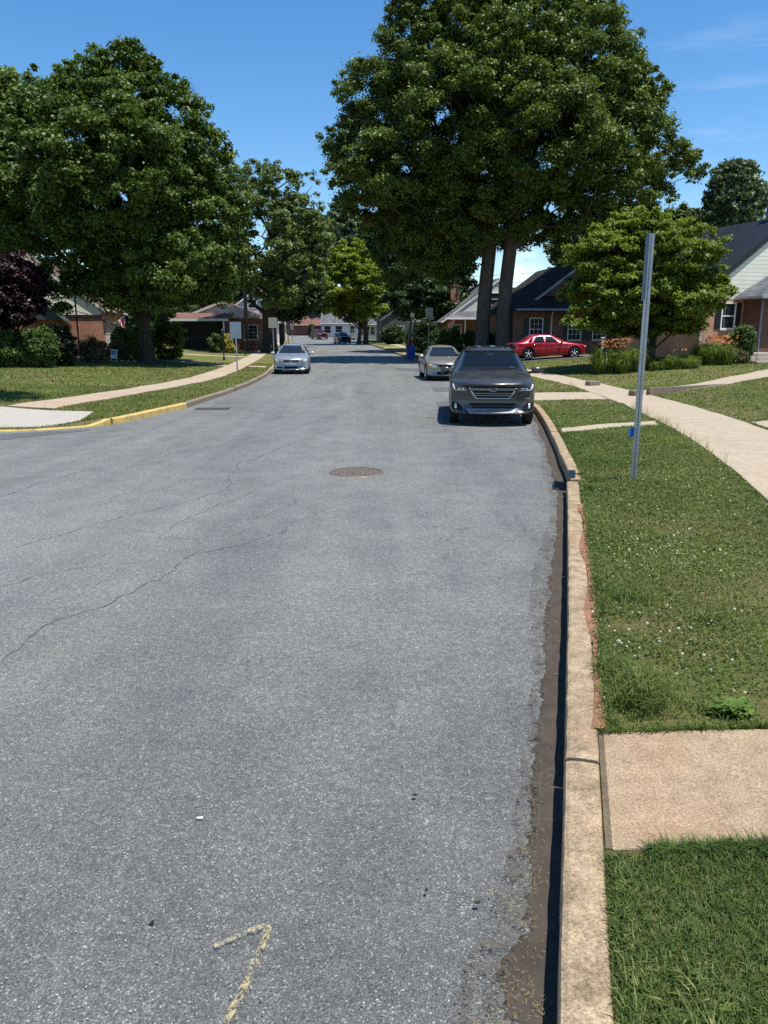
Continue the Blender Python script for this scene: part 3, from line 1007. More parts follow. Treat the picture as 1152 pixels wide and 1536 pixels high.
def limbs(mb, C, base, fork, trunk_r, bend=.12, minr=.02, nseg=3, trunk_pts=None, flare=1.5, power=2.2, taper=.75, penal=.55, first=3):
    """trunk from base to fork, then limbs that reach every clump centre, thick where many hang on them"""
    nodes = []; par = []
    tp = trunk_pts or [base, fork]
    for i, p in enumerate(tp):
        nodes.append(np.array(p, float)); par.append(i - 1)
    plen = [0.0]
    for i in range(1, len(nodes)): plen.append(plen[-1] + np.linalg.norm(nodes[i] - nodes[i - 1]))
    first_ok = max(1, len(nodes) - first)
    order = np.argsort(np.linalg.norm(C - nodes[-1], axis=1))
    ends = []
    for ci in order:
        c = C[ci]
        A = np.array(nodes[first_ok:])
        pl = np.array(plen[first_ok:])
        d = np.linalg.norm(A - c, axis=1)
        low = np.maximum(0, A[:, 2] - c[2])
        cost = d + penal * pl + 1.2 * low
        j = int(np.argmin(cost)) + first_ok
        p0 = nodes[j]
        prev = j
        L = d[j - first_ok]
        ns = max(1, int(L / 1.1))
        for s_ in range(1, ns + 1):
            f = s_ / ns
            q = p0 + (c - p0) * f + np.array([0, 0, bend * L * math.sin(math.pi * f)]) * .5 + rng.normal(0, .05 * L / ns, 3) * (f < 1)
            nodes.append(q); par.append(prev); plen.append(plen[prev] + L / ns)
            prev = len(nodes) - 1
        ends.append(prev)
    n = len(nodes)
    w = np.zeros(n)
    for e in ends: w[e] += 1
    for i in range(n - 1, 0, -1): w[par[i]] += w[i]
    rad = np.clip(trunk_r * taper * (w / len(ends)) ** (1 / power), minr, trunk_r * .72)
    m = len(tp)
    for i in range(m):
        f = i / max(1, m - 1)
        rad[i] = trunk_r * (1.0 - .18 * f)
    # trunk as a swept tube with a root flare
    tv, tr_ = [], []
    for i in range(m - 1):
        for s_ in range(4):
            f = s_ / 4
            tv.append(nodes[i] + (nodes[i + 1] - nodes[i]) * f); tr_.append(rad[i] + (rad[i + 1] - rad[i]) * f)
    tv.append(nodes[m - 1]); tr_.append(rad[m - 1])
    b = nodes[0]
    hgt = np.linalg.norm(nodes[m - 1] - b)
    fl = [(-.25, flare * 1.15), (0, flare), (.12, 1 + (flare - 1) * .62), (.35, 1 + (flare - 1) * .3), (.75, 1 + (flare - 1) * .1)]
    dirn = (nodes[1] - nodes[0]) / np.linalg.norm(nodes[1] - nodes[0])
    pts = [b + dirn * z * max(1, trunk_r * 2.2) for z, _ in fl]
    rads = [trunk_r * k_ for _, k_ in fl]
    zmax = pts[-1][2]
    for p, r in zip(tv, tr_):
        if p[2] > zmax + .05: pts.append(p); rads.append(r)
    # lobed section so the bark is not a plain pipe
    nn = 18
    vs, fs = [], []
    ph = rng.uniform(0, 6)
    for i, p in enumerate(pts):
        f = min(1, max(0, (rads[i] / trunk_r - 1)))
        for j in range(nn):
            g = 2 * math.pi * j / nn
            rr = rads[i] * (1 + .05 * math.sin(3 * g + ph + i * .15) + (.04 + .22 * f) * math.sin(5 * g + ph * 2))
            vs.append((p[0] + rr * math.cos(g), p[1] + rr * math.sin(g), p[2]))
    for i in range(len(pts) - 1):
        for j in range(nn):
            k_ = (j + 1) % nn
            fs.append((i * nn + j, i * nn + k_, (i + 1) * nn + k_, (i + 1) * nn + j))
    mb.add(vs, fs)
    # limbs, chain by chain
    kids = [[] for _ in range(n)]
    for i in range(1, n): kids[par[i]].append(i)
    started = set()
    stack = [m - 1] + [i for i in range(first_ok, m - 1)]
    for st in stack:
        for ch in kids[st]:
            if ch < m: continue
            _chain(mb, st, ch, nodes, rad, kids, m)


def _chain(mb, st, ch, nodes, rad, kids, m):
    todo = [(st, ch)]
    while todo:
        s_, c = todo.pop()
        pts, rr = [nodes[s_]], [min(rad[s_], rad[c] * 1.25)]
        while True:
            pts.append(nodes[c]); rr.append(rad[c])
            ks = sorted(kids[c], key=lambda i: -rad[i])
            if not ks: break
            for o in ks[1:]: todo.append((c, o))
            c = ks[0]
        rr[-1] *= .5
        mb.tube(pts, [float(x) for x in rr], 7 if max(rr) > .08 else 5, cap=False)


def px_lobes(Y, items, base, z0=0.0):
    """lobe outlines read from the photograph (px) become ellipsoids round a tree that stands at `base`"""
    out = []
    for it in items:
        px, py, rx, ry = it[:4]
        dy = it[4] if len(it) > 4 else 0.0
        p = at(px, py, Y)
        depth = Y * math.cos(PITCH) + (CAMZ - p.z) * math.sin(PITCH)
        s = depth / FPX
        a, c = rx * s, ry * s
        out.append((p.x - base[0], dy, p.z - base[2], a, it[5] if len(it) > 5 else (a + c) / 2, c))
    return out


def tree(name, label, base, lobes, n, sep, rad, per, size, leaf, bark, trunk_r, trunk_pts, cat='tree', group=None, shell=.66, inner=.12, flat=.62, up=.5, flare=1.5, taper=.75, bend=.12, droop=0.0, penal=.55, minr=.02, bare=0, first=3):
    root = thing(name, label, cat, base, 0, group)
    C = sample_crown(lobes, n, sep, shell, inner)
    mb = MB()
    tp = [np.array(p, float) for p in trunk_pts]
    limbs(mb, C, tp[0], tp[-1], trunk_r, trunk_pts=tp, flare=flare, taper=taper, bend=bend, penal=penal, minr=minr, first=first)
    mb.build('trunk', M[bark], root, True, fix=False)
    C2 = C if not bare else C[rng.permutation(len(C))[bare:]]
    V = clump_leaves(C2, rng.uniform(rad * .6, rad * 1.15, len(C2)), per, size, flat, up, droop=droop)
    # loose sprays standing out of the crown give it a ragged edge
    L = np.array(lobes); ns = int(n * 1.3)
    li = rng.integers(0, len(L), ns); D = unit(ns); D[:, 2] = np.where(D[:, 2] < -.2, -D[:, 2], D[:, 2])
    S = L[li, :3] + D * L[li, 3:6] * rng.uniform(1.0, 1.13, ns)[:, None] + D * rad * rng.uniform(0, .5, ns)[:, None]
    V = np.concatenate([V, clump_leaves(S, rng.uniform(rad * .28, rad * .5, ns), max(20, per // 7), size, .8, up, droop=droop)])
    link('crown', quads_mesh('crown', V), M[leaf], root)
    return root


def base_at(px, Y):
    x = gx(px, Y)
    return (x, Y, hz(x, Y) - .02)


# --- the two big oaks on the right
bo = base_at(722, 56)
lo_ = px_lobes(56, [(690, 40, 75, 60, 0), (640, 120, 80, 75, -1), (570, 165, 62, 70, 0), (535, 225, 46, 55, 1), (600, 265, 90, 70, -2.5), (690, 200, 95, 90, -3.5), (655, 320, 75, 48, -1), (548, 290, 42, 42, .5), (640, 190, 100, 110, 3.5), (700, 120, 80, 90, 2), (720, 290, 60, 60, -3), (610, 40, 26, 34, 0), (590, 335, 42, 38, 1), (640, 372, 55, 36, -1), (600, 395, 40, 36, .5), (695, 352, 50, 24, -2), (670, 400, 34, 24, 0), (640, 5, 45, 40, 0), (730, 0, 60, 50, 0)], bo)
tree('oak_tree', 'huge oak with forking dark trunk standing left of its twin behind the grey wagon', bo, lo_, 430, 1.0, .92, 680, .122, 'leaf_oak', 'bark', .52, [(0, 0, 0), (.05, 0, 2.5), (.2, 0, 5.2), (.4, 0, 7.6), (.5, 0, 11.5)], flare=1.7, up=.42, taper=.8, first=2, flat=.72)
bo2 = base_at(753, 55)
lo2 = px_lobes(55, [(800, 30, 85, 60, 0), (860, 120, 85, 80, -1), (925, 195, 72, 65, 0), (975, 250, 50, 40, 0), (890, 275, 85, 55, -2), (800, 230, 90, 80, -4), (1015, 262, 30, 24, 0), (820, 325, 65, 38, -1), (925, 110, 42, 52, 1), (770, 120, 80, 85, -2), (775, -25, 60, 40, 0), (880, 30, 38, 46, 0), (955, 150, 42, 42, 0), (850, 190, 100, 100, 4), (760, 300, 55, 60, 2.5), (940, 300, 60, 30, 0), (905, 85, 35, 40, 0), (860, 350, 50, 20, 0), (790, 350, 40, 20, 1)], bo2)
tree('oak_tree', 'huge oak with long low side limb standing right of its twin by the red sedan', bo2, lo2, 430, 1.0, .92, 680, .122, 'leaf_oak', 'bark', .50, [(0, 0, 0), (0, 0, 2.5), (.12, 0, 5.0), (.3, 0, 7.0), (.6, 0, 11.5)], flare=1.5, up=.42, taper=.8, first=2, flat=.72)

# --- big maple on the left lawn
bm_ = base_at(222, 43)
lm = px_lobes(43, [(180, 170, 85, 75, 0), (95, 205, 72, 75, 0), (25, 270, 75, 85, 0), (250, 200, 62, 70, 0), (298, 255, 45, 55, .5), (190, 280, 110, 110, -3.5), (75, 320, 85, 66, -2), (305, 365, 52, 85, 0), (245, 410, 85, 52, -2.5), (172, 405, 42, 42, -2), (10, 350, 50, 38, 0), (-45, 285, 75, 90, 1), (192, 112, 34, 34, 0), (190, 270, 115, 120, 3.5), (112, 440, 20, 32, -2.5), (110, 148, 30, 28, 0), (325, 320, 28, 50, 1), (270, 438, 50, 24, 0), (322, 425, 26, 26, 0), (205, 440, 40, 24, -3)], bm_)
tree('maple_tree', 'big round dark green maple on the left lawn beside the brick house', bm_, lm, 620, .76, .68, 520, .115, 'leaf_maple', 'bark_dark', .36, [(0, 0, 0), (-.05, 0, 1.2), (-.1, 0, 2.2), (.05, 0, 4.0), (0, 0, 7.5)], flare=1.6, up=.45, flat=.74, first=4)
# --- open ash
ba = base_at(405, 70)
la = px_lobes(70, [(400, 285, 40, 35, 0), (360, 320, 34, 45, 0), (440, 300, 36, 36, 0), (455, 350, 38, 50, 0), (395, 360, 58, 60, -2), (350, 400, 36, 45, 0), (420, 420, 55, 45, -1), (390, 350, 60, 70, 2.5), (385, 440, 34, 18, -1), (452, 410, 30, 40, 0), (375, 265, 22, 16, 0)], ba)
tree('ash_tree', 'open crowned tree with bare grey limbs showing behind the silver sedan', ba, la, 190, .85, .85, 360, .145, 'leaf_ash', 'bark_dark', .62, [(0, 0, 0), (0, 0, 1.8), (.0, 0, 3.2), (-.1, 0, 4.5)], flare=1.5, up=.45, bend=.22, taper=.62, minr=.035, bare=55)
# --- yellow-green tree
by = base_at(549, 112)
ly = px_lobes(112, [(525, 402, 34, 34, 0), (505, 440, 34, 30, -1), (548, 430, 24, 38, 0), (486, 460, 22, 13, 0), (530, 425, 38, 40, 2), (555, 468, 22, 12, 0), (528, 382, 22, 18, 0), (505, 470, 16, 8, 0)], by)
tree('locust_tree', 'bright yellow green tree at the bend of the road', by, ly, 120, .8, .95, 330, .24, 'leaf_yellow', 'bark_dark', .36, [(0, 0, 0), (.0, 0, 2), (-.3, 0, 4.2)], flare=1.35, up=.45)
by2 = base_at(538, 116)
ly2 = px_lobes(116, [(540, 475, 26, 14, 0), (528, 455, 28, 22, 0)], by2)
tree('locust_tree', 'slim leaning trunk with sparse green crown close behind the bright yellow tree', by2, ly2, 30, .8, .9, 200, .3, 'leaf_ash', 'bark', .26, [(0, 0, 0), (.2, 0, 2), (.1, 0, 4)], flare=1.7, up=.45)
# --- dogwood at the black roofed house
bd = base_at(975, 35.5)
ld = px_lobes(35.5, [(955, 485, 55, 20, 0), (1012, 492, 30, 14, -.4), (960, 352, 55, 30, 0), (910, 390, 55, 38, -.5), (1000, 395, 60, 50, -1), (1036, 430, 40, 34, 0), (930, 440, 65, 34, -1.2), (1000, 455, 60, 30, -1.4), (870, 484, 30, 15, -1.4), (1058, 446, 22, 24, 0), (960, 400, 80, 60, 1.5), (905, 470, 45, 20, -1.2), (1022, 474, 28, 16, -.5), (880, 440, 30, 22, 0), (1076, 443, 13, 11, 0)], bd)
tree('dogwood_tree', 'low spreading light green dogwood in front of the black roofed house', bd, ld, 280, .45, .56, 470, .10, 'leaf_dogwood', 'bark_dark', .17, [(0, 0, 0), (.0, 0, .7), (.05, 0, 1.4), (0, 0, 2.2)], flare=1.4, up=.55, flat=.42, droop=.35)
# --- dark trees in the middle
bk = base_at(640, 78)
lk = px_lobes(78, [(645, 370, 50, 50, 0), (618, 410, 42, 50, 0), (665, 420, 40, 45, 0), (635, 450, 50, 30, -2), (605, 360, 30, 50, 0), (690, 350, 40, 45, 0), (638, 380, 55, 60, 3), (675, 455, 26, 16, -1)], bk)
tree('maple_tree', 'dense dark maple between the big oaks and the bend in the road', bk, lk, 230, .8, 1.15, 520, .2, 'leaf_dark', 'bark_dark', .4, [(0, 0, 0), (0, 0, 2), (.1, 0, 4)], flare=1.4, up=.42)
bk2 = base_at(604, 124)
lk2 = px_lobes(124, [(595, 400, 38, 55, 0), (580, 440, 26, 36, 0), (615, 450, 34, 32, 0), (575, 360, 30, 40, 0), (605, 340, 40, 50, 0)], bk2)
tree('maple_tree', 'tall dark shade tree in front of the grey shaded house', bk2, lk2, 170, .9, 1.35, 420, .26, 'leaf_dark', 'bark_dark', .38, [(0, 0, 0), (0, 0, 2.5), (.1, 0, 5)], flare=1.3, up=.42)
bl = base_at(463, 98)
ll_ = px_lobes(98, [(458, 370, 26, 45, 0), (436, 420, 34, 50, 0), (455, 430, 22, 40, 0), (420, 440, 32, 38, 0), (440, 460, 34, 22, 0), (470, 350, 16, 22, 0)], bl)
tree('shade_tree', 'dark tree behind the open crowned tree on the left of the road', (bl[0] - 3.5, 98, hz(bl[0] - 3.5, 98)), [(a + 3.5, b, c, d, e, f) for a, b, c, d, e, f in ll_], 150, .9, 1.3, 420, .24, 'leaf_dark', 'bark_dark', .4, [(0, 0, 0), (.2, 0, 3), (.3, 0, 5)], flare=1.3)
bp = base_at(515, 165)
lp = px_lobes(165, [(515, 335, 20, 26, 0), (522, 360, 22, 26, 0), (508, 390, 24, 30, 0), (530, 400, 24, 26, 0), (545, 365, 18, 22, 0)], bp)
tree('shade_tree', 'pale green tree showing above the bright yellow tree', bp, lp, 110, 1.1, 1.6, 200, .5, 'leaf_poplar', 'bark', .4, [(0, 0, 0), (0, 0, 5), (0, 0, 9)], flare=1.2)
# --- left edge tree
be = base_at(-30, 62)
le = px_lobes(62, [(-20, 180, 55, 60, 0), (10, 150, 22, 28, 0), (-30, 250, 70, 70, 0), (-10, 330, 70, 70, 0), (20, 215, 26, 45, 0), (-40, 380, 60, 40, 0)], be)
tree('shade_tree', 'tall green tree at the edge of view behind the brick house', be, le, 170, .9, 1.2, 420, .2, 'leaf_ash', 'bark', .35, [(0, 0, 0), (0, 0, 4), (.2, 0, 8)])
bq = base_at(310, 112)
lq = px_lobes(112, [(300, 400, 60, 50, 0), (340, 430, 40, 40, 0), (250, 410, 50, 50, 0), (310, 430, 60, 24, 0)], bq)
tree('shade_tree', 'dark tree standing behind the carport house', bq, lq, 120, 1.0, 1.4, 380, .25, 'leaf_dark', 'bark_dark', .35, [(0, 0, 0), (0, 0, 3), (.2, 0, 6)])
# --- trees beyond the houses on the right
bx = base_at(1103, 62)
lx = px_lobes(62, [(1100, 270, 26, 24, 0), (1098, 305, 34, 30, 0), (1080, 335, 26, 18, 0), (1125, 300, 20, 22, 0), (1110, 335, 30, 24, 0), (1095, 360, 30, 26, 0)], bx)
tree('poplar_tree', 'silvery green poplar rising over the black metal roof', bx, lx, 120, .6, .66, 300, .17, 'leaf_poplar', 'bark', .28, [(0, 0, 0), (0, 0, 4), (0, 0, 7)], up=.3)
br = base_at(1010, 66)
lr_ = px_lobes(66, [(1010, 345, 40, 24, 0), (1040, 340, 18, 14, 0), (985, 370, 45, 40, 0), (1030, 375, 45, 30, 0), (950, 350, 40, 30, 0)], br)
tree('shade_tree', 'feathery green tree between the oak and the poplar', br, lr_, 110, .8, .95, 300, .2, 'leaf_far', 'bark', .28, [(0, 0, 0), (0, 0, 3), (0, 0, 5.5)])
bw = base_at(850, 92)
lw = px_lobes(92, [(848, 375, 24, 22, 0), (880, 370, 40, 35, 0), (920, 360, 50, 45, 0), (865, 400, 30, 26, 0)], bw)
tree('shade_tree', 'grey green tree behind the dark roofed house', bw, lw, 110, 1.0, 1.2, 300, .24, 'leaf_far', 'bark', .3, [(0, 0, 0), (0, 0, 4), (0, 0, 7)])
# --- purple leaved tree on the left
bu = base_at(28, 37)
lu = px_lobes(37, [(14, 425, 42, 34, 0), (44, 440, 20, 28, -.3), (-14, 455, 50, 38, -.5), (26, 470, 34, 26, -.6), (5, 410, 30, 20, 0), (6, 440, 46, 45, 1)], bu)
tree('plum_tree', 'purple leaved plum tree above green shrubs at the brick house', bu, lu, 130, .38, .5, 420, .10, 'leaf_purple', 'bark_dark', .12, [(0, 0, 0), (0, 0, .8), (.05, 0, 1.5)], flare=1.3)


# --- the high limb overhead whose shade lies on the left lawn
tree('maple_tree', 'tall shade tree beside the white ramp, standing beyond the edge of view', (-15.5, 18.2, hz(-15.5, 18.2)), [(6.6, .5, 14.2, 3.0, 1.7, 2.3), (3.2, .5, 14.6, 3.2, 2.2, 3), (0, 0, 15, 3.5, 3, 3.5)], 150, .7, .75, 260, .15, 'leaf_maple', 'bark_dark', .4, [(0, 0, 0), (0, 0, 4), (.4, 0, 9), (1, 0, 12)], first=2)


# --- shrubs: leaf sprays on a dome of twigs
def shrub(name, label, px, pyb, pyt, wpx, Y, leaf, size=.09, n=60, per=150, rad=.28, cat='shrub', group=None, ry=None, up=.35, flat=.8, elong=1.5, droop=0.0, dy=0):
    x = gx(px, Y, .4)
    z = hz(x, Y)
    root = thing(name, label, cat, (x, Y, z), 0, group)
    top = at(px, pyt, Y).z - z
    depth = Y * math.cos(PITCH)
    a = wpx / 2 * depth / FPX
    lob = [(0, 0, top * .45, a * .92, ry or a * .9, top * .52)]
    C = sample_crown(lob, n, rad * .55, .6, .3)
    C[:, 2] = np.maximum(C[:, 2], .08)
    V = clump_leaves(C, rng.uniform(rad * .7, rad * 1.2, len(C)), int(per * 1.9), size * .72, flat, up, elong, droop)
    V[:, :, 2] = np.maximum(V[:, :, 2], .01)
    link('foliage', quads_mesh('foliage', V), M[leaf], root)
    mb = MB()
    for c in C[::3]:
        mb.tube([(c[0] * .15, c[1] * .15, -.05), (c[0] * .6, c[1] * .6, c[2] * .55), tuple(c)], [.022, .014, .006], 5, cap=False)
    mb.build('stems', M['bark_dark'], root, True, fix=False)
    return root


shrub('shrub', 'broad green shrub under the purple plum tree', 20, 547, 496, 80, 36.5, 'leaf_shrub', .1, 80, 150, .3)
shrub('shrub', 'bright green rounded shrub between the plum tree and the dark yew', 62, 547, 486, 46, 36.0, 'leaf_shrub', .1, 60, 150, .28)
shrub('yew_shrub', 'nearly black cone shaped yew beside the brick gable', 98, 545, 486, 36, 37.5, 'leaf_yew', .08, 60, 150, .24)
shrub('shrub', 'russet twiggy shrub at the foot of the brick gable', 143, 540, 508, 42, 42, 'leaf_brown', .09, 50, 90, .26, flat=1.0)
shrub('shrub', 'rounded green shrub under the brick house windows', 187, 532, 491, 42, 46, 'leaf_shrub', .1, 70, 140, .28)
shrub('shrub', 'low russet shrub in front of the rounded green shrub', 180, 536, 512, 40, 44.5, 'leaf_brown', .09, 40, 80, .26, flat=1.0)
shrub('shrub', 'round green shrub behind the maple trunk', 215, 532, 486, 40, 47.5, 'leaf_shrub', .1, 60, 140, .28)
shrub('viburnum_shrub', 'large layered green shrub right of the maple trunk', 255, 526, 468, 52, 48.5, 'leaf_dogwood', .13, 80, 120, .36, flat=.35, up=.65)
shrub('shrub', 'low green shrub in front of the carport house', 325, 512, 499, 24, 66, 'leaf_shrub', .12, 30, 90, .3)
shrub('shrub', 'golden yellow shrub in front of the carport house', 344, 512, 501, 15, 66.5, 'leaf_gold', .12, 24, 90, .3)
shrub('hedge', 'clipped green hedge in front of the white gabled house', 675, 514, 492, 40, 64, 'leaf_hedge', .11, 80, 160, .34, cat='hedge', flat=.9)
shrub('hedge', 'low clipped hedge running behind the big oak trunks', 715, 514, 498, 70, 63, 'leaf_hedge', .11, 110, 160, .34, cat='hedge', ry=.7, flat=.9)
shrub('shrub', 'dark shrub between the hedge and the blue bin', 640, 512, 476, 40, 68, 'leaf_dark', .13, 70, 110, .45)
shrub('shrub', 'green shrub at the house steps by the iron railing', 1108, 545, 488, 34, 36.5, 'leaf_shrub', .1, 70, 110, .26)
shrub('shrub', 'low russet and green shrub beside the house steps', 1088, 548, 518, 48, 36.3, 'leaf_brown', .08, 60, 110, .24)
shrub('shrub', 'dark green shrub in front of the shaded grey house', 590, 513, 488, 34, 108, 'leaf_dark', .22, 60, 110, .6)
shrub('shrub', 'low spreading green shrub on the verge before the shaded house', 622, 514, 496, 30, 100, 'leaf_hedge', .2, 50, 110, .5)
shrub('shrub', 'added dark evergreen standing in for the shade between the two right brick houses', 1000, 525, 470, 100, 50, 'leaf_yew', .14, 110, 170, .5)  # added filler: its near-black leaves stand in for the shaded gap
shrub('arborvitae', 'small dark conical evergreen by the far brown roof', 467, 500, 487, 7, 150, 'leaf_dark', .25, 20, 60, .4)


# --- daylily beds: arching blades with orange blooms
def lily_bed(label, px0, px1, Y0, Y1, n, hgt, bloom_px, nb):
    xa, xb = gx(px0, Y0, .5), gx(px1, Y0, .5)
    cx, cy = (xa + xb) / 2, (Y0 + Y1) / 2
    zc = hz(cx, cy)
    root = thing('daylily_bed', label, 'flower bed', (cx, cy, zc))
    Q = []
    tufts = [(random.uniform(xa, xb), random.uniform(Y0, Y1), random.uniform(.55, 1.15)) for _ in range(max(9, n // 230))]
    for i in range(n):
        tx, ty, th = random.choice(tufts)
        x, y = tx + random.gauss(0, .09), ty + random.gauss(0, .09)
        z = hz(x, y)
        g = random.uniform(0, 6.28); h_ = hgt * random.uniform(.4, 1.15) * th; r = h_ * random.uniform(.25, .95)
        d = np.array([math.cos(g), math.sin(g), 0]); s_ = np.array([-d[1], d[0], 0]) * random.uniform(.006, .012)
        b = np.array([x - cx, y - cy, z - zc]); m_ = b + d * r * .4 + np.array([0, 0, h_ * .75]); e = b + d * r + np.array([0, 0, h_ * random.uniform(.45, .95)])
        Q.append([b - s_, b + s_, m_ + s_, m_ - s_]); Q.append([m_ - s_, m_ + s_, e + s_ * .2, e - s_ * .2])
    link('foliage', quads_mesh('foliage', np.array(Q)), M['leaf_lily'], root)
    proto = None
    for i in range(nb):
        px = random.uniform(*bloom_px)
        x = gx(px, Y0, .5); y = random.uniform(Y0, Y1)
        c = np.array([x - cx, y - cy, hz(x, y) - zc + hgt * random.uniform(.95, 1.28)])
        if proto is None:
            pts = []
            for k_ in range(6):
                g = k_ * math.pi / 3; d = np.array([math.cos(g), math.sin(g), 0]); s_ = np.array([-d[1], d[0], 0]) * .02
                pts += [np.array([0, 0, -.03]), d * .03 - s_ * .8 + [0, 0, .015], d * .065 + [0, 0, .02], d * .03 + s_ * .8 + [0, 0, .015]]
            me = mesh_from('bloom', pts, [tuple(4 * q + r for r in range(4)) for q in range(6)])
            bm = bmesh.new(); bm.from_mesh(me); bmesh.ops.remove_doubles(bm, verts=bm.verts[:], dist=.001); bm.to_mesh(me); bm.free()
            proto = link('bloom', me, M['petal_orange'], root); b_ = proto
        else:
            b_ = proto.copy(); COL.objects.link(b_)
        b_.location = c; b_.rotation_euler = (random.uniform(-.9, .9), random.uniform(-.9, .9), random.uniform(0, 6)); b_.scale = [random.uniform(.8, 1.2)] * 3
    return root


lily_bed('tall daylily clump with orange blooms left of the dogwood trunk', 905, 958, 32.2, 34.2, 5200, 1.1, (908, 950), 90)
lily_bed('wide leafy daylily bed between the dogwood and the downspout', 980, 1060, 32.3, 34.0, 6000, .62, (985, 1045), 10)
lily_bed('daylily clump with orange blooms against the brick wall', 1058, 1104, 34.3, 36.0, 4200, 1.0, (1066, 1106), 90)
# ------------------------------------------------------------------ cars
def m_simple(name, col, rough, spec=.5, metal=0.0, coat=0.0):
    t = NT(name)
    c = t.coord()
    n = t.noise(c, 14, 3)
    t.bsdf(t.ramp(n, [(.3, tuple(x * .9 for x in col)), (.7, tuple(min(1, x * 1.1) for x in col))]), rough, spec, metal, coat=coat)
    return t.done()


def m_glass(name, tint, tr):
    """tinted car glass: mostly mirror-smooth dark, a little of the cabin shows through"""
    t = NT(name)
    t.bsdf(tint, .02, .5, 0)
    a = t.n('ShaderNodeBsdfTransparent'); a.inputs[0].default_value = (.55, .62, .62, 1)
    mx = t.n('ShaderNodeMixShader'); mx.inputs[0].default_value = tr
    t.l(t.p.outputs[0], mx.inputs[1]); t.l(a.outputs[0], mx.inputs[2])
    return t.done(mx)


M['glass'] = m_glass('tinted_glass', (.012, .016, .020), .0)
M['glass_front'] = m_glass('windscreen_glass', (.014, .022, .030), .55)
M['pane'] = m_glass('house_pane', (.02, .024, .028), .0)
M['tyre'] = m_simple('tyre_rubber', (.018, .018, .019), .75, .3)
M['trim'] = m_simple('black_trim', (.010, .010, .011), .7, .18)
M['well'] = m_simple('dark_cabin', (.010, .010, .011), .85, .2)
M['seat'] = m_simple('seat_fabric', (.05, .05, .053), .8, .2)
M['alloy'] = m_simple('alloy', (.62, .63, .65), .28, .5, .9)
M['chrome'] = m_simple('chrome', (.72, .73, .75), .12, .5, 1.0)
M['satin'] = m_simple('satin_silver', (.27, .27, .275), .55, .5, .3)
M['lamp'] = m_simple('lamp_lens', (.72, .75, .78), .15, .6, 0, .6)
M['lamp_dark'] = m_simple('dark_lamp_lens', (.035, .037, .042), .05, .7, 0, 1.0)
M['lamp_white'] = m_simple('white_lamp', (.80, .82, .85), .15, .6)
M['amber'] = m_simple('amber_lens', (.75, .32, .08), .15, .6, 0, .5)
M['redlens'] = m_simple('red_lens', (.35, .015, .015), .12, .6, 0, .7)
M['plate'] = m_simple('plate_white', (.72, .73, .75), .4)
M['badge_blue'] = m_simple('badge_blue', (.02, .05, .16), .2, .6, 0, .6)
M['p_grey'] = paintmat('grey_metallic_paint', (.060, .0595, .060), .27, .5)
M['p_tan'] = paintmat('pale_tan_metallic_paint', (.29, .275, .25), .3, .5)
M['p_silver'] = paintmat('silver_blue_metallic_paint', (.36, .385, .41), .3, .55)
M['p_red'] = paintmat('red_metallic_paint', (.36, .008, .022), .22, .35)
M['p_black'] = paintmat('black_paint', (.018, .02, .024), .22, .2)
M['p_maroon'] = paintmat('maroon_paint', (.12, .012, .018), .25, .3)

WAGON = dict(L=4.86, W=1.875, H=1.66, wb=2.745, ax=1.46, r=.345, st=[
    (2.40, .30, .74, .80, .70, .86, .58), (2.34, .25, .84, .86, .79, .915, .62), (2.15, .23, .90, .93, .85, .985, .66), (1.8, .22, .925, .975, .87, 1.035, .68), (1.35, .21, .935, 1.01, .88, 1.085, .70),
    (1.10, .21, .935, 1.035, .885, 1.115, .72), (1.00, .21, .935, 1.045, .885, 1.155, .715), (.62, .21, .937, 1.06, .885, 1.37, .675), (.26, .21, .937, 1.065, .885, 1.575, .625), (.12, .21, .937, 1.065, .885, 1.60, .615),
    (-.6, .21, .937, 1.075, .885, 1.635, .615), (-1.4, .22, .935, 1.09, .88, 1.62, .605), (-2.0, .24, .925, 1.10, .87, 1.565, .59), (-2.15, .26, .915, 1.10, .86, 1.48, .60), (-2.36, .30, .88, 1.08, .84, 1.13, .70), (-2.43, .36, .80, .98, .76, 1.02, .60)],
    ws=((1.0, .115), (.28, .04)), roofx=(.26, -2.0))
SEDAN = dict(L=4.6, W=1.76, H=1.45, wb=2.65, ax=1.42, r=.315, st=[
    (2.26, .26, .66, .62, .62, .66, .50), (2.20, .22, .77, .68, .73, .73, .56), (2.0, .20, .85, .76, .80, .81, .60), (1.6, .19, .872, .83, .82, .88, .62), (1.15, .18, .878, .88, .83, .935, .64),
    (.95, .18, .88, .905, .835, .965, .665), (.85, .18, .88, .91, .835, 1.0, .66), (.5, .18, .88, .92, .835, 1.20, .61), (.15, .18, .88, .925, .835, 1.375, .565), (.0, .18, .88, .925, .835, 1.40, .555),
    (-.6, .18, .88, .935, .835, 1.425, .555), (-1.0, .19, .88, .945, .83, 1.385, .55), (-1.4, .2, .878, .95, .825, 1.20, .59), (-1.68, .21, .87, .955, .82, 1.02, .645), (-1.80, .21, .865, .955, .815, .99, .65),
    (-2.15, .24, .835, .93, .79, .955, .63), (-2.26, .28, .77, .86, .73, .88, .58), (-2.30, .36, .68, .78, .64, .80, .5)],
    ws=((.85, .1), (.17, .04)), roofx=(.15, -1.0))


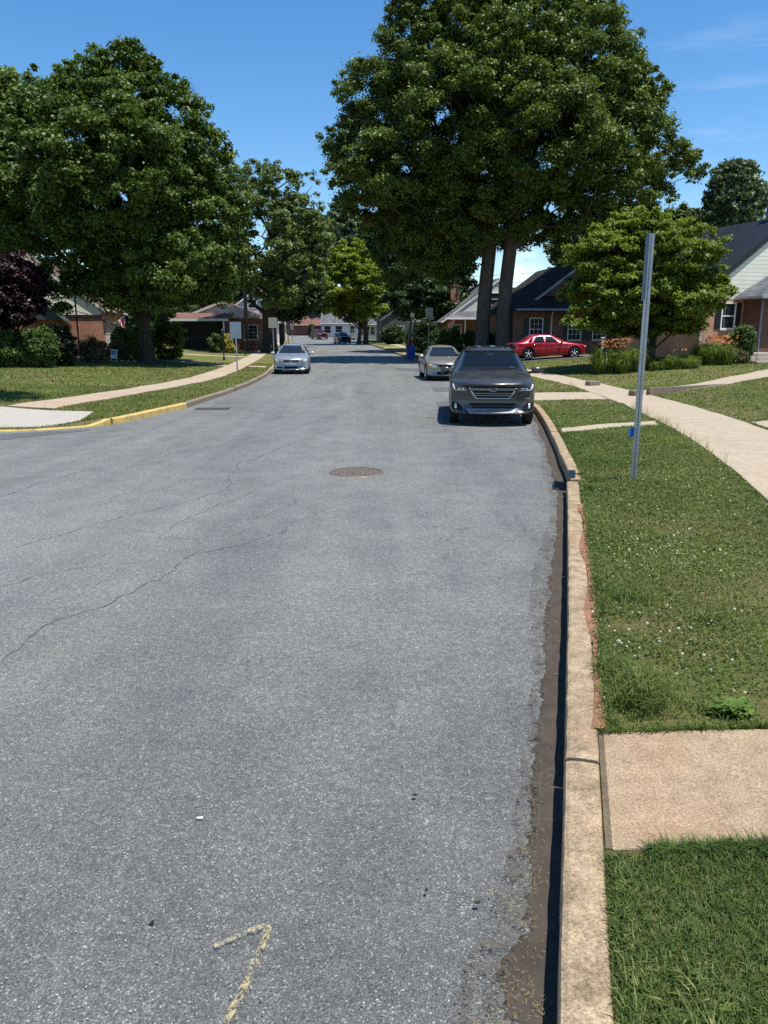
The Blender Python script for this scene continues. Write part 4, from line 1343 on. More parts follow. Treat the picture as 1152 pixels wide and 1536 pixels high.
def build_body(root, sp, paint, cavity=None):
    V = []
    K = 9
    n = len(sp['st'])
    for (x, zb, w, zbe, wbe, zt, wt) in sp['st']:
        cr = .025 if zt - zbe > .2 else .02
        f = min(1, max(0, (zt - zbe) / .5))
        prof = [(0, zb), (w * .86, zb), (w - .03, zb + .05), (w, zb + (zbe - zb) * .42), (w * .985, zbe - .09), (wbe, zbe),
                (wt + (1 - f) * .02, zt - .055 * f - .012), (wt * .80, zt - .004), (0, zt + cr)]
        fr = max(0, (x - (sp['L'] / 2 - .75)) / .75); rr = max(0, (-x - (sp['L'] / 2 - .7)) / .7)
        for (y, z) in prof:
            q = (abs(y) / w) ** 2.4
            dx = -.36 * q * fr + .26 * q * rr
            lo = max(0, (.42 - z)) * fr * .0
            V.append((x + dx - lo, y, z))
    half = len(V)
    ring = 2 * K - 2
    vs, ix = [], {}
    for i in range(n):
        for j in range(K):
            ix[i, j] = len(vs); vs.append(V[i * K + j])
        for j in range(K - 2, 0, -1):
            ix[i, ring - j] = len(vs); p = V[i * K + j]; vs.append((p[0], -p[1], p[2]))
    fs = []
    for i in range(n - 1):
        for j in range(ring):
            k_ = (j + 1) % ring
            fs.append((ix[i, j], ix[i, k_], ix[i + 1, k_], ix[i + 1, j]))
    for i in (0, n - 1):
        for j in range(1, K - 2):
            fs.append((ix[i, j], ix[i, j + 1], ix[i, ring - j - 1], ix[i, ring - j]))
        fs.append((ix[i, 0], ix[i, 1], ix[i, ring - 1])); fs.append((ix[i, K - 2], ix[i, K - 1], ix[i, K]))
    me = mesh_from('body', vs, fs)
    bm = bmesh.new(); bm.from_mesh(me); bmesh.ops.recalc_face_normals(bm, faces=bm.faces[:]); bm.to_mesh(me); bm.free()
    me.materials.append(paint); me.materials.append(M['well'])
    o = link('body', me, None, None)
    ss = o.modifiers.new('s', 'SUBSURF'); ss.levels = 2; ss.render_levels = 2

    def baked():
        dg = bpy.context.evaluated_depsgraph_get()
        m2 = bpy.data.meshes.new_from_object(o.evaluated_get(dg))
        o.modifiers.clear()
        o.data = m2
        m2.name = 'body'

    baked()
    # fit to the true size
    co = np.array([v.co for v in o.data.vertices])
    sc = (sp['L'] / np.ptp(co[:, 0]), sp['W'] / np.ptp(co[:, 1]), 1 + (sp['H'] - co[:, 2].max()) / co[:, 2].max())
    for v in o.data.vertices: v.co = Vector((v.co.x * sc[0], v.co.y * sc[1], v.co.z * sc[2]))
    o.data.update()
    bvh = BVHTree.FromPolygons([v.co.copy() for v in o.data.vertices], [tuple(p.vertices) for p in o.data.polygons])
    # wheel arches (and the cabin behind the windscreen) are cut out of the closed body
    cutm = MB()
    for ax in (sp['ax'], sp['ax'] - sp['wb']):
        for s_ in (-1, 1):
            cutm.cyl((ax, s_ * (sp['W'] / 2 - .02), sp['r'] + .02), sp['r'] + .065, .5, 32, 'y')
    cut = cutm.build('cut', M['well'], None, True)
    cuts_ = [cut]
    if cavity: cuts_.append(cavity(bvh, sc))
    for c in cuts_:
        b = o.modifiers.new('b', 'BOOLEAN'); b.operation = 'DIFFERENCE'; b.object = c; b.solver = 'EXACT'; b.material_mode = 'TRANSFER'
    baked()
    for c in cuts_: bpy.data.objects.remove(c)
    o.parent = root
    bm = bmesh.new(); bm.from_mesh(o.data)
    for e in bm.edges:
        e.smooth = not (len(e.link_faces) == 2 and e.calc_face_angle(0) > R_(32))
    for f in bm.faces: f.smooth = True
    bm.to_mesh(o.data); bm.free()
    return o, bvh, sc


def hit(bvh, view, a, b):
    if view == 'front': o, d = Vector((6, a, b)), Vector((-1, 0, 0))
    elif view == 'rear': o, d = Vector((-6, a, b)), Vector((1, 0, 0))
    elif view == 'left': o, d = Vector((a, 4, b)), Vector((0, -1, 0))
    elif view == 'right': o, d = Vector((a, -4, b)), Vector((0, 1, 0))
    else: o, d = Vector((a, b, 4)), Vector((0, 0, -1))
    r = bvh.ray_cast(o, d)
    return (r[0], r[1]) if r[0] is not None else (None, None)


def patch(bvh, view, rows, m=8, k_=4, off=.005, th=.02, bulge=0.0):
    """a panel laid on the body; rows = [(left point), (right point)] in the view's own plane"""
    R = []
    for (r0, r1) in zip(rows[:-1], rows[1:]):
        for i in range(k_):
            f = i / k_
            R.append([tuple(r0[s_][c] + (r1[s_][c] - r0[s_][c]) * f for c in (0, 1)) for s_ in (0, 1)])
    R.append([tuple(rows[-1][0]), tuple(rows[-1][1])])
    n = len(R)
    top, bot = [], []
    ax = {'front': Vector((1, 0, 0)), 'rear': Vector((-1, 0, 0)), 'left': Vector((0, 1, 0)), 'right': Vector((0, -1, 0)), 'top': Vector((0, 0, 1))}[view]
    last = None
    for i, (a, b) in enumerate(R):
        for j in range(m + 1):
            f = j / m
            p, nn = hit(bvh, view, a[0] + (b[0] - a[0]) * f, a[1] + (b[1] - a[1]) * f)
            if p is None: p, nn = last or (Vector((0, 0, .5)), ax)
            last = (p, nn)
            q = bulge * math.sin(math.pi * i / (n - 1)) * math.sin(math.pi * f) if bulge else 0
            top.append(p + nn * (off + q)); bot.append(p - nn * th)
    w = m + 1
    vs = top + bot
    fs = [(i * w + j, i * w + j + 1, (i + 1) * w + j + 1, (i + 1) * w + j) for i in range(n - 1) for j in range(m)]
    B = len(top)
    rim = [i * w for i in range(n)] + [(n - 1) * w + j for j in range(1, w)] + [i * w + m for i in range(n - 2, -1, -1)] + [j for j in range(m - 1, 0, -1)]
    for i in range(len(rim)):
        j = (i + 1) % len(rim)
        fs.append((rim[i], rim[j], B + rim[j], B + rim[i]))
    mb = MB(); mb.add(vs, fs)
    return mb


def wheel(root, x, y, r, side, mat_rim='alloy', spokes=5):
    w = thing('wheel', None, None, (x, y, r))
    w.parent = root
    mb = MB()
    mb.lathe([(r * .66, -.09), (r * .80, -.105), (r * .95, -.10), (r, -.07), (r, .07), (r * .95, .10), (r * .80, .105), (r * .66, .09), (r * .66, -.09)], 32, 'y')
    mb.build('tyre', M['tyre'], w, True)
    rb = MB()
    s_ = side
    rb.lathe([(r * .67, .10 * s_), (r * .64, .085 * s_), (r * .60, .05 * s_), (r * .58, -.06 * s_)], 32, 'y')
    rb.cyl((0, .075 * s_, 0), r * .17, .05, 16, 'y')
    for q in range(spokes):
        g = 2 * math.pi * q / spokes + .3
        for dg in (-.13, .13):
            a = Vector((math.cos(g) * r * .12, .082 * s_, math.sin(g) * r * .12)); b = Vector((math.cos(g + dg) * r * .63, .075 * s_, math.sin(g + dg) * r * .63))
            rb.tube([a, b], [r * .065, r * .055], 6)
    rb.build('rim', M[mat_rim], w, True)
    db = MB(); db.cyl((0, .0, 0), r * .6, .03, 24, 'y'); db.build('brake_disc', M['well'], w, True)
    return w


def mirror(root, sp, x, z, paint, sc, s_):
    mb = MB()
    y = s_ * (sp['W'] / 2 + .10)
    mb.box((x, y, z), (.10, .20, .145), bev=.04)
    o = mb.build('mirror', paint, root, True)
    st = MB(); st.tube([(x, s_ * (sp['W'] / 2 - .09), z - .06), (x, y - s_ * .05, z - .04)], [.03, .025], 8)
    st.build('mirror_arm', M['trim'], o, True)
    gl = MB(); gl.box((x - .052, y, z), (.006, .165, .11), bev=.002); gl.build('mirror_glass', M['chrome'], o)
    return o


def seam(bvh, view, pts, wd=.006):
    """a shut line pressed into the side: thin dark strip"""
    P = poly_points(pts, .04)
    mb = MB()
    vs, fs = [], []
    n = len(P)
    for i, (a, b) in enumerate(P):
        p0, p1 = P[max(0, i - 1)], P[min(n - 1, i + 1)]
        t = Vector((p1[0] - p0[0], p1[1] - p0[1]))
        if t.length == 0: t = Vector((1, 0))
        t.normalize()
        for s_ in (-1, 1):
            q, nn = hit(bvh, view, a - t.y * wd * s_, b + t.x * wd * s_)
            if q is None: q, nn = Vector((0, 0, .5)), Vector((0, 0, 1))
            vs.append(q + nn * .002)
    fs = [(i * 2, i * 2 + 1, i * 2 + 3, i * 2 + 2) for i in range(n - 1)]
    mb.add(vs, fs)
    return mb


def base_car(name, label, sp, paint, cavity=None, group=None, rim='alloy', spokes=5, darkglass=True):
    root = thing(name, label, 'car', (0, 0, 0), 0, group)
    body, bvh, sc = build_body(root, sp, M[paint], cavity)
    sx, sy, sz = sc
    for ax in (sp['ax'], sp['ax'] - sp['wb']):
        for s_ in (-1, 1): wheel(root, ax, s_ * (sp['W'] / 2 - .125), sp['r'], s_, rim, spokes)
    return root, body, bvh, sc


# ---- grey wagon
def ws_rows(sp, sc, inset=0.0, zlo=None, zhi=None):
    z0, z1 = (zlo, zhi)
    return z0, z1


def wagon_cavity(bvh, sc):
    top, bot = [], []
    n, m = 8, 10
    for i in range(n + 1):
        z = 1.175 + (1.53 - 1.175) * i / n
        hw = .655 + (.555 - .655) * i / n
        for j in range(m + 1):
            p, nn = hit(bvh, 'front', -hw + 2 * hw * j / m, z)
            top.append(p + nn * .08)
            bot.append(p + Vector((-.75, 0, -.27)) - nn * .02)
    w = m + 1
    B = len(top)
    fs = [(i * w + j, i * w + j + 1, (i + 1) * w + j + 1, (i + 1) * w + j) for i in range(n) for j in range(m)]
    fs += [tuple(B + q for q in reversed(f)) for f in fs]
    rim = [i * w for i in range(n + 1)] + [n * w + j for j in range(1, w)] + [i * w + m for i in range(n - 1, -1, -1)] + [j for j in range(m - 1, 0, -1)]
    for i in range(len(rim)):
        j = (i + 1) % len(rim)
        fs.append((rim[i], rim[j], B + rim[j], B + rim[i]))
    mb = MB(); mb.add(top + bot, fs)
    return mb.build('cavity', M['well'])


def sides(root, bvh, wins, doors, handles, paint, cars_side=('left', 'right')):
    for view in cars_side:
        for rows in wins: patch(bvh, view, rows, 6, 3, .004, .012).build('side_window', M['glass'], root, True)
        for pts in doors: seam(bvh, view, pts).build('door_seam', M['trim'], root)
        for (x, z) in handles:
            p, nn = hit(bvh, view, x, z)
            mb = MB(); mb.box(p + nn * .018, (.19, .03, .026), bev=.01); mb.build('door_handle', paint, root, True)


wag, wbody, wb_, wsc = base_car('parked_car', 'dark grey estate car with roof rails parked facing us at the broken kerb', WAGON, 'p_grey', wagon_cavity, 'cars parked along the street')
patch(wb_, 'front', [((-.70, 1.145), (.70, 1.145)), ((-.665, 1.25), (.665, 1.25)), ((-.572, 1.545), (.572, 1.545))], 14, 5, .004, .004).build('windscreen', M['glass_front'], wag, True)
# dark lower screen band + header
patch(wb_, 'front', [((-.72, 1.12), (.72, 1.12)), ((-.705, 1.15), (.705, 1.15))], 14, 2, .007, .01).build('cowl', M['trim'], wag, True)
for s_ in (-1, 1):
    mb = MB(); p0, n0 = hit(wb_, 'front', s_ * .1 - .15, 1.15); p1, n1 = hit(wb_, 'front', s_ * .1 + .45 - (.2 if s_ < 0 else 0), 1.175)
    mb.tube([p0 + n0 * .015, (p0 + p1) / 2 + n0 * .02, p1 + n1 * .013], .008, 5); mb.build('wiper', M['trim'], wag)
mb = MB(); mb.box((.36, 0, 1.49), (.03, .20, .06), bev=.012); mb.build('rear_view_mirror', M['lamp_dark'], wag, True)
for s_ in (-1, 1):
    mb = MB(); mb.box((-.12, s_ * .36, 1.08), (.12, .44, .42), rot=Matrix.Rotation(-.25, 3, 'Y'), bev=.05); mb.box((-.2, s_ * .36, 1.36), (.08, .24, .17), bev=.04)
    mb.build('seat', M['seat'], wag, True)
mb = MB()
for i in range(21):
    g = 2 * math.pi * i / 20
mb.tube([Vector((.42 - .06 * math.sin(2 * math.pi * i / 20), .36 + .18 * math.cos(2 * math.pi * i / 20), 1.13 + .16 * math.sin(2 * math.pi * i / 20))) for i in range(21)], .016, 6, cap=False)
mb.build('steering_wheel', M['trim'], wag, True)
mb = MB(); mb.box((.30, .30, 1.40), (.004, .09, .028)); p, nn = hit(wb_, 'front', 0, 1.47); mb = MB(); mb.box(p - Vector((.03, 0, .0)), (.004, .11, .025)); mb.build('toll_tag', M['plate'], wag)
p, nn = hit(wb_, 'front', .47, 1.185); mb = MB(); mb.box(p - Vector((.02, 0, 0)), (.004, .12, .05)); mb.build('inspection_sticker', M['satin'], wag)
# grille: dark hexagon, chrome outline, bars, oval badge
GY = [((-.36, .60), (.36, .60)), ((-.43, .68), (.43, .68)), ((-.485, .815), (.485, .815)), ((-.47, .845), (.47, .845))]
gr = patch(wb_, 'front', GY, 14, 4, .006, .02).build('grille', M['trim'], wag, True)
for z, hw in ((.655, .40), (.70, .43)):
    patch(wb_, 'front', [((-hw, z - .011), (hw, z - .011)), ((-hw, z + .011), (hw, z + .011))], 14, 2, .018, .02).build('grille_bar', M['satin'], gr, True)
patch(wb_, 'front', [((-.47, .765), (.47, .765)), ((-.485, .805), (.485, .805)), ((-.485, .815), (.485, .815))], 16, 2, .024, .02).build('grille_wing', M['satin'], gr, True)
for s_ in (-1, 1):
    patch(wb_, 'front', [((s_ * .36, .60), (s_ * .335, .60)), ((s_ * .435, .68), (s_ * .41, .68)), ((s_ * .50, .82), (s_ * .475, .82))], 2, 5, .022, .02).build('grille_surround', M['chrome'], gr, True)
patch(wb_, 'front', [((-.36, .585), (.36, .585)), ((-.36, .602), (.36, .602))], 12, 2, .02, .02).build('grille_surround', M['chrome'], gr, True)
# badge
pb, nb_ = hit(wb_, 'front', 0, .79)
mb = MB()
mb.lathe([(.0, .028), (.075, .026), (.082, .012), (.082, 0)], 32, 'y')
mb.v = [Vector((v.y, v.x, v.z * .56)) + pb + Vector((.02, 0, 0)) for v in mb.v]
bd_ = mb.build('badge', M['badge_blue'], gr, True)
mb = MB(); mb.tube([Vector((0, .082 * math.cos(2 * math.pi * i / 32), .046 * math.sin(2 * math.pi * i / 32))) + pb + Vector((.045, 0, 0)) for i in range(33)], .007, 6, cap=False)
for (yy, zz, r) in ((.036, .012, .012), (.012, .02, .008), (-.012, .004, .008), (.002, -.016, .008), (-.034, .014, .008), (-.042, -.012, .008)):
    for q in range(3):
        g = q * math.pi / 3
        d = Vector((0, math.cos(g), math.sin(g))) * r * 1.4
        mb.tube([pb + Vector((.05, yy, zz)) - d, pb + Vector((.05, yy, zz)), pb + Vector((.05, yy, zz)) + d], [.001, .003, .001], 4)
mb.build('badge_ring', M['chrome'], bd_, True)
for s_ in (-1, 1):
    hl = patch(wb_, 'front', [((s_ * .52, .745), (s_ * .80, .755)), ((s_ * .53, .79), (s_ * .845, .83)), ((s_ * .60, .83), (s_ * .86, .90))], 10, 4, .008, .02).build('headlight', M['lamp_dark'], wag, True)
    patch(wb_, 'front', [((s_ * .785, .765), (s_ * .805, .765)), ((s_ * .815, .83), (s_ * .845, .83)), ((s_ * .83, .885), (s_ * .858, .892))], 2, 4, .014, .01).build('running_light', M['lamp_white'], hl, True)
    patch(wb_, 'front', [((s_ * .56, .755), (s_ * .785, .763)), ((s_ * .56, .768), (s_ * .79, .778))], 6, 2, .014, .01).build('running_light', M['lamp'], hl, True)
    for cy_ in (.63, .71):
        p, nn = hit(wb_, 'front', s_ * cy_, .80)
        mb = MB(); mb.lathe([(0, .012), (.02, .010), (.027, .004), (.03, 0)], 18, 'y'); mb.v = [Vector((v.y, v.x, v.z)) + p + Vector((.008, 0, 0)) for v in mb.v]
        mb.build('lamp_lens', M['chrome'], hl, True)
    patch(wb_, 'front', [((s_ * .62, .33), (s_ * .86, .35)), ((s_ * .66, .42), (s_ * .88, .43)), ((s_ * .75, .51), (s_ * .86, .51))], 6, 3, .005, .02).build('bumper_corner', M['trim'], wag, True)
    patch(wb_, 'front', [((s_ * .755, .375), (s_ * .80, .375)), ((s_ * .77, .49), (s_ * .80, .49))], 3, 3, .014, .02).build('fog_light', M['lamp'], wag, True)
    # body crease under the lamp and wheel-arch cladding
    patch(wb_, 'front', [((s_ * .50, .555), (s_ * .885, .585)), ((s_ * .50, .568), (s_ * .888, .605))], 8, 2, .003, .02).build('bumper_crease', M['p_grey'], wag, True)
patch(wb_, 'front', [((-.42, .385), (.42, .385)), ((-.50, .49), (.50, .49))], 14, 4, .005, .02).build('lower_intake', M['trim'], wag, True)
patch(wb_, 'front', [((-.47, .42), (.47, .42)), ((-.48, .435), (.48, .435))], 14, 2, .016, .02).build('intake_bar', M['lamp_dark'], wag, True)
patch(wb_, 'front', [((-.86, .20), (.86, .20)), ((-.80, .275), (.80, .275))], 14, 3, .004, .02).build('bumper_lip', M['trim'], wag, True)
patch(wb_, 'front', [((-.50, .285), (.50, .285)), ((-.57, .375), (.57, .375))], 14, 4, .014, .03).build('skid_plate', M['satin'], wag, True)
# bonnet shut line and crease
for s_ in (-1, 1):
    mb = MB()
    pts = []
    for i in range(12):
        x = 2.02 - i * .09; y = s_ * (.60 + .008 * i)
        p, nn = hit(wb_, 'top', x, y)
        pts.append(p + nn * .004)
    mb.tube(pts, .006, 5); mb.build('bonnet_crease', M['p_grey'], wag, True)
    mb = MB()
    mb.tube([(.0, s_ * .60, 1.60), (-.06, s_ * .60, 1.665), (-.9, s_ * .60, 1.685), (-1.8, s_ * .585, 1.645), (-1.9, s_ * .58, 1.59)], .022, 8)
    for xx in (.0, -.9, -1.85): mb.box((xx, s_ * .595, 1.625), (.14, .05, .07), bev=.015)
    mb.build('roof_rail', M['trim'], wag, True)
    mirror(wag, WAGON, .78, 1.13, M['p_grey'], wsc, s_)
patch(wb_, 'top', [((.02, -.42), (.02, .42)), ((-.75, -.42), (-.75, .42))], 8, 5, .006, .01).build('sunroof', M['glass'], wag, True)
sides(wag, wb_, [[((.50, 1.10), (-.36, 1.10)), ((.20, 1.46), (-.36, 1.50))], [((-.46, 1.10), (-1.25, 1.11)), ((-.46, 1.50), (-1.25, 1.49))], [((-1.34, 1.12), (-1.95, 1.16)), ((-1.34, 1.48), (-1.8, 1.44))]],
      [[(.85, .36), (.86, .9), (.72, 1.06)], [(-.41, .32), (-.42, 1.08)], [(-1.28, 1.08), (-1.2, .75), (-.98, .45)]], [(-.22, .93), (-1.1, .95)], M['p_grey'])
patch(wb_, 'rear', [((-.66, 1.15), (.66, 1.15)), ((-.56, 1.44), (.56, 1.44))], 10, 4, .004).build('rear_window', M['glass'], wag, True)
for s_ in (-1, 1): patch(wb_, 'rear', [((s_ * .45, .88), (s_ * .82, .88)), ((s_ * .55, 1.0), (s_ * .83, 1.0))], 5, 3, .008).build('tail_light', M['redlens'], wag, True)
HX = math.atan2(-1, -.085)
wag.location = (2.30 + .085 * 2.43, 16.3 + 2.43, 0.0)
wag.rotation_euler = (0, 0, HX)


# ---- sedans
def sedan(label, paint, style, sp=SEDAN, rim='alloy', spokes=5, name='parked_car'):
    root, body, bvh, sc = base_car(name, label, sp, paint, None, 'cars parked along the street', rim, spokes)
    P = M[paint]
    zw0, zw1 = 1.02, 1.355
    patch(bvh, 'front', [((-.66, .985), (.66, .985)), ((-.62, 1.08), (.62, 1.08)), ((-.515, zw1), (.515, zw1))], 12, 4, .004).build('windscreen', M['glass_front'] if False else M['glass'], root, True)
    patch(bvh, 'rear', [((-.60, 1.0), (.60, 1.0)), ((-.5, 1.33), (.5, 1.33))], 10, 4, .004).build('rear_window', M['glass'], root, True)
    sides(root, bvh, [[((.52, .955), (-.30, .965)), ((.10, 1.30), (-.30, 1.34))], [((-.38, .965), (-1.08, .985)), ((-.38, 1.34), (-.86, 1.31))], [((-1.14, .99), (-1.40, 1.0)), ((-1.02, 1.25), (-1.12, 1.24))]],
          [[(.80, .28), (.82, .8), (.66, .93)], [(-.34, .26), (-.34, .95)], [(-1.12, .96), (-1.1, .7), (-.92, .42)], [(1.0, .38), (-.95, .36)]], [(-.18, .80), (-.98, .83)], P)
    for s_ in (-1, 1):
        mirror(root, sp, .62, .98, P if style != 'red' else M['trim'], sc, s_)
        patch(bvh, 'rear', [((s_ * .48, .72), (s_ * .74, .72)), ((s_ * .52, .86), (s_ * .76, .86))], 5, 3, .008).build('tail_light', M['redlens'], root, True)
        if style == 'silver':
            patch(bvh, 'front', [((s_ * .40, .57), (s_ * .74, .58)), ((s_ * .38, .69), (s_ * .78, .71))], 7, 4, .010).build('headlight', M['lamp'], root, True)
            p, nn = hit(bvh, 'front', s_ * .53, .635); mb = MB(); mb.lathe([(0, .016), (.045, .012), (.055, 0)], 16, 'y'); mb.v = [Vector((v.y, v.x, v.z)) + p + Vector((.012, 0, 0)) for v in mb.v]; mb.build('lamp_lens', M['lamp_dark'], root, True)
            patch(bvh, 'front', [((s_ * .08, .60), (s_ * .34, .60)), ((s_ * .09, .675), (s_ * .33, .675))], 5, 3, .008).build('grille', M['trim'], root, True)
            patch(bvh, 'front', [((s_ * .42, .305), (s_ * .70, .31)), ((s_ * .42, .365), (s_ * .70, .37))], 5, 2, .007).build('bumper_vent', M['trim'], root, True)
        elif style == 'tan':
            patch(bvh, 'front', [((s_ * .42, .55), (s_ * .76, .57)), ((s_ * .44, .66), (s_ * .80, .70))], 7, 4, .010).build('headlight', M['lamp'], root, True)
            patch(bvh, 'front', [((s_ * .66, .57), (s_ * .77, .575)), ((s_ * .69, .67), (s_ * .80, .695))], 4, 3, .016).build('turn_signal', M['amber'], root, True)
        else:
            patch(bvh, 'front', [((s_ * .42, .60), (s_ * .74, .62)), ((s_ * .50, .68), (s_ * .80, .74))], 7, 4, .010).build('headlight', M['lamp'], root, True)
    if style == 'silver':
        patch(bvh, 'front', [((-.33, .295), (.33, .295)), ((-.33, .385), (.33, .385))], 8, 3, .007).build('lower_intake', M['trim'], root, True)
        patch(bvh, 'front', [((-.26, .46), (.26, .46)), ((-.26, .565), (.26, .565))], 6, 3, .02).build('licence_plate', M['plate'], root, True)
        p, nn = hit(bvh, 'front', 0, .645); mb = MB(); mb.tube([p + Vector((.02, .055 * math.cos(q / 20 * 6.2832), .055 * math.sin(q / 20 * 6.2832))) for q in range(21)], .008, 5, cap=False); mb.build('badge', M['chrome'], root, True)
        patch(bvh, 'front', [((-.78, .415), (.78, .415)), ((-.78, .43), (.78, .43))], 12, 2, .01).build('bumper_strip', M['trim'], root, True)
    elif style == 'tan':
        patch(bvh, 'front', [((-.34, .58), (.34, .58)), ((-.38, .645), (.38, .645))], 8, 3, .007).build('grille', M['trim'], root, True)
        patch(bvh, 'front', [((-.46, .29), (.46, .29)), ((-.42, .39), (.42, .39))], 8, 3, .007).build('lower_intake', M['trim'], root, True)
        p, nn = hit(bvh, 'top', .55, 0.0)
    else:
        patch(bvh, 'front', [((-.34, .50), (.34, .50)), ((-.40, .64), (.40, .64))], 8, 3, .007).build('grille', M['trim'], root, True)
        for s_ in (-1, 1):
            v_ = 'left' if s_ > 0 else 'right'
            seam(bvh, v_, [(.60, .955), (.12, 1.325), (-.3, 1.37), (-.86, 1.335), (-1.14, 1.20), (-1.42, 1.0)], .010).build('window_trim', M['chrome'], root, True)
    return root


silver = sedan('silver sedan parked on the left facing us near the white sign post', 'p_silver', 'silver')
silver.location = (-4.66, 40.1, float(Rz(40)))
silver.rotation_euler = (0, 0, math.atan2(-1, .07))
tan = sedan('pale tan sedan parked directly behind the dark grey estate car', 'p_tan', 'tan')
tan.location = (2.55, 34.6, 0)
tan.rotation_euler = (0, 0, math.atan2(-1, .05))
red = sedan('shiny red sedan standing side-on in the driveway by the oaks', 'p_red', 'red', dict(SEDAN, L=4.85, W=1.83, H=1.47, wb=2.78, ax=1.45, r=.33))
rx = gx(823, 47.4, .9)
red.location = (rx, 47.9, hz(rx, 47.9) + .035)
red.rotation_euler = (0, -R_(1.2), R_(3))


# ---- far cars
def suv(label, paint):
    root, body, bvh, sc = base_car('parked_car', label, dict(WAGON, H=1.74), paint, None, 'cars parked along the street')
    patch(bvh, 'front', [((-.68, 1.20), (.68, 1.20)), ((-.56, 1.62), (.56, 1.62))], 8, 4, .004).build('windscreen', M['glass'], root, True)
    patch(bvh, 'rear', [((-.66, 1.2), (.66, 1.2)), ((-.56, 1.5), (.56, 1.5))], 8, 4, .004).build('rear_window', M['glass'], root, True)
    sides(root, bvh, [[((.5, 1.14), (-.36, 1.14)), ((.2, 1.5), (-.36, 1.55))], [((-.46, 1.14), (-1.9, 1.18)), ((-.46, 1.55), (-1.8, 1.48))]], [], [], M[paint])
    for s_ in (-1, 1):
        patch(bvh, 'front', [((s_ * .52, .78), (s_ * .80, .79)), ((s_ * .56, .9), (s_ * .84, .93))], 5, 3, .01).build('headlight', M['lamp'], root, True)
        patch(bvh, 'rear', [((s_ * .55, .88), (s_ * .82, .88)), ((s_ * .6, 1.05), (s_ * .82, 1.05))], 5, 3, .01).build('tail_light', M['redlens'], root, True)
        mirror(root, WAGON, .78, 1.16, M[paint], sc, s_)
    patch(bvh, 'front', [((-.42, .62), (.42, .62)), ((-.46, .82), (.46, .82))], 8, 3, .008).build('grille', M['trim'], root, True)
    return root


blk = suv('black wagon parked far down the road under the yellow green tree', 'p_black')
xb_ = gx(513, 119, .4)
blk.location = (xb_, 120, float(Rz(120)) + .01); blk.rotation_euler = (0, 0, math.atan2(-1, .30))
mar = suv('maroon wagon parked far off in front of the brown roofed building', 'p_maroon')
xb_ = gx(479, 142, .9)
mar.location = (xb_, 142, max(hz(xb_, 142), float(Rz(142))) + .03); mar.rotation_euler = (0, 0, R_(-62))
# ------------------------------------------------------------------ houses
M['brick'] = brickmat('red_brick', (.30, .095, .050), (.40, .15, .085), (.40, .34, .28))
M['brick_dark'] = brickmat('dark_red_brick', (.15, .055, .034), (.22, .085, .05), (.22, .19, .16))
M['brick_tan'] = brickmat('orange_brick', (.40, .17, .09), (.52, .24, .13), (.46, .40, .33))
M['siding_cream'] = sidingmat('cream_siding', (.84, .79, .64))
M['siding_white'] = sidingmat('white_siding', (.80, .80, .77))
M['siding_blue'] = sidingmat('pale_blue_white_siding', (.70, .75, .80))
M['siding_grey_shaded'] = sidingmat('shaded_grey_siding', (.085, .09, .088))  # grey darkened: tree shade over the far houses is put into the colour
M['siding_dark'] = sidingmat('dark_green_siding', (.05, .065, .055))
M['shingle_grey'] = shinglemat('grey_shingle', (.11, .115, .125), (.17, .175, .185))
M['shingle_dark'] = shinglemat('dark_shingle', (.034, .032, .030), (.062, .058, .054))
M['shingle_brown'] = shinglemat('brown_shingle', (.13, .095, .078), (.20, .15, .125))
M['shingle_red'] = shinglemat('red_brown_shingle', (.17, .085, .065), (.24, .13, .10))
M['white'] = plain('white_trim_paint', (.76, .76, .74), .5)
M['offwhite'] = plain('cream_trim_paint', (.66, .63, .55), .5)
M['black'] = plain('black_paint_trim', (.02, .02, .022), .45)
M['slate'] = plain('blue_grey_trim', (.20, .24, .29), .5)
M['green_trim'] = plain('dark_green_trim', (.03, .045, .038), .5)
M['curtain'] = plain('window_curtain', (.40, .41, .40), .9, .1)
M['iron'] = plain('wrought_iron', (.016, .016, .018), .5, .4)
M['grey_metal'] = plain('dull_galvanized', (.34, .355, .37), .45, .5, .75, .2, 5)
M['step'] = m_concrete('step_concrete', (.30, .26, .21), (.44, .38, .31), (.2, .15, .11), .4, False)


def m_metalroof():
    t = NT('black_standing_seam')
    ob = t.coord()
    sp = t.n('ShaderNodeSeparateXYZ'); t.l(ob, sp.inputs[0])
    fr = t.math('FRACT', t.math('DIVIDE', sp.outputs[1], .3))
    rib = t.math('GREATER_THAN', fr, .86)
    n = t.noise(ob, 2, 4)
    c = t.mix(rib, t.ramp(n, [(.3, (.010, .011, .014)), (.7, (.018, .020, .025))]), (.036, .039, .046))
    t.bsdf(c, .5, .25, .0, bump=rib, bstr=.8, bdist=.02)
    return t.done()


M['metal_roof'] = m_metalroof()


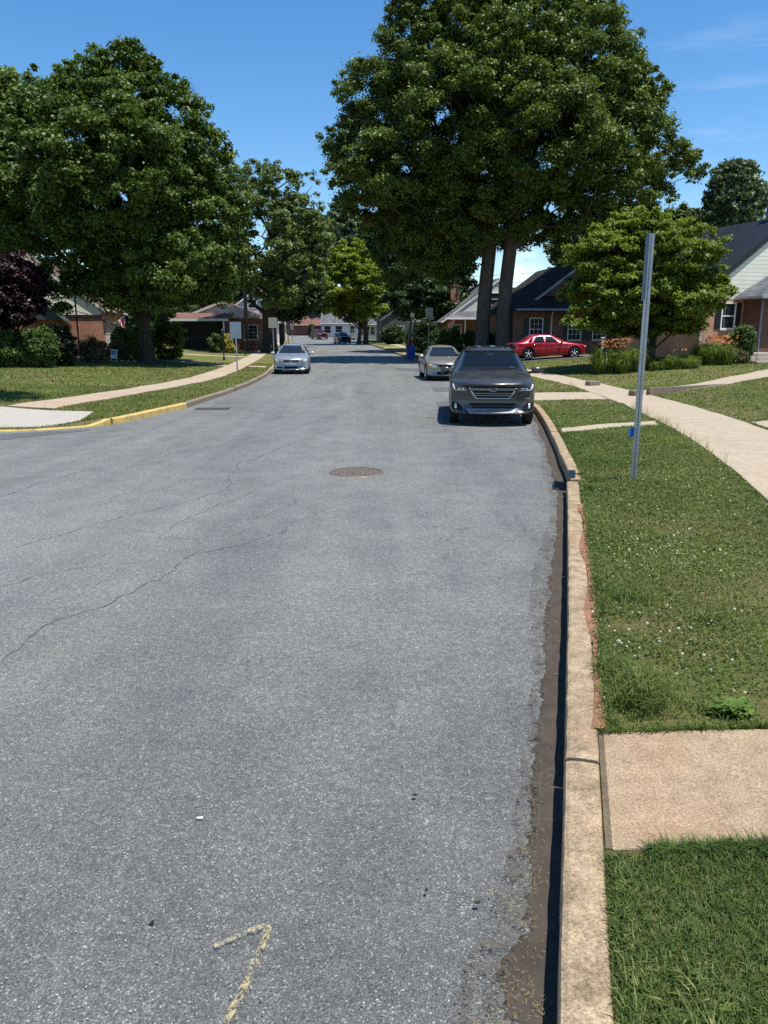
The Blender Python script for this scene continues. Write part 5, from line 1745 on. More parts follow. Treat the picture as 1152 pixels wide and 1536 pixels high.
def window(root, wall, u, z, w, h, frame='white', shut=None, depth=0.0, W=0, D=0, mullion=True, sill=True, lab=None, panes='pane'):
    """wall: 'f' front gable face (y=0), 'l' (x=0), 'r' (x=W); u along the wall, z sill height"""
    def P(a, out, zz):
        if wall == 'f': return Vector((a, depth - out, zz))
        if wall == 'l': return Vector((depth - out, a, zz))
        return Vector((W - depth + out, a, zz))

    def B(mb, a0, a1, o0, o1, z0, z1):
        p, q = P(a0, o0, z0), P(a1, o1, z1)
        mb.box((p + q) / 2, [abs(q[i] - p[i]) for i in range(3)])
    fr = MB(); t = .075
    B(fr, u - t, u + w + t, -.02, .055, z + h, z + h + t)
    B(fr, u - t, u + w + t, -.02, .055, z - t, z)
    B(fr, u - t, u, -.02, .053, z, z + h); B(fr, u + w, u + w + t, -.02, .053, z, z + h)
    B(fr, u, u + w, -.02, .046, z + h * .5 - .028, z + h * .5 + .028)
    o = fr.build('window', M[frame], root)
    if lab: o['label'] = lab
    pn = MB(); B(pn, u + .001, u + w - .001, -.02, .016, z + .001, z + h - .001)
    pn.build('pane', M[panes], o)
    if mullion:
        gb = MB()
        for i in (1, 2): B(gb, u + w * i / 3 - .011, u + w * i / 3 + .011, .012, .03, z, z + h)
        for f in (.25, .75): B(gb, u, u + w, .012, .028, z + h * f - .011, z + h * f + .011)
        gb.build('glazing_bar', M[frame], o)
    if sill:
        sl_ = MB(); B(sl_, u - t - .05, u + w + t + .05, -.02, .10, z - t - .06, z - t - .002); sl_.build('sill', M['step'], o)
    if shut:
        for a in (u - t - .36, u + w + t + .015):
            sh = MB()
            B(sh, a, a + .345, -.02, .035, z - .05, z + h + .05)
            for q in range(9): B(sh, a + .04, a + .305, .03, .046, z + h * (q + .25) / 9, z + h * (q + .75) / 9)
            sh.build('shutter', M[shut], root)
    return o


def house(name, label, loc, rotz, W, D, zw, zr, wall, gable, roof, ridge_at=.5, over=.3, overf=.22, fascia='white', base=-.4, cat='house', group='brick houses along the street', gutter=True, gable_z=None, down=()):
    """gable front on y=0 looking down -y; ridge runs along y"""
    root = thing(name, label, cat, loc, rotz, group)
    mb = MB(); mb.box((W / 2, D / 2, (zw + base) / 2), (W, D, zw - base)); mb.build('wall', M[wall], root)
    xm = W * ridge_at
    gz = gable_z or zw
    g = MB()
    g.prism([(.001, -.012, gz), (W - .001, -.012, gz), (W - .001, -.012, zw + .001), (xm, -.012, zr), (.001, -.012, zw + .001)] if gz != zw else [(.001, -.012, gz), (W - .001, -.012, gz), (xm, -.012, zr)], (0, D + .02, 0))
    g.build('gable', M[gable], root)
    r = MB()
    for s_ in (-1, 1):
        ex = -over if s_ < 0 else W + over
        run = xm if s_ < 0 else W - xm
        sl_ = (zr - zw) / run
        ze = zw - over * sl_
        a, b = Vector((ex, -overf, ze + .03)), Vector((xm, -overf, zr + .03))
        nrm = Vector((s_ * sl_, 0, 1)).normalized() * .14
        r.prism([a, b, b + Vector((0, 0, .16)), a + nrm], (0, D + 2 * overf, 0))
    ro = r.build('roof', M[roof], root)
    f = MB()
    for s_ in (-1, 1):
        ex = -over if s_ < 0 else W + over
        run = xm if s_ < 0 else W - xm
        sl_ = (zr - zw) / run
        a, b = Vector((ex, -overf - .025, zw - over * sl_ - .09)), Vector((xm, -overf - .025, zr - .09))
        f.prism([a, b, b + Vector((0, 0, .2)), a + Vector((0, 0, .2))], (0, .022, 0))
    f.build('bargeboard', M[fascia], ro)
    if gutter:
        for s_ in (-1, 1):
            ex = -over - .06 if s_ < 0 else W + over + .06
            run = xm if s_ < 0 else W - xm
            ze = zw - over * (zr - zw) / run
            q = MB(); q.box((ex, D / 2, ze + .05), (.115, D + 2 * overf + .03, .12), bev=.02); q.build('gutter', M[fascia], ro)
    for (x, y) in down:
        q = MB(); q.tube([(x, y, zw - .05), (x, y, .15), (x - .12, y - .1, .02)], .045, 8); q.build('downspout', M[fascia], root)
    return root


def chimney(parent, x, y, z0, z1, mat='brick', w=.6):
    mb = MB(); mb.box((x, y, (z0 + z1) / 2), (w, w * .8, z1 - z0)); mb.box((x, y, z1 + .05), (w + .1, w * .8 + .1, .1))
    ch = mb.build('chimney', M[mat], parent)
    q = MB(); q.cyl((x, y, z1 + .2), .1, .25, 12); q.build('chimney_pot', M['brick_tan'], ch)


def roof_of(root): return [c for c in root.children if c.name.startswith('roof')][0]


# --- right: black metal roof over cream gable and orange brick
hx = gx(1048, 40, .6); hzz = hz(hx, 40)
hA = house('brick_house', 'brick house with black metal roof and cream siding gable', (hx, 40, hzz), .36, 10.2, 6.5, 3.35, 7.05, 'brick_tan', 'siding_cream', 'metal_roof', over=.32, overf=.10, fascia='black', down=[(-.12, -.07)], gable_z=3.05)
for c in hA.children:
    if c.name.startswith('downspout'): c.data.materials[0] = M['offwhite']
window(hA, 'f', 1.22, 1.62, .78, 1.2, 'white', 'black', mullion=False)
chimney(roof_of(hA), 5.3, 1.3, 6.4, 8.0, 'brick')
# projecting entry with hipped grey roof
e = MB(); e.box((6.6, -.62, 1.3), (8.0, 1.22, 3.5)); e.build('entry_wall', M['brick_dark'], hA)
r = MB()
zf = 3.02
r.add([(1.95, -1.75, zf), (10.9, -1.75, zf), (10.9, .0, zf), (1.95, .0, zf), (4.6, .0, zf + 1.55), (9.4, .0, zf + 1.55), (1.95, -1.75, zf + .14), (10.9, -1.75, zf + .14), (1.95, 0, zf + .14), (10.9, 0, zf + .14)],
      [(0, 1, 2, 3), (0, 6, 7, 1), (0, 3, 8, 6), (1, 7, 9, 2), (6, 8, 4), (6, 4, 5, 7), (7, 5, 9), (3, 2, 9, 5, 4, 8)])
pr = r.build('entry_roof', M['shingle_grey'], hA)
q = MB(); q.box((6.42, -1.80, zf + .06), (9.1, .09, .13), bev=.02); q.box((1.9, -.9, zf + .06), (.09, 1.7, .13), bev=.02); q.build('gutter', M['grey_metal'], pr)
q = MB(); q.tube([(2.5, -1.29, zf - .05), (2.5, -1.29, .1)], .05, 8); q.build('downspout', M['slate'], hA)
window(hA, 'f', 3.55, 1.35, 1.1, 1.3, 'white', 'black', depth=-1.23, mullion=False, panes='pane')
q = MB(); q.box((5.9, -1.245, 1.25), (1.0, .04, 2.1)); dr = q.build('door', M['black'], hA); q = MB(); q.cyl((6.25, -1.3, 1.15), .035, .06, 10, 'y'); q.build('handle', M['satin'], dr)
# front steps and railing
sx, sy = gx(1143, 36.6, .6), 36.6
st = thing('front_steps', 'concrete front steps leading to the black door', 'steps', (sx, sy, hz(sx, sy)), .30)
for i in range(3):
    q = MB(); q.box((.9, .42 * i + 1.0, .085 + .17 * i - .06), (2.4, 2.0, .17), bev=.015); q.build('step', M['step'], st)
rl = thing('iron_railing', 'black iron railing on the front steps', 'railing', (sx, sy, hz(sx, sy)), .30)
q = MB()
for i in range(6): q.tube([(-.15, .2 + .35 * i, -.05), (-.15, .2 + .35 * i, .95 + .03 * i)], .012, 6)
q.build('baluster', M['iron'], rl)
q = MB(); q.tube([(-.15, .15, .97), (-.15, 2.0, 1.12)], .022, 8); q.build('handrail', M['iron'], rl)
# low post by the drive, step blocks in the lawn
x_ = gx(902, 42, .5)
p_ = thing('lamp_post', 'short white post at the edge of the red car driveway', 'post', (x_, 42, hz(x_, 42)))
q = MB(); q.box((0, 0, .55), (.12, .12, 1.3), bev=.01); q.build('post', M['offwhite'], p_)
q = MB(); q.box((0, 0, 1.22), (.17, .17, .05), bev=.015); q.build('post_cap', M['white'], p_)
for (px, Y, w, lab) in ((889, 27, .42, 'squat weathered stone block lying at the lawn edge near the red car'), (952, 22.5, .22, 'narrow grey block edging the path behind the sign post')):
    x_ = gx(px, Y, .3)
    o = MB().box((0, 0, .06), (w, .32, .22), bev=.03).build('stone_block', M['kerb_far'], None)
    o.location = (x_, Y, hz(x_, Y)); o.rotation_euler = (0, 0, .3); tag(o, lab, 'block')
x_ = gx(1050, 22.9, .3)
bx_ = [(7.72, 22.55), (8.6, 23.0), (10.4, 24.05), (11.6, 25.0)]
mb = MB()
mb.prism([(bx_[0][0], bx_[0][1], 0), (bx_[-1][0], bx_[-1][1], 0), (bx_[-1][0] - .06, bx_[-1][1] + .12, 0), (bx_[0][0] - .06, bx_[0][1] + .12, 0)], (0, 0, .34))
o = mb.build('retaining_edge', M['kerb_far']); o.location.z = hz(8.6, 23) - .18; tag(o, 'low weathered concrete edge along the path to the steps', 'edging')

# --- right: dark roofed house behind the red sedan
hx = gx(780, 56, .8); hzz = hz(hx, 56)
hB = house('brick_house', 'dark red brick house with steep dark roof behind the red sedan', (hx, 56, hzz), .10, 8.6, 10.5, 3.15, 6.35, 'brick_dark', 'brick_dark', 'shingle_dark', over=.3, overf=.8, fascia='slate', gutter=False)
r = MB()
r.prism([(-.5, -.02, 4.1), (9.1, -.02, 4.1), (9.1, -.02, 3.95), (-.5, -.02, 3.95)], (0, .01, 0))
r = MB(); z0 = 3.0
r.add([(-1.0, -2.3, z0), (9.3, -2.3, z0), (9.3, -.03, z0 + .95), (-1.0, -.03, z0 + .95), (-1.0, -2.3, z0 + .1), (9.3, -2.3, z0 + .1), (9.3, -.03, z0 + 1.05), (-1.0, -.03, z0 + 1.05)], [(0, 1, 2, 3), (4, 7, 6, 5), (0, 4, 5, 1), (1, 5, 6, 2), (0, 3, 7, 4), (3, 2, 6, 7)])
pr = r.build('porch_roof', M['shingle_dark'], hB)
q = MB(); q.box((4.15, -2.34, z0 + .04), (10.4, .09, .13), bev=.02); q.build('gutter', M['slate'], pr)
q = MB(); q.box((4.15, -.55, 1.3), (10.0, 1.06, 3.3)); q.build('front_wall', M['brick_dark'], hB)
d_ = MB(); d_.prism([(3.9, -1.2, 3.35), (6.1, -1.2, 3.35), (5.0, -1.2, 5.1)], (0, 1.6, 0)); d_.build('dormer', M['siding_grey_shaded'], hB)
d_ = MB()
for s_ in (-1, 1):
    d_.prism([(5.0 + s_ * 1.25, -1.32, 3.18), (5.0, -1.32, 5.18), (5.0, -1.32, 5.3), (5.0 + s_ * 1.33, -1.32, 3.18)], (0, 1.9, 0))
d_.build('dormer_roof', M['shingle_dark'], hB)
for u in (.35, 3.1, 4.9, 6.8): window(hB, 'f', u, 1.05, .85, 1.4, 'offwhite', 'green_trim', depth=-1.08, mullion=True)
q = MB(); q.tube([(1.85, -1.5, 2.95), (1.85, -1.16, 2.7), (1.85, -1.16, .1)], .05, 8); q.build('downspout', M['offwhite'], hB)
q = MB(); q.box((2.45, -1.095, 1.15), (.9, .04, 2.1)); dr = q.build('door', M['brick_dark'], hB); q = MB(); q.cyl((2.75, -1.13, 1.1), .035, .06, 10, 'y'); q.build('handle', M['satin'], dr)

# --- right: white gable with grey roof behind the trunks
hx = gx(671, 72, .9); hzz = hz(hx, 72)
hC = house('brick_house', 'brick house with white siding gable and grey roof behind the oak trunks', (hx, 72, hzz), .12, 9.2, 9.5, 3.0, 6.3, 'brick_dark', 'siding_white', 'shingle_grey', over=.55, overf=.08, fascia='white')
r = MB(); z0 = 2.85
r.add([(-.55, -1.1, z0), (9.7, -1.1, z0), (8.4, -.05, z0 + .6), (1.0, -.05, z0 + .6), (-.55, -1.1, z0 + .1), (9.7, -1.1, z0 + .1), (8.4, -.05, z0 + .7), (1.0, -.05, z0 + .7)], [(0, 1, 2, 3), (4, 7, 6, 5), (0, 4, 5, 1), (1, 5, 6, 2), (0, 3, 7, 4), (3, 2, 6, 7)])
pr = r.build('pent_roof', M['shingle_grey'], hC)
q = MB(); q.box((4.6, -1.13, z0 + .05), (10.2, .1, .15), bev=.02); q.build('gutter', M['white'], pr)
q = MB(); q.tube([(1.6, -.08, z0 + .1), (1.6, -.08, .05)], .07, 8); q.build('downspout', M['white'], hC)
window(hC, 'f', 3.9, 4.15, .75, 1.0, 'white', None, mullion=False, sill=False); window(hC, 'f', 4.8, 4.15, .75, 1.0, 'white', None, mullion=False, sill=False)
window(hC, 'f', .5, 1.0, .7, 1.35, 'offwhite', None); window(hC, 'f', 6.5, 1.0, 1.2, 1.35, 'offwhite', None)
chimney(roof_of(hC), 1.1, 2.6, 3.7, 5.9, 'brick', .8)
q = MB(); q.box((7.4, 2.2, 4.4), (4.6, 3.4, 2.3)); q.build('dormer', M['siding_white'], hC)
q = MB(); q.box((7.4, 2.1, 5.62), (5.0, 4.0, .14)); q.build('dormer_roof', M['shingle_grey'], hC)

# --- left: brick gable house by the maple
hx = gx(158, 52, .4); hzz = hz(hx, 52)
hD = house('brick_house', 'red brick house with cream siding gable beside the big maple', (hx - 9.6 * math.cos(.2), 52 - 9.6 * math.sin(.2), hzz), .2, 9.6, 11, 3.1, 6.5, 'brick', 'siding_cream', 'shingle_brown', over=.25, overf=.12, fascia='offwhite', gable_z=2.7)
q = MB(); q.box((4.8, -.03, 2.62), (9.6, .05, .16)); q.build('trim_band', M['black'], hD)
for u in (1.0, 2.35, 4.6, 7.6): window(hD, 'r', u, .75, .8, 1.5, 'offwhite', None, W=9.6)
q = MB(); q.prism([(5.0, -1.7, 2.35), (7.4, -1.7, 2.35), (6.2, -1.7, 3.45)], (0, 1.66, 0)); pch = q.build('porch_gable', M['siding_dark'], hD)
q = MB()
for s_ in (-1, 1): q.prism([(6.2 + s_ * 1.4, -1.85, 2.22), (6.2, -1.85, 3.5), (6.2, -1.85, 3.64), (6.2 + s_ * 1.52, -1.85, 2.22)], (0, 1.8, 0))
q.build('porch_roof', M['green_trim'], pch)
for s_ in (-1, 1):
    q = MB(); q.tube([(6.2 + s_ * 1.1, -1.6, 2.3), (6.2 + s_ * 1.1, -.05, 1.3)], .05, 6); q.build('porch_brace', M['black'], hD)
q = MB(); q.box((6.2, -.025, 1.05), (.95, .05, 2.1)); dr = q.build('door', M['green_trim'], hD); q = MB(); q.cyl((6.55, -.07, 1.05), .035, .06, 10, 'y'); q.build('handle', M['satin'], dr)
# flag on the facade
fp = Vector((hx - .75, 56.0, hzz + 2.1))
fl = thing('flag', 'small red white and blue flag on a slanted pole by the brick house windows', 'flag', tuple(fp), 0)
q = MB(); q.tube([(0, 0, 0), (1.0, -.1, .62)], .014, 6); q.build('flagpole', M['offwhite'], fl)
M['flag_red'] = plain('flag_red', (.45, .02, .03), .8); M['flag_blue'] = plain('flag_blue', (.02, .04, .18), .8)
vs = []; nx_, nz_ = 8, 13
for i in range(nx_ + 1):
    for j in range(nz_ + 1): vs.append((.98 - .42 * i / nx_, -.1 + .05 * math.sin(i * 1.3 + j * .5), .60 - .26 * i / nx_ - .85 * j / nz_))
me = mesh_from('cloth', vs, [(i * (nz_ + 1) + j, (i + 1) * (nz_ + 1) + j, (i + 1) * (nz_ + 1) + j + 1, i * (nz_ + 1) + j + 1) for i in range(nx_) for j in range(nz_)])
me.materials.append(M['flag_red']); me.materials.append(M['white']); me.materials.append(M['flag_blue'])
for n_, p in enumerate(me.polygons):
    i, j = divmod(n_, nz_)
    p.material_index = 2 if (i < 4 and j < 5) else i % 2
link('cloth', me, None, fl, True)

# --- left: ranch with carport
hx = gx(266, 72, .4); hzz = hz(hx, 72)
hE = house('carport_house', 'low brick house with brown roofed open carport', (hx - .5, 76.5, hzz), .06, 7.6, 9, 2.9, 4.35, 'brick', 'siding_white', 'shingle_red', over=.45, overf=.3, fascia='offwhite', group='brick houses along the street')
r = MB(); r.add([(-.6, -4.2, 2.6), (4.9, -4.2, 2.6), (4.9, -.1, 3.25), (-.6, -.1, 3.25), (-.6, -4.2, 2.75), (4.9, -4.2, 2.75), (4.9, -.1, 3.4), (-.6, -.1, 3.4)], [(0, 1, 2, 3), (4, 7, 6, 5), (0, 4, 5, 1), (1, 5, 6, 2), (0, 3, 7, 4), (3, 2, 6, 7)])
cr_ = r.build('carport_roof', M['shingle_red'], hE)
q = MB(); q.box((2.15, -4.24, 2.66), (5.6, .06, .22)); q.build('bargeboard', M['offwhite'], cr_)
for x in (-.3, 4.45):
    q = MB(); q.box((x, -3.9, 1.2), (.14, .14, 2.85)); q.build('carport_post', M['white'], hE)
q = MB(); q.box((4.95, -2.0, 1.25), (.6, .5, 2.7)); q.box((5.3, -.4, 1.25), (.5, .6, 2.7)); q.build('brick_pier', M['brick'], hE)
q = MB(); q.box((-.4, -1.9, 1.2), (.2, 3.6, 2.7)); q.build('shade_wall', M['brick_dark'], hE)  # added wall in darker brick, closes the carport so its inside stays shaded
q = MB(); q.box((2.0, -.07, 1.35), (4.5, .1, 2.6)); q.build('shade_panel', M['green_trim'], hE)  # dark back panel: the carport's inner shade is put into its colour
q = MB(); q.box((4.62, -1.9, 1.3), (.14, 3.5, 2.75)); q.build('shade_wall', M['brick_dark'], hE)  # added on the sunny side to block sun from the carport
window(hE, 'f', 5.9, .9, 1.2, 1.3, 'white', None)

# --- left: white gabled house with brick base, then the pillared porch
hx = gx(330, 90, .4); hzz = hz(hx, 90)
hF = house('gabled_house', 'pale gabled house with brick ground floor behind the first street sign', (hx, 90, hzz), .05, 5.6, 9, 3.0, 6.3, 'brick', 'siding_blue', 'shingle_brown', over=.3, overf=.2, fascia='white', ridge_at=.8)
window(hF, 'f', 3.4, 4.2, .9, .9, 'white', None, mullion=False, sill=False)
window(hF, 'f', 3.2, .9, 1.8, 1.4, 'white', None)
hx = gx(362, 94, .4)
hG = house('porch_house', 'white house front with pillared porch beyond the utility pole', (hx, 97, hz(hx, 96)), .08, 4.2, 8, 2.9, 5.0, 'siding_dark', 'siding_white', 'shingle_brown', over=.3, overf=.25, fascia='white')
r = MB(); r.add([(-.3, -3.0, 3.2), (4.5, -3.0, 2.55), (4.5, -.1, 2.75), (-.3, -.1, 3.4), (-.3, -3.0, 3.38), (4.5, -3.0, 2.73), (4.5, -.1, 2.93), (-.3, -.1, 3.58)], [(0, 1, 2, 3), (4, 7, 6, 5), (0, 4, 5, 1), (1, 5, 6, 2), (0, 3, 7, 4), (3, 2, 6, 7)])
r.build('porch_roof', M['white'], hG)
for x, h_ in ((.9, 3.0), (2.5, 2.8), (4.1, 2.58)):
    q = MB(); q.cyl((x, -2.7, h_ / 2 - .05), .17, h_ + .1, 14); q.box((x, -2.7, .1), (.45, .45, .25)); q.build('porch_column', M['white'], hG)
q = MB()
for i in range(9): q.box((2.6 + i * .16, -2.7, .75), (.05, .05, .8))
q.box((3.25, -2.7, 1.15), (1.5, .07, .07)); q.build('porch_railing', M['white'], hG)

# --- far across the bend
hx = gx(437, 160, 1.6)
hH = house('ranch_house', 'low far house with red brown roof at the head of the road', (hx, 160, hz(hx, 160)), 1.45, 8, 12, 2.2, 4.0, 'brick_dark', 'siding_cream', 'shingle_red', over=.4, fascia='offwhite', cat='house', group='far houses at the bend')
hH.location.x += 6
hx = gx(480, 150, 1.5)
hI = house('ranch_house', 'far white bungalow with grey hip roof behind the black wagon', (hx + 10.5, 152, hz(hx + 6, 152)), math.pi / 2, 9, 10.4, 2.55, 4.6, 'siding_white', 'siding_white', 'shingle_grey', over=.5, fascia='white', group='far houses at the bend')
for u in (1.2, 3.6, 6.4, 8.6): window(hI, 'l', u, .7, 1.2, 1.2, 'offwhite', None, mullion=False)
hx = gx(536, 140, 1.3)
hJ = house('ranch_house', 'far white cottage with bay window and porch behind the yellow green tree', (hx + 5.2, 138, hz(hx + 3, 138)), math.pi / 2, 7, 5.6, 2.6, 4.2, 'siding_white', 'siding_white', 'shingle_grey', over=.4, fascia='white', group='far houses at the bend')
for u in (.6, 1.6, 2.6): window(hJ, 'l', 5.2 - u - .6, .8, .75, 1.3, 'white', None, mullion=False)
q = MB(); q.box((-.03, .8, 1.05), (.05, .9, 2.1)); q.build('door', M['offwhite'], hJ)
hx = gx(573, 116, .8)
hK = house('shaded_house', 'grey house standing in deep tree shade beyond the blue bin', (hx, 116, hz(hx, 116)), .1, 9.5, 9, 3.4, 6.4, 'siding_grey_shaded', 'siding_grey_shaded', 'shingle_dark', over=.3, fascia='slate', group='far houses at the bend')
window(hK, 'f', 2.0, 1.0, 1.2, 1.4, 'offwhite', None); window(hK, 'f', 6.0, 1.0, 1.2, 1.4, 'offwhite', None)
hx = gx(632, 92, .8)
hL = house('shaded_house', 'pale shaded house front seen between the dark maple and white gable', (hx, 94, hz(hx, 94)), .1, 7, 8, 3.0, 5.2, 'siding_grey_shaded', 'siding_white', 'shingle_grey', over=.3, fascia='white', group='far houses at the bend')
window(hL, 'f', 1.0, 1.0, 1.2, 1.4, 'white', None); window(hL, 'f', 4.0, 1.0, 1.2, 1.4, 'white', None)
hx = gx(432, 128, .8) - 4.6
hM = house('porch_house', 'small brick house with white porch far up the left side', (hx, 128, hz(hx, 128)), .2, 4.4, 8, 2.6, 4.2, 'brick', 'siding_white', 'shingle_brown', over=.4, fascia='white', group='far houses at the bend')
for x in (.3, 2.2, 4.1):
    q = MB(); q.cyl((x, -1.8, 1.2), .13, 2.6, 10); q.build('porch_column', M['white'], hM)
q = MB(); q.box((2.2, -1.1, 2.6), (5, 2.2, .2)); q.build('porch_roof', M['white'], hM)
# ------------------------------------------------------------------ street furniture and small things
M['galv'] = plain('galvanized_steel', (.36, .375, .40), .42, .5, .7, .18, 8)
M['sign_back'] = plain('aluminium_sign_back', (.19, .245, .30), .5, .4, .2, .1, 4)
M['sign_tan'] = plain('weathered_sign_back', (.34, .32, .28), .55, .4, .3, .1, 4)
M['blue_tag'] = plain('blue_plastic', (.008, .10, .42), .4)
M['bin_blue'] = plain('blue_bin_plastic', (.010, .050, .26), .45, .4)
M['bin_black'] = plain('dark_bin_plastic', (.022, .024, .026), .5, .4)
M['wood_pole'] = m_bark('weathered_pole_wood', (.10, .075, .05), (.22, .17, .12))
M['iron_cover'] = plain('rusty_iron', (.15, .125, .10), .6, .4, .3, .4, 14)
M['hole'] = plain('drain_dark', (.012, .012, .012), .9, .1)


def channel_post(mb, height, pitch=.0254, w=.08, hole=.0055, z0=-.3):
    """perforated U-channel: web with real holes, two flared flanges"""
    n = int((height - z0) / pitch)
    hw = w * .28
    for i in range(n):
        z = z0 + i * pitch
        vs = [(-hw, 0, z), (hw, 0, z), (hw, 0, z + pitch), (-hw, 0, z + pitch)]
        c = z + pitch / 2
        ho = [(hole * math.cos(-2.356 + k_ * math.pi / 4), 0, c + hole * math.sin(-2.356 + k_ * math.pi / 4)) for k_ in range(8)]
        fs = [(0, 1, 6, 5, 4), (1, 2, 8, 7, 6), (2, 3, 10, 9, 8), (3, 0, 4, 11, 10)]
        mb.add(vs + ho, fs)
    h_ = height
    for s_ in (-1, 1):
        mb.prism([(s_ * hw, 0, z0), (s_ * hw, .003, z0), (s_ * (hw + .007), .033, z0), (s_ * w / 2, .035, z0), (s_ * w / 2, .031, z0), (s_ * (hw + .010), .029, z0)], (0, 0, n * pitch))


px0 = gp(950, 717, .165)
sp_ = thing('sign_post', 'tall perforated steel sign post in the grass with a sign seen edge-on', 'sign post', (px0[0], px0[1], hz(*px0)), R_(76))
PW = .072
mb = MB()
for q in range(4):
    rm = Matrix.Rotation(q * math.pi / 2, 3, 'Z')
    f_ = MB(); n_ = int(3.27 / .0254)
    for i in range(n_):
        z = -.3 + i * .0254; hw = PW / 2
        vs = [(-hw, -hw, z), (hw, -hw, z), (hw, -hw, z + .0254), (-hw, -hw, z + .0254)]
        ho = [(.0078 * math.cos(-2.356 + k_ * math.pi / 4), -hw, z + .0127 + .0078 * math.sin(-2.356 + k_ * math.pi / 4)) for k_ in range(8)]
        f_.add(vs + ho, [(0, 1, 6, 5, 4), (1, 2, 8, 7, 6), (2, 3, 10, 9, 8), (3, 0, 4, 11, 10)])
    mb.add([rm @ v for v in f_.v], f_.f)
mb.build('post', M['galv'], sp_, fix=False)
mb = MB(); mb.box((0, 0, 1.3), (PW - .012, PW - .012, 3.1)); mb.build('shade_core', M['hole'], sp_)  # added dark box: shade inside the hollow tube, so the holes look black
mb = MB()
mb.box((0, 0, 0), (.61, .004, .76), bev=.0018)
pl = mb.build('sign_plate', M['sign_back'], sp_)
pl.location = (-.03, PW / 2 + .006, 2.57)
mb = MB()
for z in (-.25, .25): mb.cyl((.03, .004, z), .012, .02, 10, 'y')
bo_ = mb.build('bolt', M['galv'], pl)
tg = thing('ribbon_tag', 'blue plastic tag tied to the perforated sign post', 'tag', (px0[0] - .045, px0[1] - .01, hz(*px0) + .62))
mb = MB()
mb.prism([(0, 0, .045), (-.055, .01, .01), (-.05, .0, -.07), (-.01, .005, -.09), (.012, .0, -.02)], (.0, .012, 0))
mb.build('tag', M['blue_tag'], tg)
mb = MB(); mb.tube([(.0, .0, .03), (.03, -.03, .035), (.075, -.02, .03), (.08, .03, .03)], .006, 6); mb.build('tie', M['blue_tag'], tg)

# manhole cover, flush iron with a raised block pattern
mh = gp(535, 708.5)
mc = thing('manhole_cover', 'round iron manhole cover with block pattern in the road', 'manhole cover', (mh[0], mh[1], .004))
mb = MB(); mb.lathe([(0, .002), (.345, .002), (.35, -.01)], 48); mb.build('cover', M['iron_cover'], mc)
mb = MB(); mb.lathe([(.352, -.005), (.352, .008), (.39, .006), (.40, -.005)], 48); mb.build('rim', M['iron_cover'], mc)
mb = MB()
for i in range(-5, 6):
    for j in range(-5, 6):
        if math.hypot(i, j) * .062 < .315: mb.box((i * .062, j * .062, .006), (.036, .036, .010), bev=.004)
mb.build('tread_blocks', M['iron_cover'], mc)
mb = MB(); mb.lathe([(.0, -.001), (.343, -.001)], 40)
# storm drain at the left kerb
dg = gp(318, 614.5)
gd = thing('storm_drain', 'iron storm drain grate at the foot of the left kerb', 'storm drain', (-4.55, 20.45, .004), .05); gd.scale = (.85, .7, 1)
mb = MB(); mb.box((0, 0, -.004), (1.05, .72, .008)); mb.build('pit', M['hole'], gd)
mb = MB()
for i in range(13): mb.box((-.46 + i * .077, 0, .006), (.032, .66, .014))
for y in (-.34, .34): mb.box((0, y, .005), (1.05, .05, .012))
mb.build('grate', M['iron_cover'], gd)


def bin_(name, label, px, Y, mat, s=1.0, rot=0.0):
    x = gx(px, Y, .4)
    z = float(Rz(Y)) if x < float(xR(Y)) else hz(x, Y)
    root = thing(name, label, 'wheelie bin', (x, Y, z), rot)
    mb = MB()
    a, b, h_ = .25 * s, .31 * s, 1.0 * s
    mb.add([(-a, -a, .06), (a, -a, .06), (a, a, .06), (-a, a, .06), (-b, -b, h_), (b, -b, h_), (b, b, h_), (-b, b, h_)], [(3, 2, 1, 0), (0, 1, 5, 4), (1, 2, 6, 5), (2, 3, 7, 6), (3, 0, 4, 7), (4, 5, 6, 7)])
    mb.box((0, -b + .02, h_ - .12), (b * 1.8, .03, .04)); mb.build('body', M[mat], root)
    mb = MB(); mb.box((0, 0, h_ + .035), (b * 2.1, b * 2.15, .065), bev=.025); mb.build('lid', M[mat], root)
    for s_ in (-1, 1):
        mb = MB(); mb.cyl((s_ * a * .9, a + .06, .11), .11, .05, 16, 'x'); mb.build('wheel', M['tyre'], root)
    mb = MB(); mb.tube([(-.18 * s, b + .06, h_ - .03), (.18 * s, b + .06, h_ - .03)], .016, 8); mb.build('handle', M[mat], root)
    return root


bin_('recycling_bin', 'bright blue lidded bin standing at the kerb', 616, 57, 'bin_blue', 1.0, .2)
bin_('rubbish_bin', 'nearly black bin half hidden by the tan sedan', 645, 41.5, 'bin_black', 1.0, .1)


def sign(label, px, pyb, pyt, Y, wpx, hpx, mat, post='galv', rot=0.0, cat='street sign', group=None):
    x = gx(px, Y, .3); z = hz(x, Y)
    root = thing('street_sign', label, cat, (x, Y, z), rot, group)
    top = at(px, pyt, Y).z - z
    depth = Y * math.cos(PITCH)
    w, h_ = wpx * depth / FPX, hpx * depth / FPX
    mb = MB(); mb.tube([(0, 0, -.3), (0, 0, top)], .034, 8); mb.build('post', M[post], root)
    mb = MB(); mb.box((0, -.045, top - h_ / 2 + .03), (w, .006, h_), bev=.003); mb.build('sign_plate', M[mat], root)
    return root


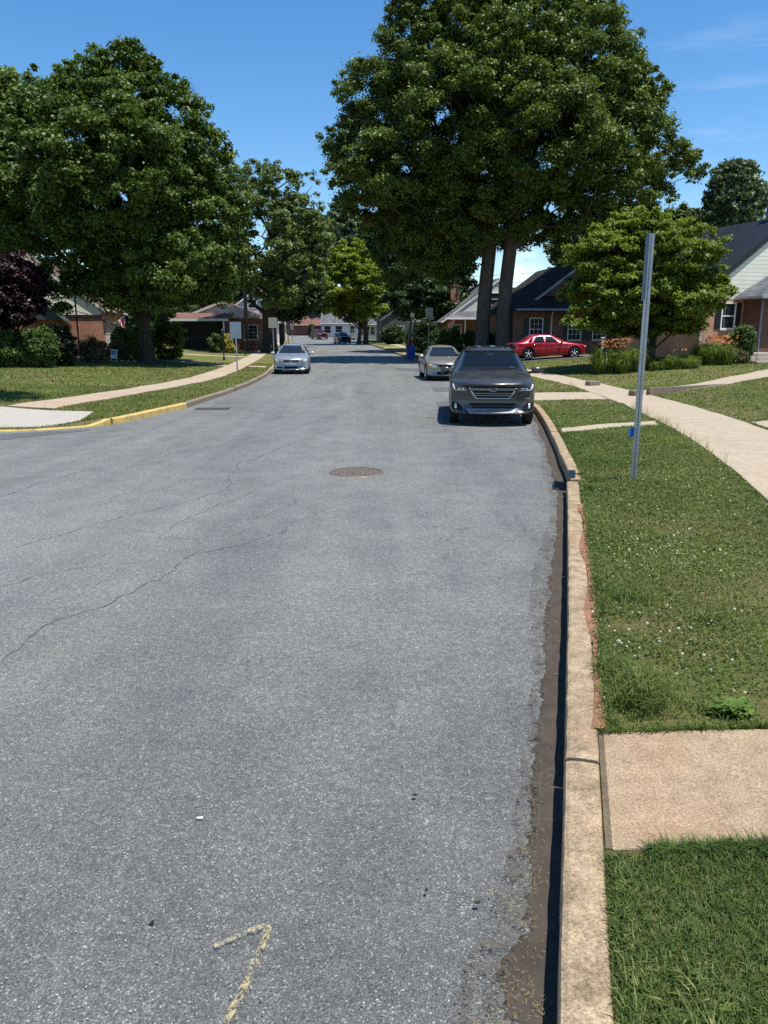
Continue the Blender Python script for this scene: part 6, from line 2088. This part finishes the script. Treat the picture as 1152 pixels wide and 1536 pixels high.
sign('white steel sign post with large blank pale blue sign back on the left verge', 356, 563, 484, 36.2, 17, 24, 'sign_back', cat='sign post')
sign('street sign with weathered tan back just behind the silver sedan', 411, 525, 477, 52, 13, 15, 'sign_tan')
sign('left one of two small pale signs far up the left kerb', 433, 505, 482, 98, 6, 12, 'sign_back', group='signs far up the left kerb')
sign('right one of two small pale signs far up the left kerb', 439, 505, 484, 104, 5, 11, 'sign_tan', group='signs far up the left kerb')
sign('tan sign on double grey posts beyond the tan sedan', 643, 528, 462, 60, 11, 14, 'sign_tan')
sign('slim grey pole with small sign between blue bin and dark maple', 618, 520, 470, 72, 5, 6, 'sign_tan')
# timber posts and poles
def pole(name, label, px, Y, pyt, r, mat, lean=0.0, cat='pole', cap=None):
    x = gx(px, Y, .3); z = hz(x, Y)
    root = thing(name, label, cat, (x, Y, z))
    top = at(px, pyt, Y).z - z
    mb = MB(); mb.tube([(0, 0, -.3), (lean * top * .5, 0, top * .5), (lean * top, 0, top)], [r * 1.1, r, r * .9], 10); mb.build('pole', M[mat], root, True)
    return root, top


po, tp_ = pole('wooden_post', 'leaning weathered timber post rising behind the blue bin', 611, 60, 480, .11, 'wood_pole', .09, 'post')
mb = MB(); mb.tube([(.02, 0, tp_ * .3), (.1 + .09 * tp_, .0, tp_ + .5)], .03, 6); mb.build('brace', M['wood_pole'], po)
pu, tu = pole('utility_pole', 'wooden utility pole rising into the leaves beside the pale gabled house', 371, 76, 330, .17, 'wood_pole', 0, 'utility pole')
mb = MB(); mb.box((0, 0, tu - .5), (1.8, .1, .12)); mb.build('cross_arm', M['wood_pole'], pu)
pv, tv_ = pole('utility_pole', 'distant grey utility pole behind the open crowned tree', 421, 118, 400, .2, 'wood_pole', 0, 'utility pole')
mb = MB(); mb.box((0, 0, tv_ - .5), (2.2, .1, .14)); mb.build('cross_arm', M['wood_pole'], pv)
pw, tw_ = pole('utility_pole', 'distant utility pole on the right behind the houses', 905, 105, 395, .2, 'wood_pole', 0, 'utility pole')
mb = MB(); mb.box((0, 0, tw_ - .5), (2.2, .1, .14)); mb.build('cross_arm', M['wood_pole'], pw)
for k_, dz, lab in ((0, .0, 'upper dark overhead wire crossing far behind the houses'), (1, -1.1, 'lower dark overhead wire crossing far behind the houses')):
    a = pv.location + Vector((0, 0, tv_ - .4 + dz)); b = pw.location + Vector((0, 0, tw_ - .4 + dz))
    pts = [a + (b - a) * (i / 24) - Vector((0, 0, 1.2 * math.sin(math.pi * i / 24))) for i in range(25)]
    mb = MB(); mb.tube([p - a for p in pts], .022, 5); o = mb.build('overhead_wire', M['iron'], None); o.location = a; tag(o, lab, 'wire', 'overhead wires')


def lamp_post(label, px, Y, pyt, r=.04, lantern=True):
    x = gx(px, Y, .35); z = hz(x, Y)
    root = thing('lamp_post', label, 'lamp post', (x, Y, z))
    top = at(px, pyt, Y).z - z
    mb = MB(); mb.lathe([(r * 2.2, 0), (r * 2.2, .12), (r * 1.3, .2), (r, .3), (r, top - .3), (r * 1.5, top - .28)], 14); mb.build('post', M['iron'], root, True)
    if lantern:
        mb = MB(); mb.lathe([(.05, top - .28), (.10, top - .05), (.10, top - .02)], 6); mb.build('lantern', M['lamp_dark'], root)
        mb = MB(); mb.lathe([(.13, top - .02), (.06, top + .07), (.0, top + .12)], 6); mb.build('lantern_cap', M['iron'], root)
    return root


lamp_post('tall black lamp post standing before the brick gable wall', 121, 41.5, 436)
lamp_post('short black lamp post on the lawn right of the maple', 336, 52, 495)
x_ = gx(361, 58, .3)
mbx = thing('mailbox_post', 'thin dark post on the far left lawn beside the utility pole', 'post', (x_, 60, hz(x_, 60)))
mb = MB(); mb.tube([(0, 0, -.1), (0, 0, 1.15)], .035, 8); mb.build('post', M['iron'], mbx)
mb = MB(); mb.box((0, -.05, 1.2), (.2, .4, .2), bev=.06); mb.build('mailbox', M['bin_black'], mbx)
# yard sign
x_ = gx(171, 43.5, .35)
ysn = thing('yard_sign', 'small blue and white yard sign leaning in front of the russet shrub', 'yard sign', (x_, 43.6, hz(x_, 43.6)), .25)
mb = MB(); mb.box((0, 0, .45), (.36, .012, .5), rot=Matrix.Rotation(.12, 3, 'Y'), bev=.004); pn_ = mb.build('panel', M['white'], ysn)
mb = MB(); mb.box((0, -.009, .52), (.28, .006, .26), rot=Matrix.Rotation(.12, 3, 'Y')); mb.build('printed_field', plain('yard_sign_blue', (.10, .28, .55), .5), pn_)
mb = MB()
for s_ in (-1, 1): mb.tube([(s_ * .13, .01, -.05), (s_ * .13, .01, .3)], .007, 6)
mb.build('stake', M['galv'], ysn)
x_ = gx(205, 43.9, .35)
gn = thing('garden_ornament', 'small pale garden ornament beside the maple trunk', 'ornament', (x_, 45.5, hz(x_, 45.5)))
mb = MB(); mb.lathe([(.14, 0), (.16, .05), (.1, .2), (.13, .4), (.07, .52), (.09, .62), (.0, .72)], 14); mb.build('figure', M['offwhite'], gn, True)
# lawn edging stones under the brick house shrubs
for i in range(12):
    x_ = gx(130 + i * 9, 43.2 + .15 * i, .3); y_ = 43.4 + .12 * i + random.uniform(-.1, .1)
    bm = bmesh.new(); bmesh.ops.create_icosphere(bm, subdivisions=2, radius=.13)
    for v in bm.verts: v.co = Vector((v.co.x * random.uniform(.9, 1.3), v.co.y, v.co.z * .7)) * random.uniform(.88, 1.12)
    me = bpy.data.meshes.new('edging_stone'); bm.to_mesh(me); bm.free()
    o = link('edging_stone', me, M['step'], None, True); o.location = (x_, y_, hz(x_, y_) + .03); o.rotation_euler = (0, 0, random.uniform(0, 6))
    tag(o, 'pale edging stone in the row along the shrub bed by the brick house', 'stone', 'edging stones of the shrub bed')

# the broad leaved weed by the tan slab
wx, wy = gp(1100, 1072, .15)
wd = thing('dock_weed', 'low rosette of broad wavy green leaves beside the tan slab', 'weed', (wx, wy, hz(wx, wy)))
M['leaf_weed'] = leafmat('weed_leaf', (.07, .13, .022), (.115, .19, .036), (.19, .27, .06), .3, .85, 6)
for i in range(40):
    g = i * 2.399; L = random.uniform(.07, .135) * (1 if i > 12 else .75); el = random.uniform(.2, .75) if i > 12 else random.uniform(.7, 1.2)
    vs = []
    for a in range(8):
        f = a / 7
        wv = .021 * math.sin(math.pi * min(1, f * .9 + .1)) ** .7 * (1 + .25 * random.random())
        r_ = L * f * math.cos(el * (1 - .5 * f)); z_ = L * f * math.sin(el) * (1 - .55 * f * f) + .012
        for b, s_ in ((-1, 1), (0, 0), (1, 1)):
            vs.append((r_ * math.cos(g) - b * wv * math.sin(g), r_ * math.sin(g) + b * wv * math.cos(g), z_ + s_ * (.010 + .006 * math.sin(a * 2.2 + b))))
    fs = []
    for a in range(7):
        for b in range(2): fs.append((a * 3 + b, a * 3 + b + 1, a * 3 + b + 4, a * 3 + b + 3))
    link('leaf', mesh_from('leaf', vs, fs), M['leaf_weed'], wd, True)

# litter and fallen leaves on the road
def scrap(name, label, px, py, w, l, mat, rot, cat, group=None):
    x, y = gp(px, py)
    n = 9
    vs = [(0, 0, .005)]
    for i in range(n):
        g = 2 * math.pi * i / n
        vs.append((w * math.cos(g) * random.uniform(.75, 1.1), l * math.sin(g) * random.uniform(.75, 1.1), .002 + random.uniform(0, .004)))
    vs += [(a * .96, b * .96, c - .0025) for a, b, c in vs]
    fs = [(0, 1 + i, 1 + (i + 1) % n) for i in range(n)] + [(n + 1, n + 2 + (i + 1) % n, n + 2 + i) for i in range(n)] + [(1 + i, n + 2 + i, n + 2 + (i + 1) % n, 1 + (i + 1) % n) for i in range(n)]
    o = link(name, mesh_from(name, vs, fs), mat, None)
    o.location = (x, y, .001); o.rotation_euler = (0, 0, rot)
    return tag(o, label, cat, group)


M['paper'] = plain('white_paper', (.78, .78, .77), .8); M['leaf_dead'] = plain('blackened_leaf', (.02, .018, .016), .8)
scrap('paper_scrap', 'small white scrap lying alone on the near asphalt', 300, 1228, .016, .008, M['paper'], .2, 'litter')
scrap('dead_leaf', 'black dead leaf on the asphalt, the larger one nearer the gutter', 623, 1193, .013, .008, M['leaf_dead'], .4, 'leaf')
scrap('dead_leaf', 'tiny black leaf bit on the asphalt below the larger black leaf', 640, 1336, .010, .006, M['leaf_dead'], 1.0, 'leaf')
scrap('dead_leaf', 'black leaf lying right beside the ragged gutter edge', 716, 1355, .014, .007, M['leaf_dead'], .1, 'leaf')
scrap('dead_leaf', 'small dark leaf left of the yellow arrow in the near asphalt', 228, 1385, .012, .007, M['leaf_dead'], .6, 'leaf')
# far wooded skyline behind the houses
def skyline(x0, x1, Y0, Y1, n, h0, h1, leaf, name, lab, seed):
    C = []
    for i in range(n):
        x = random.uniform(x0, x1); y = random.uniform(Y0, Y1); z = hz(x, y)
        h_ = random.uniform(h0, h1)
        for k_ in range(9): C.append((x + random.gauss(0, 2.2), y + random.gauss(0, 2), z + h_ * random.uniform(.12, 1.0)))
    C = np.array(C)
    V = clump_leaves(C, rng.uniform(1.4, 2.6, len(C)), 60, .8, .7, .4)
    return tag(link(name, quads_mesh(name, V), M[leaf]), lab, 'woodland', kind='stuff')


skyline(-150, 150, 215, 290, 130, 7, 15, 'leaf_far', 'woodland', 'far wooded skyline behind the houses', 1)
skyline(-75, -28, 95, 140, 40, 7, 13, 'leaf_dark', 'woodland', 'mass of dark trees behind the left houses', 2)
skyline(-48, -14, 170, 200, 24, 8, 15, 'leaf_dark', 'woodland', 'mass of dark trees at the head of the road', 3)
# ------------------------------------------------------------------ grass blades and clover (nobody could count them)
def m_grass(name, stops):
    t = NT(name)
    c = t.coord()
    n1 = t.noise(c, .55, 4, .6); n2 = t.noise(c, 30, 2, .7)
    f = t.math('ADD', t.math('MULTIPLY', n1, .4), t.math('MULTIPLY', n2, .6))
    col = t.ramp(f, stops)
    t.bsdf(col, .6, .25)
    tr = t.n('ShaderNodeBsdfTranslucent'); t.l(t.mix(1.0, col, (1.05, 1.2, .5), 'MULTIPLY'), tr.inputs['Color'])
    mx = t.n('ShaderNodeMixShader'); mx.inputs[0].default_value = .3
    t.l(t.p.outputs[0], mx.inputs[1]); t.l(tr.outputs[0], mx.inputs[2])
    return t.done(mx)


M['grass'] = m_grass('grass_blade', [(.34, (.036, .064, .011)), (.45, (.080, .122, .023)), (.54, (.145, .18, .042)), (.63, (.28, .265, .105))])
M['grass_lush'] = m_grass('lush_grass_blade', [(.32, (.026, .052, .011)), (.46, (.058, .102, .020)), (.58, (.115, .165, .040)), (.70, (.23, .24, .10))])
M['clover'] = m_grass('clover_leaf', [(.36, (.045, .075, .016)), (.5, (.092, .13, .030)), (.62, (.17, .20, .058))])
M['straw'] = m_grass('dry_clippings', [(.3, (.26, .22, .09)), (.6, (.42, .36, .15))])
M['clover_head'] = plain('clover_head', (.50, .48, .36), .8, .2)
SLAB_IN = [s_ for s_ in SLABS]


def inpoly(x, y, P):
    ins = np.zeros(len(x), bool)
    n = len(P)
    j = n - 1
    for i in range(n):
        xi, yi = P[i]; xj, yj = P[j]
        c = ((yi > y) != (yj > y)) & (x < (xj - xi) * (y - yi) / (yj - yi + 1e-12) + xi)
        ins ^= c
        j = i
    return ins


def off_slabs(x, y, grow=0.0):
    ok = np.ones(len(x), bool)
    for P in SLAB_IN:
        c = P.mean(0)
        g_ = 0 if len(P) > 20 else grow
        bb0, bb1 = P.min(0), P.max(0)
        near = (x > bb0[0]) & (x < bb1[0]) & (y > bb0[1]) & (y < bb1[1])
        if near.any():
            idx = np.where(near)[0]
            Q = c + (P - c) * (1 - g_ / max(.3, np.abs(P - c).max()))
            ok[idx] &= ~inpoly(x[idx], y[idx], Q)
    return ok


def patchy(x, y):
    """0..1: how thin the turf is here"""
    return .5 + .25 * np.sin(x * 3.1 + 2 * np.sin(y * 1.9)) + .25 * np.sin(y * 2.7 + 1.7 * np.sin(x * 2.3 + .8))


def scatter(x0, x1, y0, y1, n, side):
    x = rng.uniform(x0, x1, n); y = rng.uniform(y0, y1, n)
    if side > 0: ok = x > xR(y) + .155
    else: ok = (x < xL(y) - .17) & (y > 15.7)
    x, y = x[ok], y[ok]
    ok = off_slabs(x, y, .03) & ~((side > 0) & (y > 2.4) & (y < 3.28) & (x < 1.1))
    x, y = x[ok], y[ok]
    # only what a viewer near the camera could see
    u = x / (y + .3)
    ok = (np.abs(u) < .62)
    return x[ok], y[ok]


def blades(x, y, h0, h1, w, bend=.5, thin=None, patch=0.0):
    if patch:
        keep = rng.random(len(x)) > patch * np.clip((patchy(x, y) - .38) * 2.6, 0, 1)
        x, y = x[keep], y[keep]
    n = len(x)
    z = H(x, y) - .004
    g = rng.uniform(0, 2 * np.pi, n)
    hh = rng.uniform(h0, h1, n)
    d = np.stack([np.cos(g), np.sin(g), np.zeros(n)], 1)
    s_ = np.stack([-d[:, 1], d[:, 0], np.zeros(n)], 1) * (w * rng.uniform(.6, 1.3, n))[:, None]
    B = np.stack([x, y, z], 1)
    r = (hh * rng.uniform(.1, 1.0, n) * bend)[:, None]
    Mi = B + d * r * .4 + np.array([0, 0, 1]) * (hh * .62)[:, None]
    T = B + d * r * 1.3 + np.array([0, 0, 1]) * (hh * rng.uniform(.75, 1.0, n))[:, None]
    V1 = np.stack([B - s_, B + s_, Mi + s_ * .85, Mi - s_ * .85], 1)
    V2 = np.stack([Mi - s_ * .85, Mi + s_ * .85, T + s_ * .12, T - s_ * .12], 1)
    return np.concatenate([V1, V2])


G_ = []
# bottom right patch and the near verge
GL = []
x, y = scatter(.5, 2.6, .9, 2.45, 95000, 1); GL.append(blades(x, y, .018, .05, .0016, .9))
xx = rng.uniform(.95, 2.6, 5500); yy = 2.43 - np.abs(rng.normal(0, .02, 5500)); GL.append(blades(xx, yy, .03, .065, .0018, 1.1))
tag(link('grass', quads_mesh('grass', np.concatenate(GL)), M['grass_lush']), 'dense deep green grass below the tan slab', 'grass', kind='stuff')
x, y = scatter(.8, 4.2, 3.2, 5.5, 62000, 1)
bare = np.zeros(len(x))
for bx, by, br in ((1.95, 3.45, .35), (1.5, 3.34, .22), (1.55, 4.6, .3), (2.6, 4.3, .4), (2.9, 5.2, .35), (1.25, 5.0, .2)): bare = np.maximum(bare, np.exp(-(((x - bx) / br) ** 2 + ((y - by) / (br * .6)) ** 2)))
kp = rng.random(len(x)) > bare * .93
G_.append(blades(x[kp], y[kp], .016, .045, .0021, 1.1, patch=.55))
x, y = scatter(1.2, 5.2, 5.5, 9, 52000, 1); G_.append(blades(x, y, .02, .055, .0032, 1.0, patch=.45))
x, y = scatter(1.8, 6.5, 9, 15, 52000, 1); G_.append(blades(x, y, .025, .06, .0048, 1.0, patch=.3))
x, y = scatter(3.0, 18, 12, 26, 60000, 1); G_.append(blades(x, y, .03, .065, .008, 1.0, patch=.25))
x, y = scatter(3.2, 26, 26, 47, 34000, 1); G_.append(blades(x, y, .035, .07, .014, 1.0, patch=.2))
x, y = scatter(-16, -4.8, 15.6, 26, 60000, -1); G_.append(blades(x, y, .03, .075, .0065, 1.0, patch=.25))
x, y = scatter(-24, -5, 26, 48, 42000, -1); G_.append(blades(x, y, .035, .075, .013, 1.0, patch=.2))
# shaggy edges: along kerb, slab and sidewalk
for i in range(2):
    yy = rng.uniform(1, 20, 5200); xx = xR(yy) + .175 + np.abs(rng.normal(0, .04, 5200))
    ok = off_slabs(xx, yy, .02); ok &= ~((yy > 2.38) & (yy < 3.3)); G_.append(blades(xx[ok], yy[ok], .02, .055, .0026, .9))
xx = rng.uniform(1.0, 3.0, 2000); yy = 3.25 + np.abs(rng.normal(0, .03, 2000)) ; G_.append(blades(xx, yy, .02, .05, .0024, 1.2))
# tufts of longer coarse grass
for cx, cy, nn, hh in ((1.28, 3.55, 320, .12), (1.34, 3.72, 260, .13), (1.62, 3.42, 90, .07), (1.22, 3.95, 160, .10), (2.45, 9.0, 140, .11), (2.66, 9.55, 120, .12), (1.75, 5.1, 150, .09), (2.5, 6.7, 130, .08), (2.1, 4.6, 160, .08), (.82, 1.8, 60, .07), (.86, 1.62, 60, .08), (1.9, 7.4, 120, .09)):
    xx = rng.normal(cx, .07, nn); yy = rng.normal(cy, .07, nn)
    ok = (xx > xR(yy) + .15) & off_slabs(xx, yy, .0)
    G_.append(blades(xx[ok], yy[ok], hh * .6, hh * 1.2, .003, 1.1))
ST = []
# seeding stalks along the sidewalk
for n_, (xa, ya), (xb, yb) in ((150, (5.2, 12.6), (5.75, 16.2)), (110, (5.75, 16.2), (6.1, 19.0)), (60, (6.1, 24), (6.5, 27)), (60, (4.6, 10), (5.2, 12.6)), (70, (7.75, 22), (7.8, 24))):
    f = rng.random(n_)
    xx = xa + (xb - xa) * f - np.abs(rng.normal(0, .06, n_)); yy = ya + (yb - ya) * f
    ST.append(blades(xx, yy, .10, .30, .0024, .5))
tag(link('grass', quads_mesh('grass', np.concatenate(G_)), M['grass']), 'short mown grass blades on the lawns and verges', 'grass', kind='stuff')

tag(link('grass_stalks', quads_mesh('grass_stalks', np.concatenate(ST)), M['straw']), 'pale seeding grass stalks along the sidewalk edge', 'grass', kind='stuff')
# broad clover leaves mixed into the near verge
x1, y1 = scatter(.9, 4.6, 3.3, 9.5, 34000, 1)
x2, y2 = scatter(2.4, 7, 9.5, 20, 26000, 1)
x = np.concatenate([x1, x2]); y = np.concatenate([y1, y2])
keep = rng.random(len(x)) > .75 * np.clip((patchy(x + 3, y) - .4) * 2, 0, 1)
x, y = x[keep], y[keep]
bare = np.zeros(len(x))
for bx, by, br in ((1.95, 3.45, .4), (1.5, 3.34, .3), (1.55, 4.6, .3), (2.6, 4.3, .4), (2.9, 5.2, .35), (1.25, 5.0, .25), (1.3, 3.6, .4)): bare = np.maximum(bare, np.exp(-(((x - bx) / br) ** 2 + ((y - by) / (br * .6)) ** 2)))
kp = rng.random(len(x)) > bare
x, y = x[kp], y[kp]
P = np.stack([x, y, H(x, y) + rng.uniform(.008, .042, len(x))], 1)
tag(link('clover', quads_mesh('clover', leaf_quads(P, .012 + .0014 * y.clip(0, 15), .7, 1.0)), M['clover']), 'low clover leaves spread through the verge grass', 'clover', kind='stuff')
# white clover heads
hx, hy = [], []
x, y = scatter(1.1, 5, 3.5, 9.5, 3600, 1); k1 = rng.random(len(x)) < .10 + .5 * np.clip((patchy(x * .7 + 1, y * .8) - .5) * 2, 0, 1); hx.append(x[k1]); hy.append(y[k1])
x, y = scatter(2.4, 9, 9.5, 24, 5200, 1); k1 = rng.random(len(x)) < .16 + .45 * np.clip((patchy(x * .7, y * .6) - .5) * 2, 0, 1); hx.append(x[k1]); hy.append(y[k1])
x, y = scatter(-14, -5, 16, 30, 900, -1); k1 = rng.random(len(x)) < .4; hx.append(x[k1]); hy.append(y[k1])
hx, hy = np.concatenate(hx), np.concatenate(hy)
Q = []
for a, b in zip(hx, hy):
    r = random.uniform(.005, .0095) * (1 + .02 * b); c = np.array([a, b, hz(a, b) + random.uniform(.03, .06)])
    for k_ in range(3):
        n_ = unit(1)[0]; n_[2] = abs(n_[2]) + .5; n_ /= np.linalg.norm(n_)
        u_ = np.cross(n_, [1, .2, 0]); u_ /= np.linalg.norm(u_); w_ = np.cross(n_, u_)
        Q.append([c - u_ * r, c - w_ * r + n_ * r * .3, c + u_ * r, c + w_ * r + n_ * r * .3])
tag(link('clover_flowers', quads_mesh('clover_flowers', np.array(Q)), M['clover_head']), 'tiny white clover flower heads dotting the verge', 'clover flowers', kind='stuff')

# dry clippings caught in the gutter
Q = []
for cx, cy, sx, sy, nn in ((.32, 1.78, .05, .05, 260), (.42, 1.95, .05, .06, 120), (.46, 2.25, .04, .1, 130), (.56, 2.5, .04, .12, 110), (.64, 2.9, .04, .15, 60), (.74, 3.2, .04, .1, 40), (.95, 4.3, .05, .1, 30), (1.2, 5.3, .04, .3, 30), (1.75, 7.9, .05, .3, 60), (2.2, 9.6, .1, .5, 140), (2.6, 12.5, .1, .8, 120), (.34, 1.62, .06, .05, 200)):
    for k_ in range(nn):
        a, b = random.gauss(cx, sx), random.gauss(cy, sy)
        if a > float(xR(b)) - .01 or random.random() < .35: continue
        g = random.uniform(0, 6.28); l_ = random.uniform(.003, .011) * (1 if cy < 4 else 1.6); w_ = random.uniform(.0004, .0009) * (1 if cy < 4 else 2.2)
        d = np.array([math.cos(g), math.sin(g), random.uniform(-.05, .25)]) * l_; s_ = np.array([-d[1], d[0], 0]) / l_ * w_
        c = np.array([a, b, (.006 if a < float(xR(b)) - .13 else -.012 if a < float(xR(b)) - .06 else -.018) + random.random() * .006])
        Q.append([c - d - s_, c - d + s_, c + d + s_, c + d - s_])
tag(link('grass_clippings', quads_mesh('grass_clippings', np.array(Q)), M['straw']), 'dry straw coloured grass clippings in the gutter', 'clippings', kind='stuff')

# loose white aggregate chips on the asphalt
Q = []
nch = 3600
yy = 1.5 + 9 * rng.random(nch) ** 1.7
xx = rng.uniform(-1, 1, nch) * (.55 * yy + .2)
ok = xx < xR(yy) - .22
for a, b in zip(xx[ok], yy[ok]):
    r = random.uniform(.0014, .0034); g = random.uniform(0, 3)
    c = np.array([a, b, .0014]); d = np.array([math.cos(g), math.sin(g), 0]) * r * random.uniform(.8, 1.5); s_ = np.array([-math.sin(g), math.cos(g), 0]) * r
    Q.append([c - d, c + s_ + np.array([0, 0, .0003]), c + d, c - s_])
tag(link('gravel', quads_mesh('gravel', np.array(Q)), plain('pale_chip', (.40, .40, .385), .7, .4, 0, .3, 60)), 'pale stone chips showing in the road surface', 'gravel', kind='stuff')
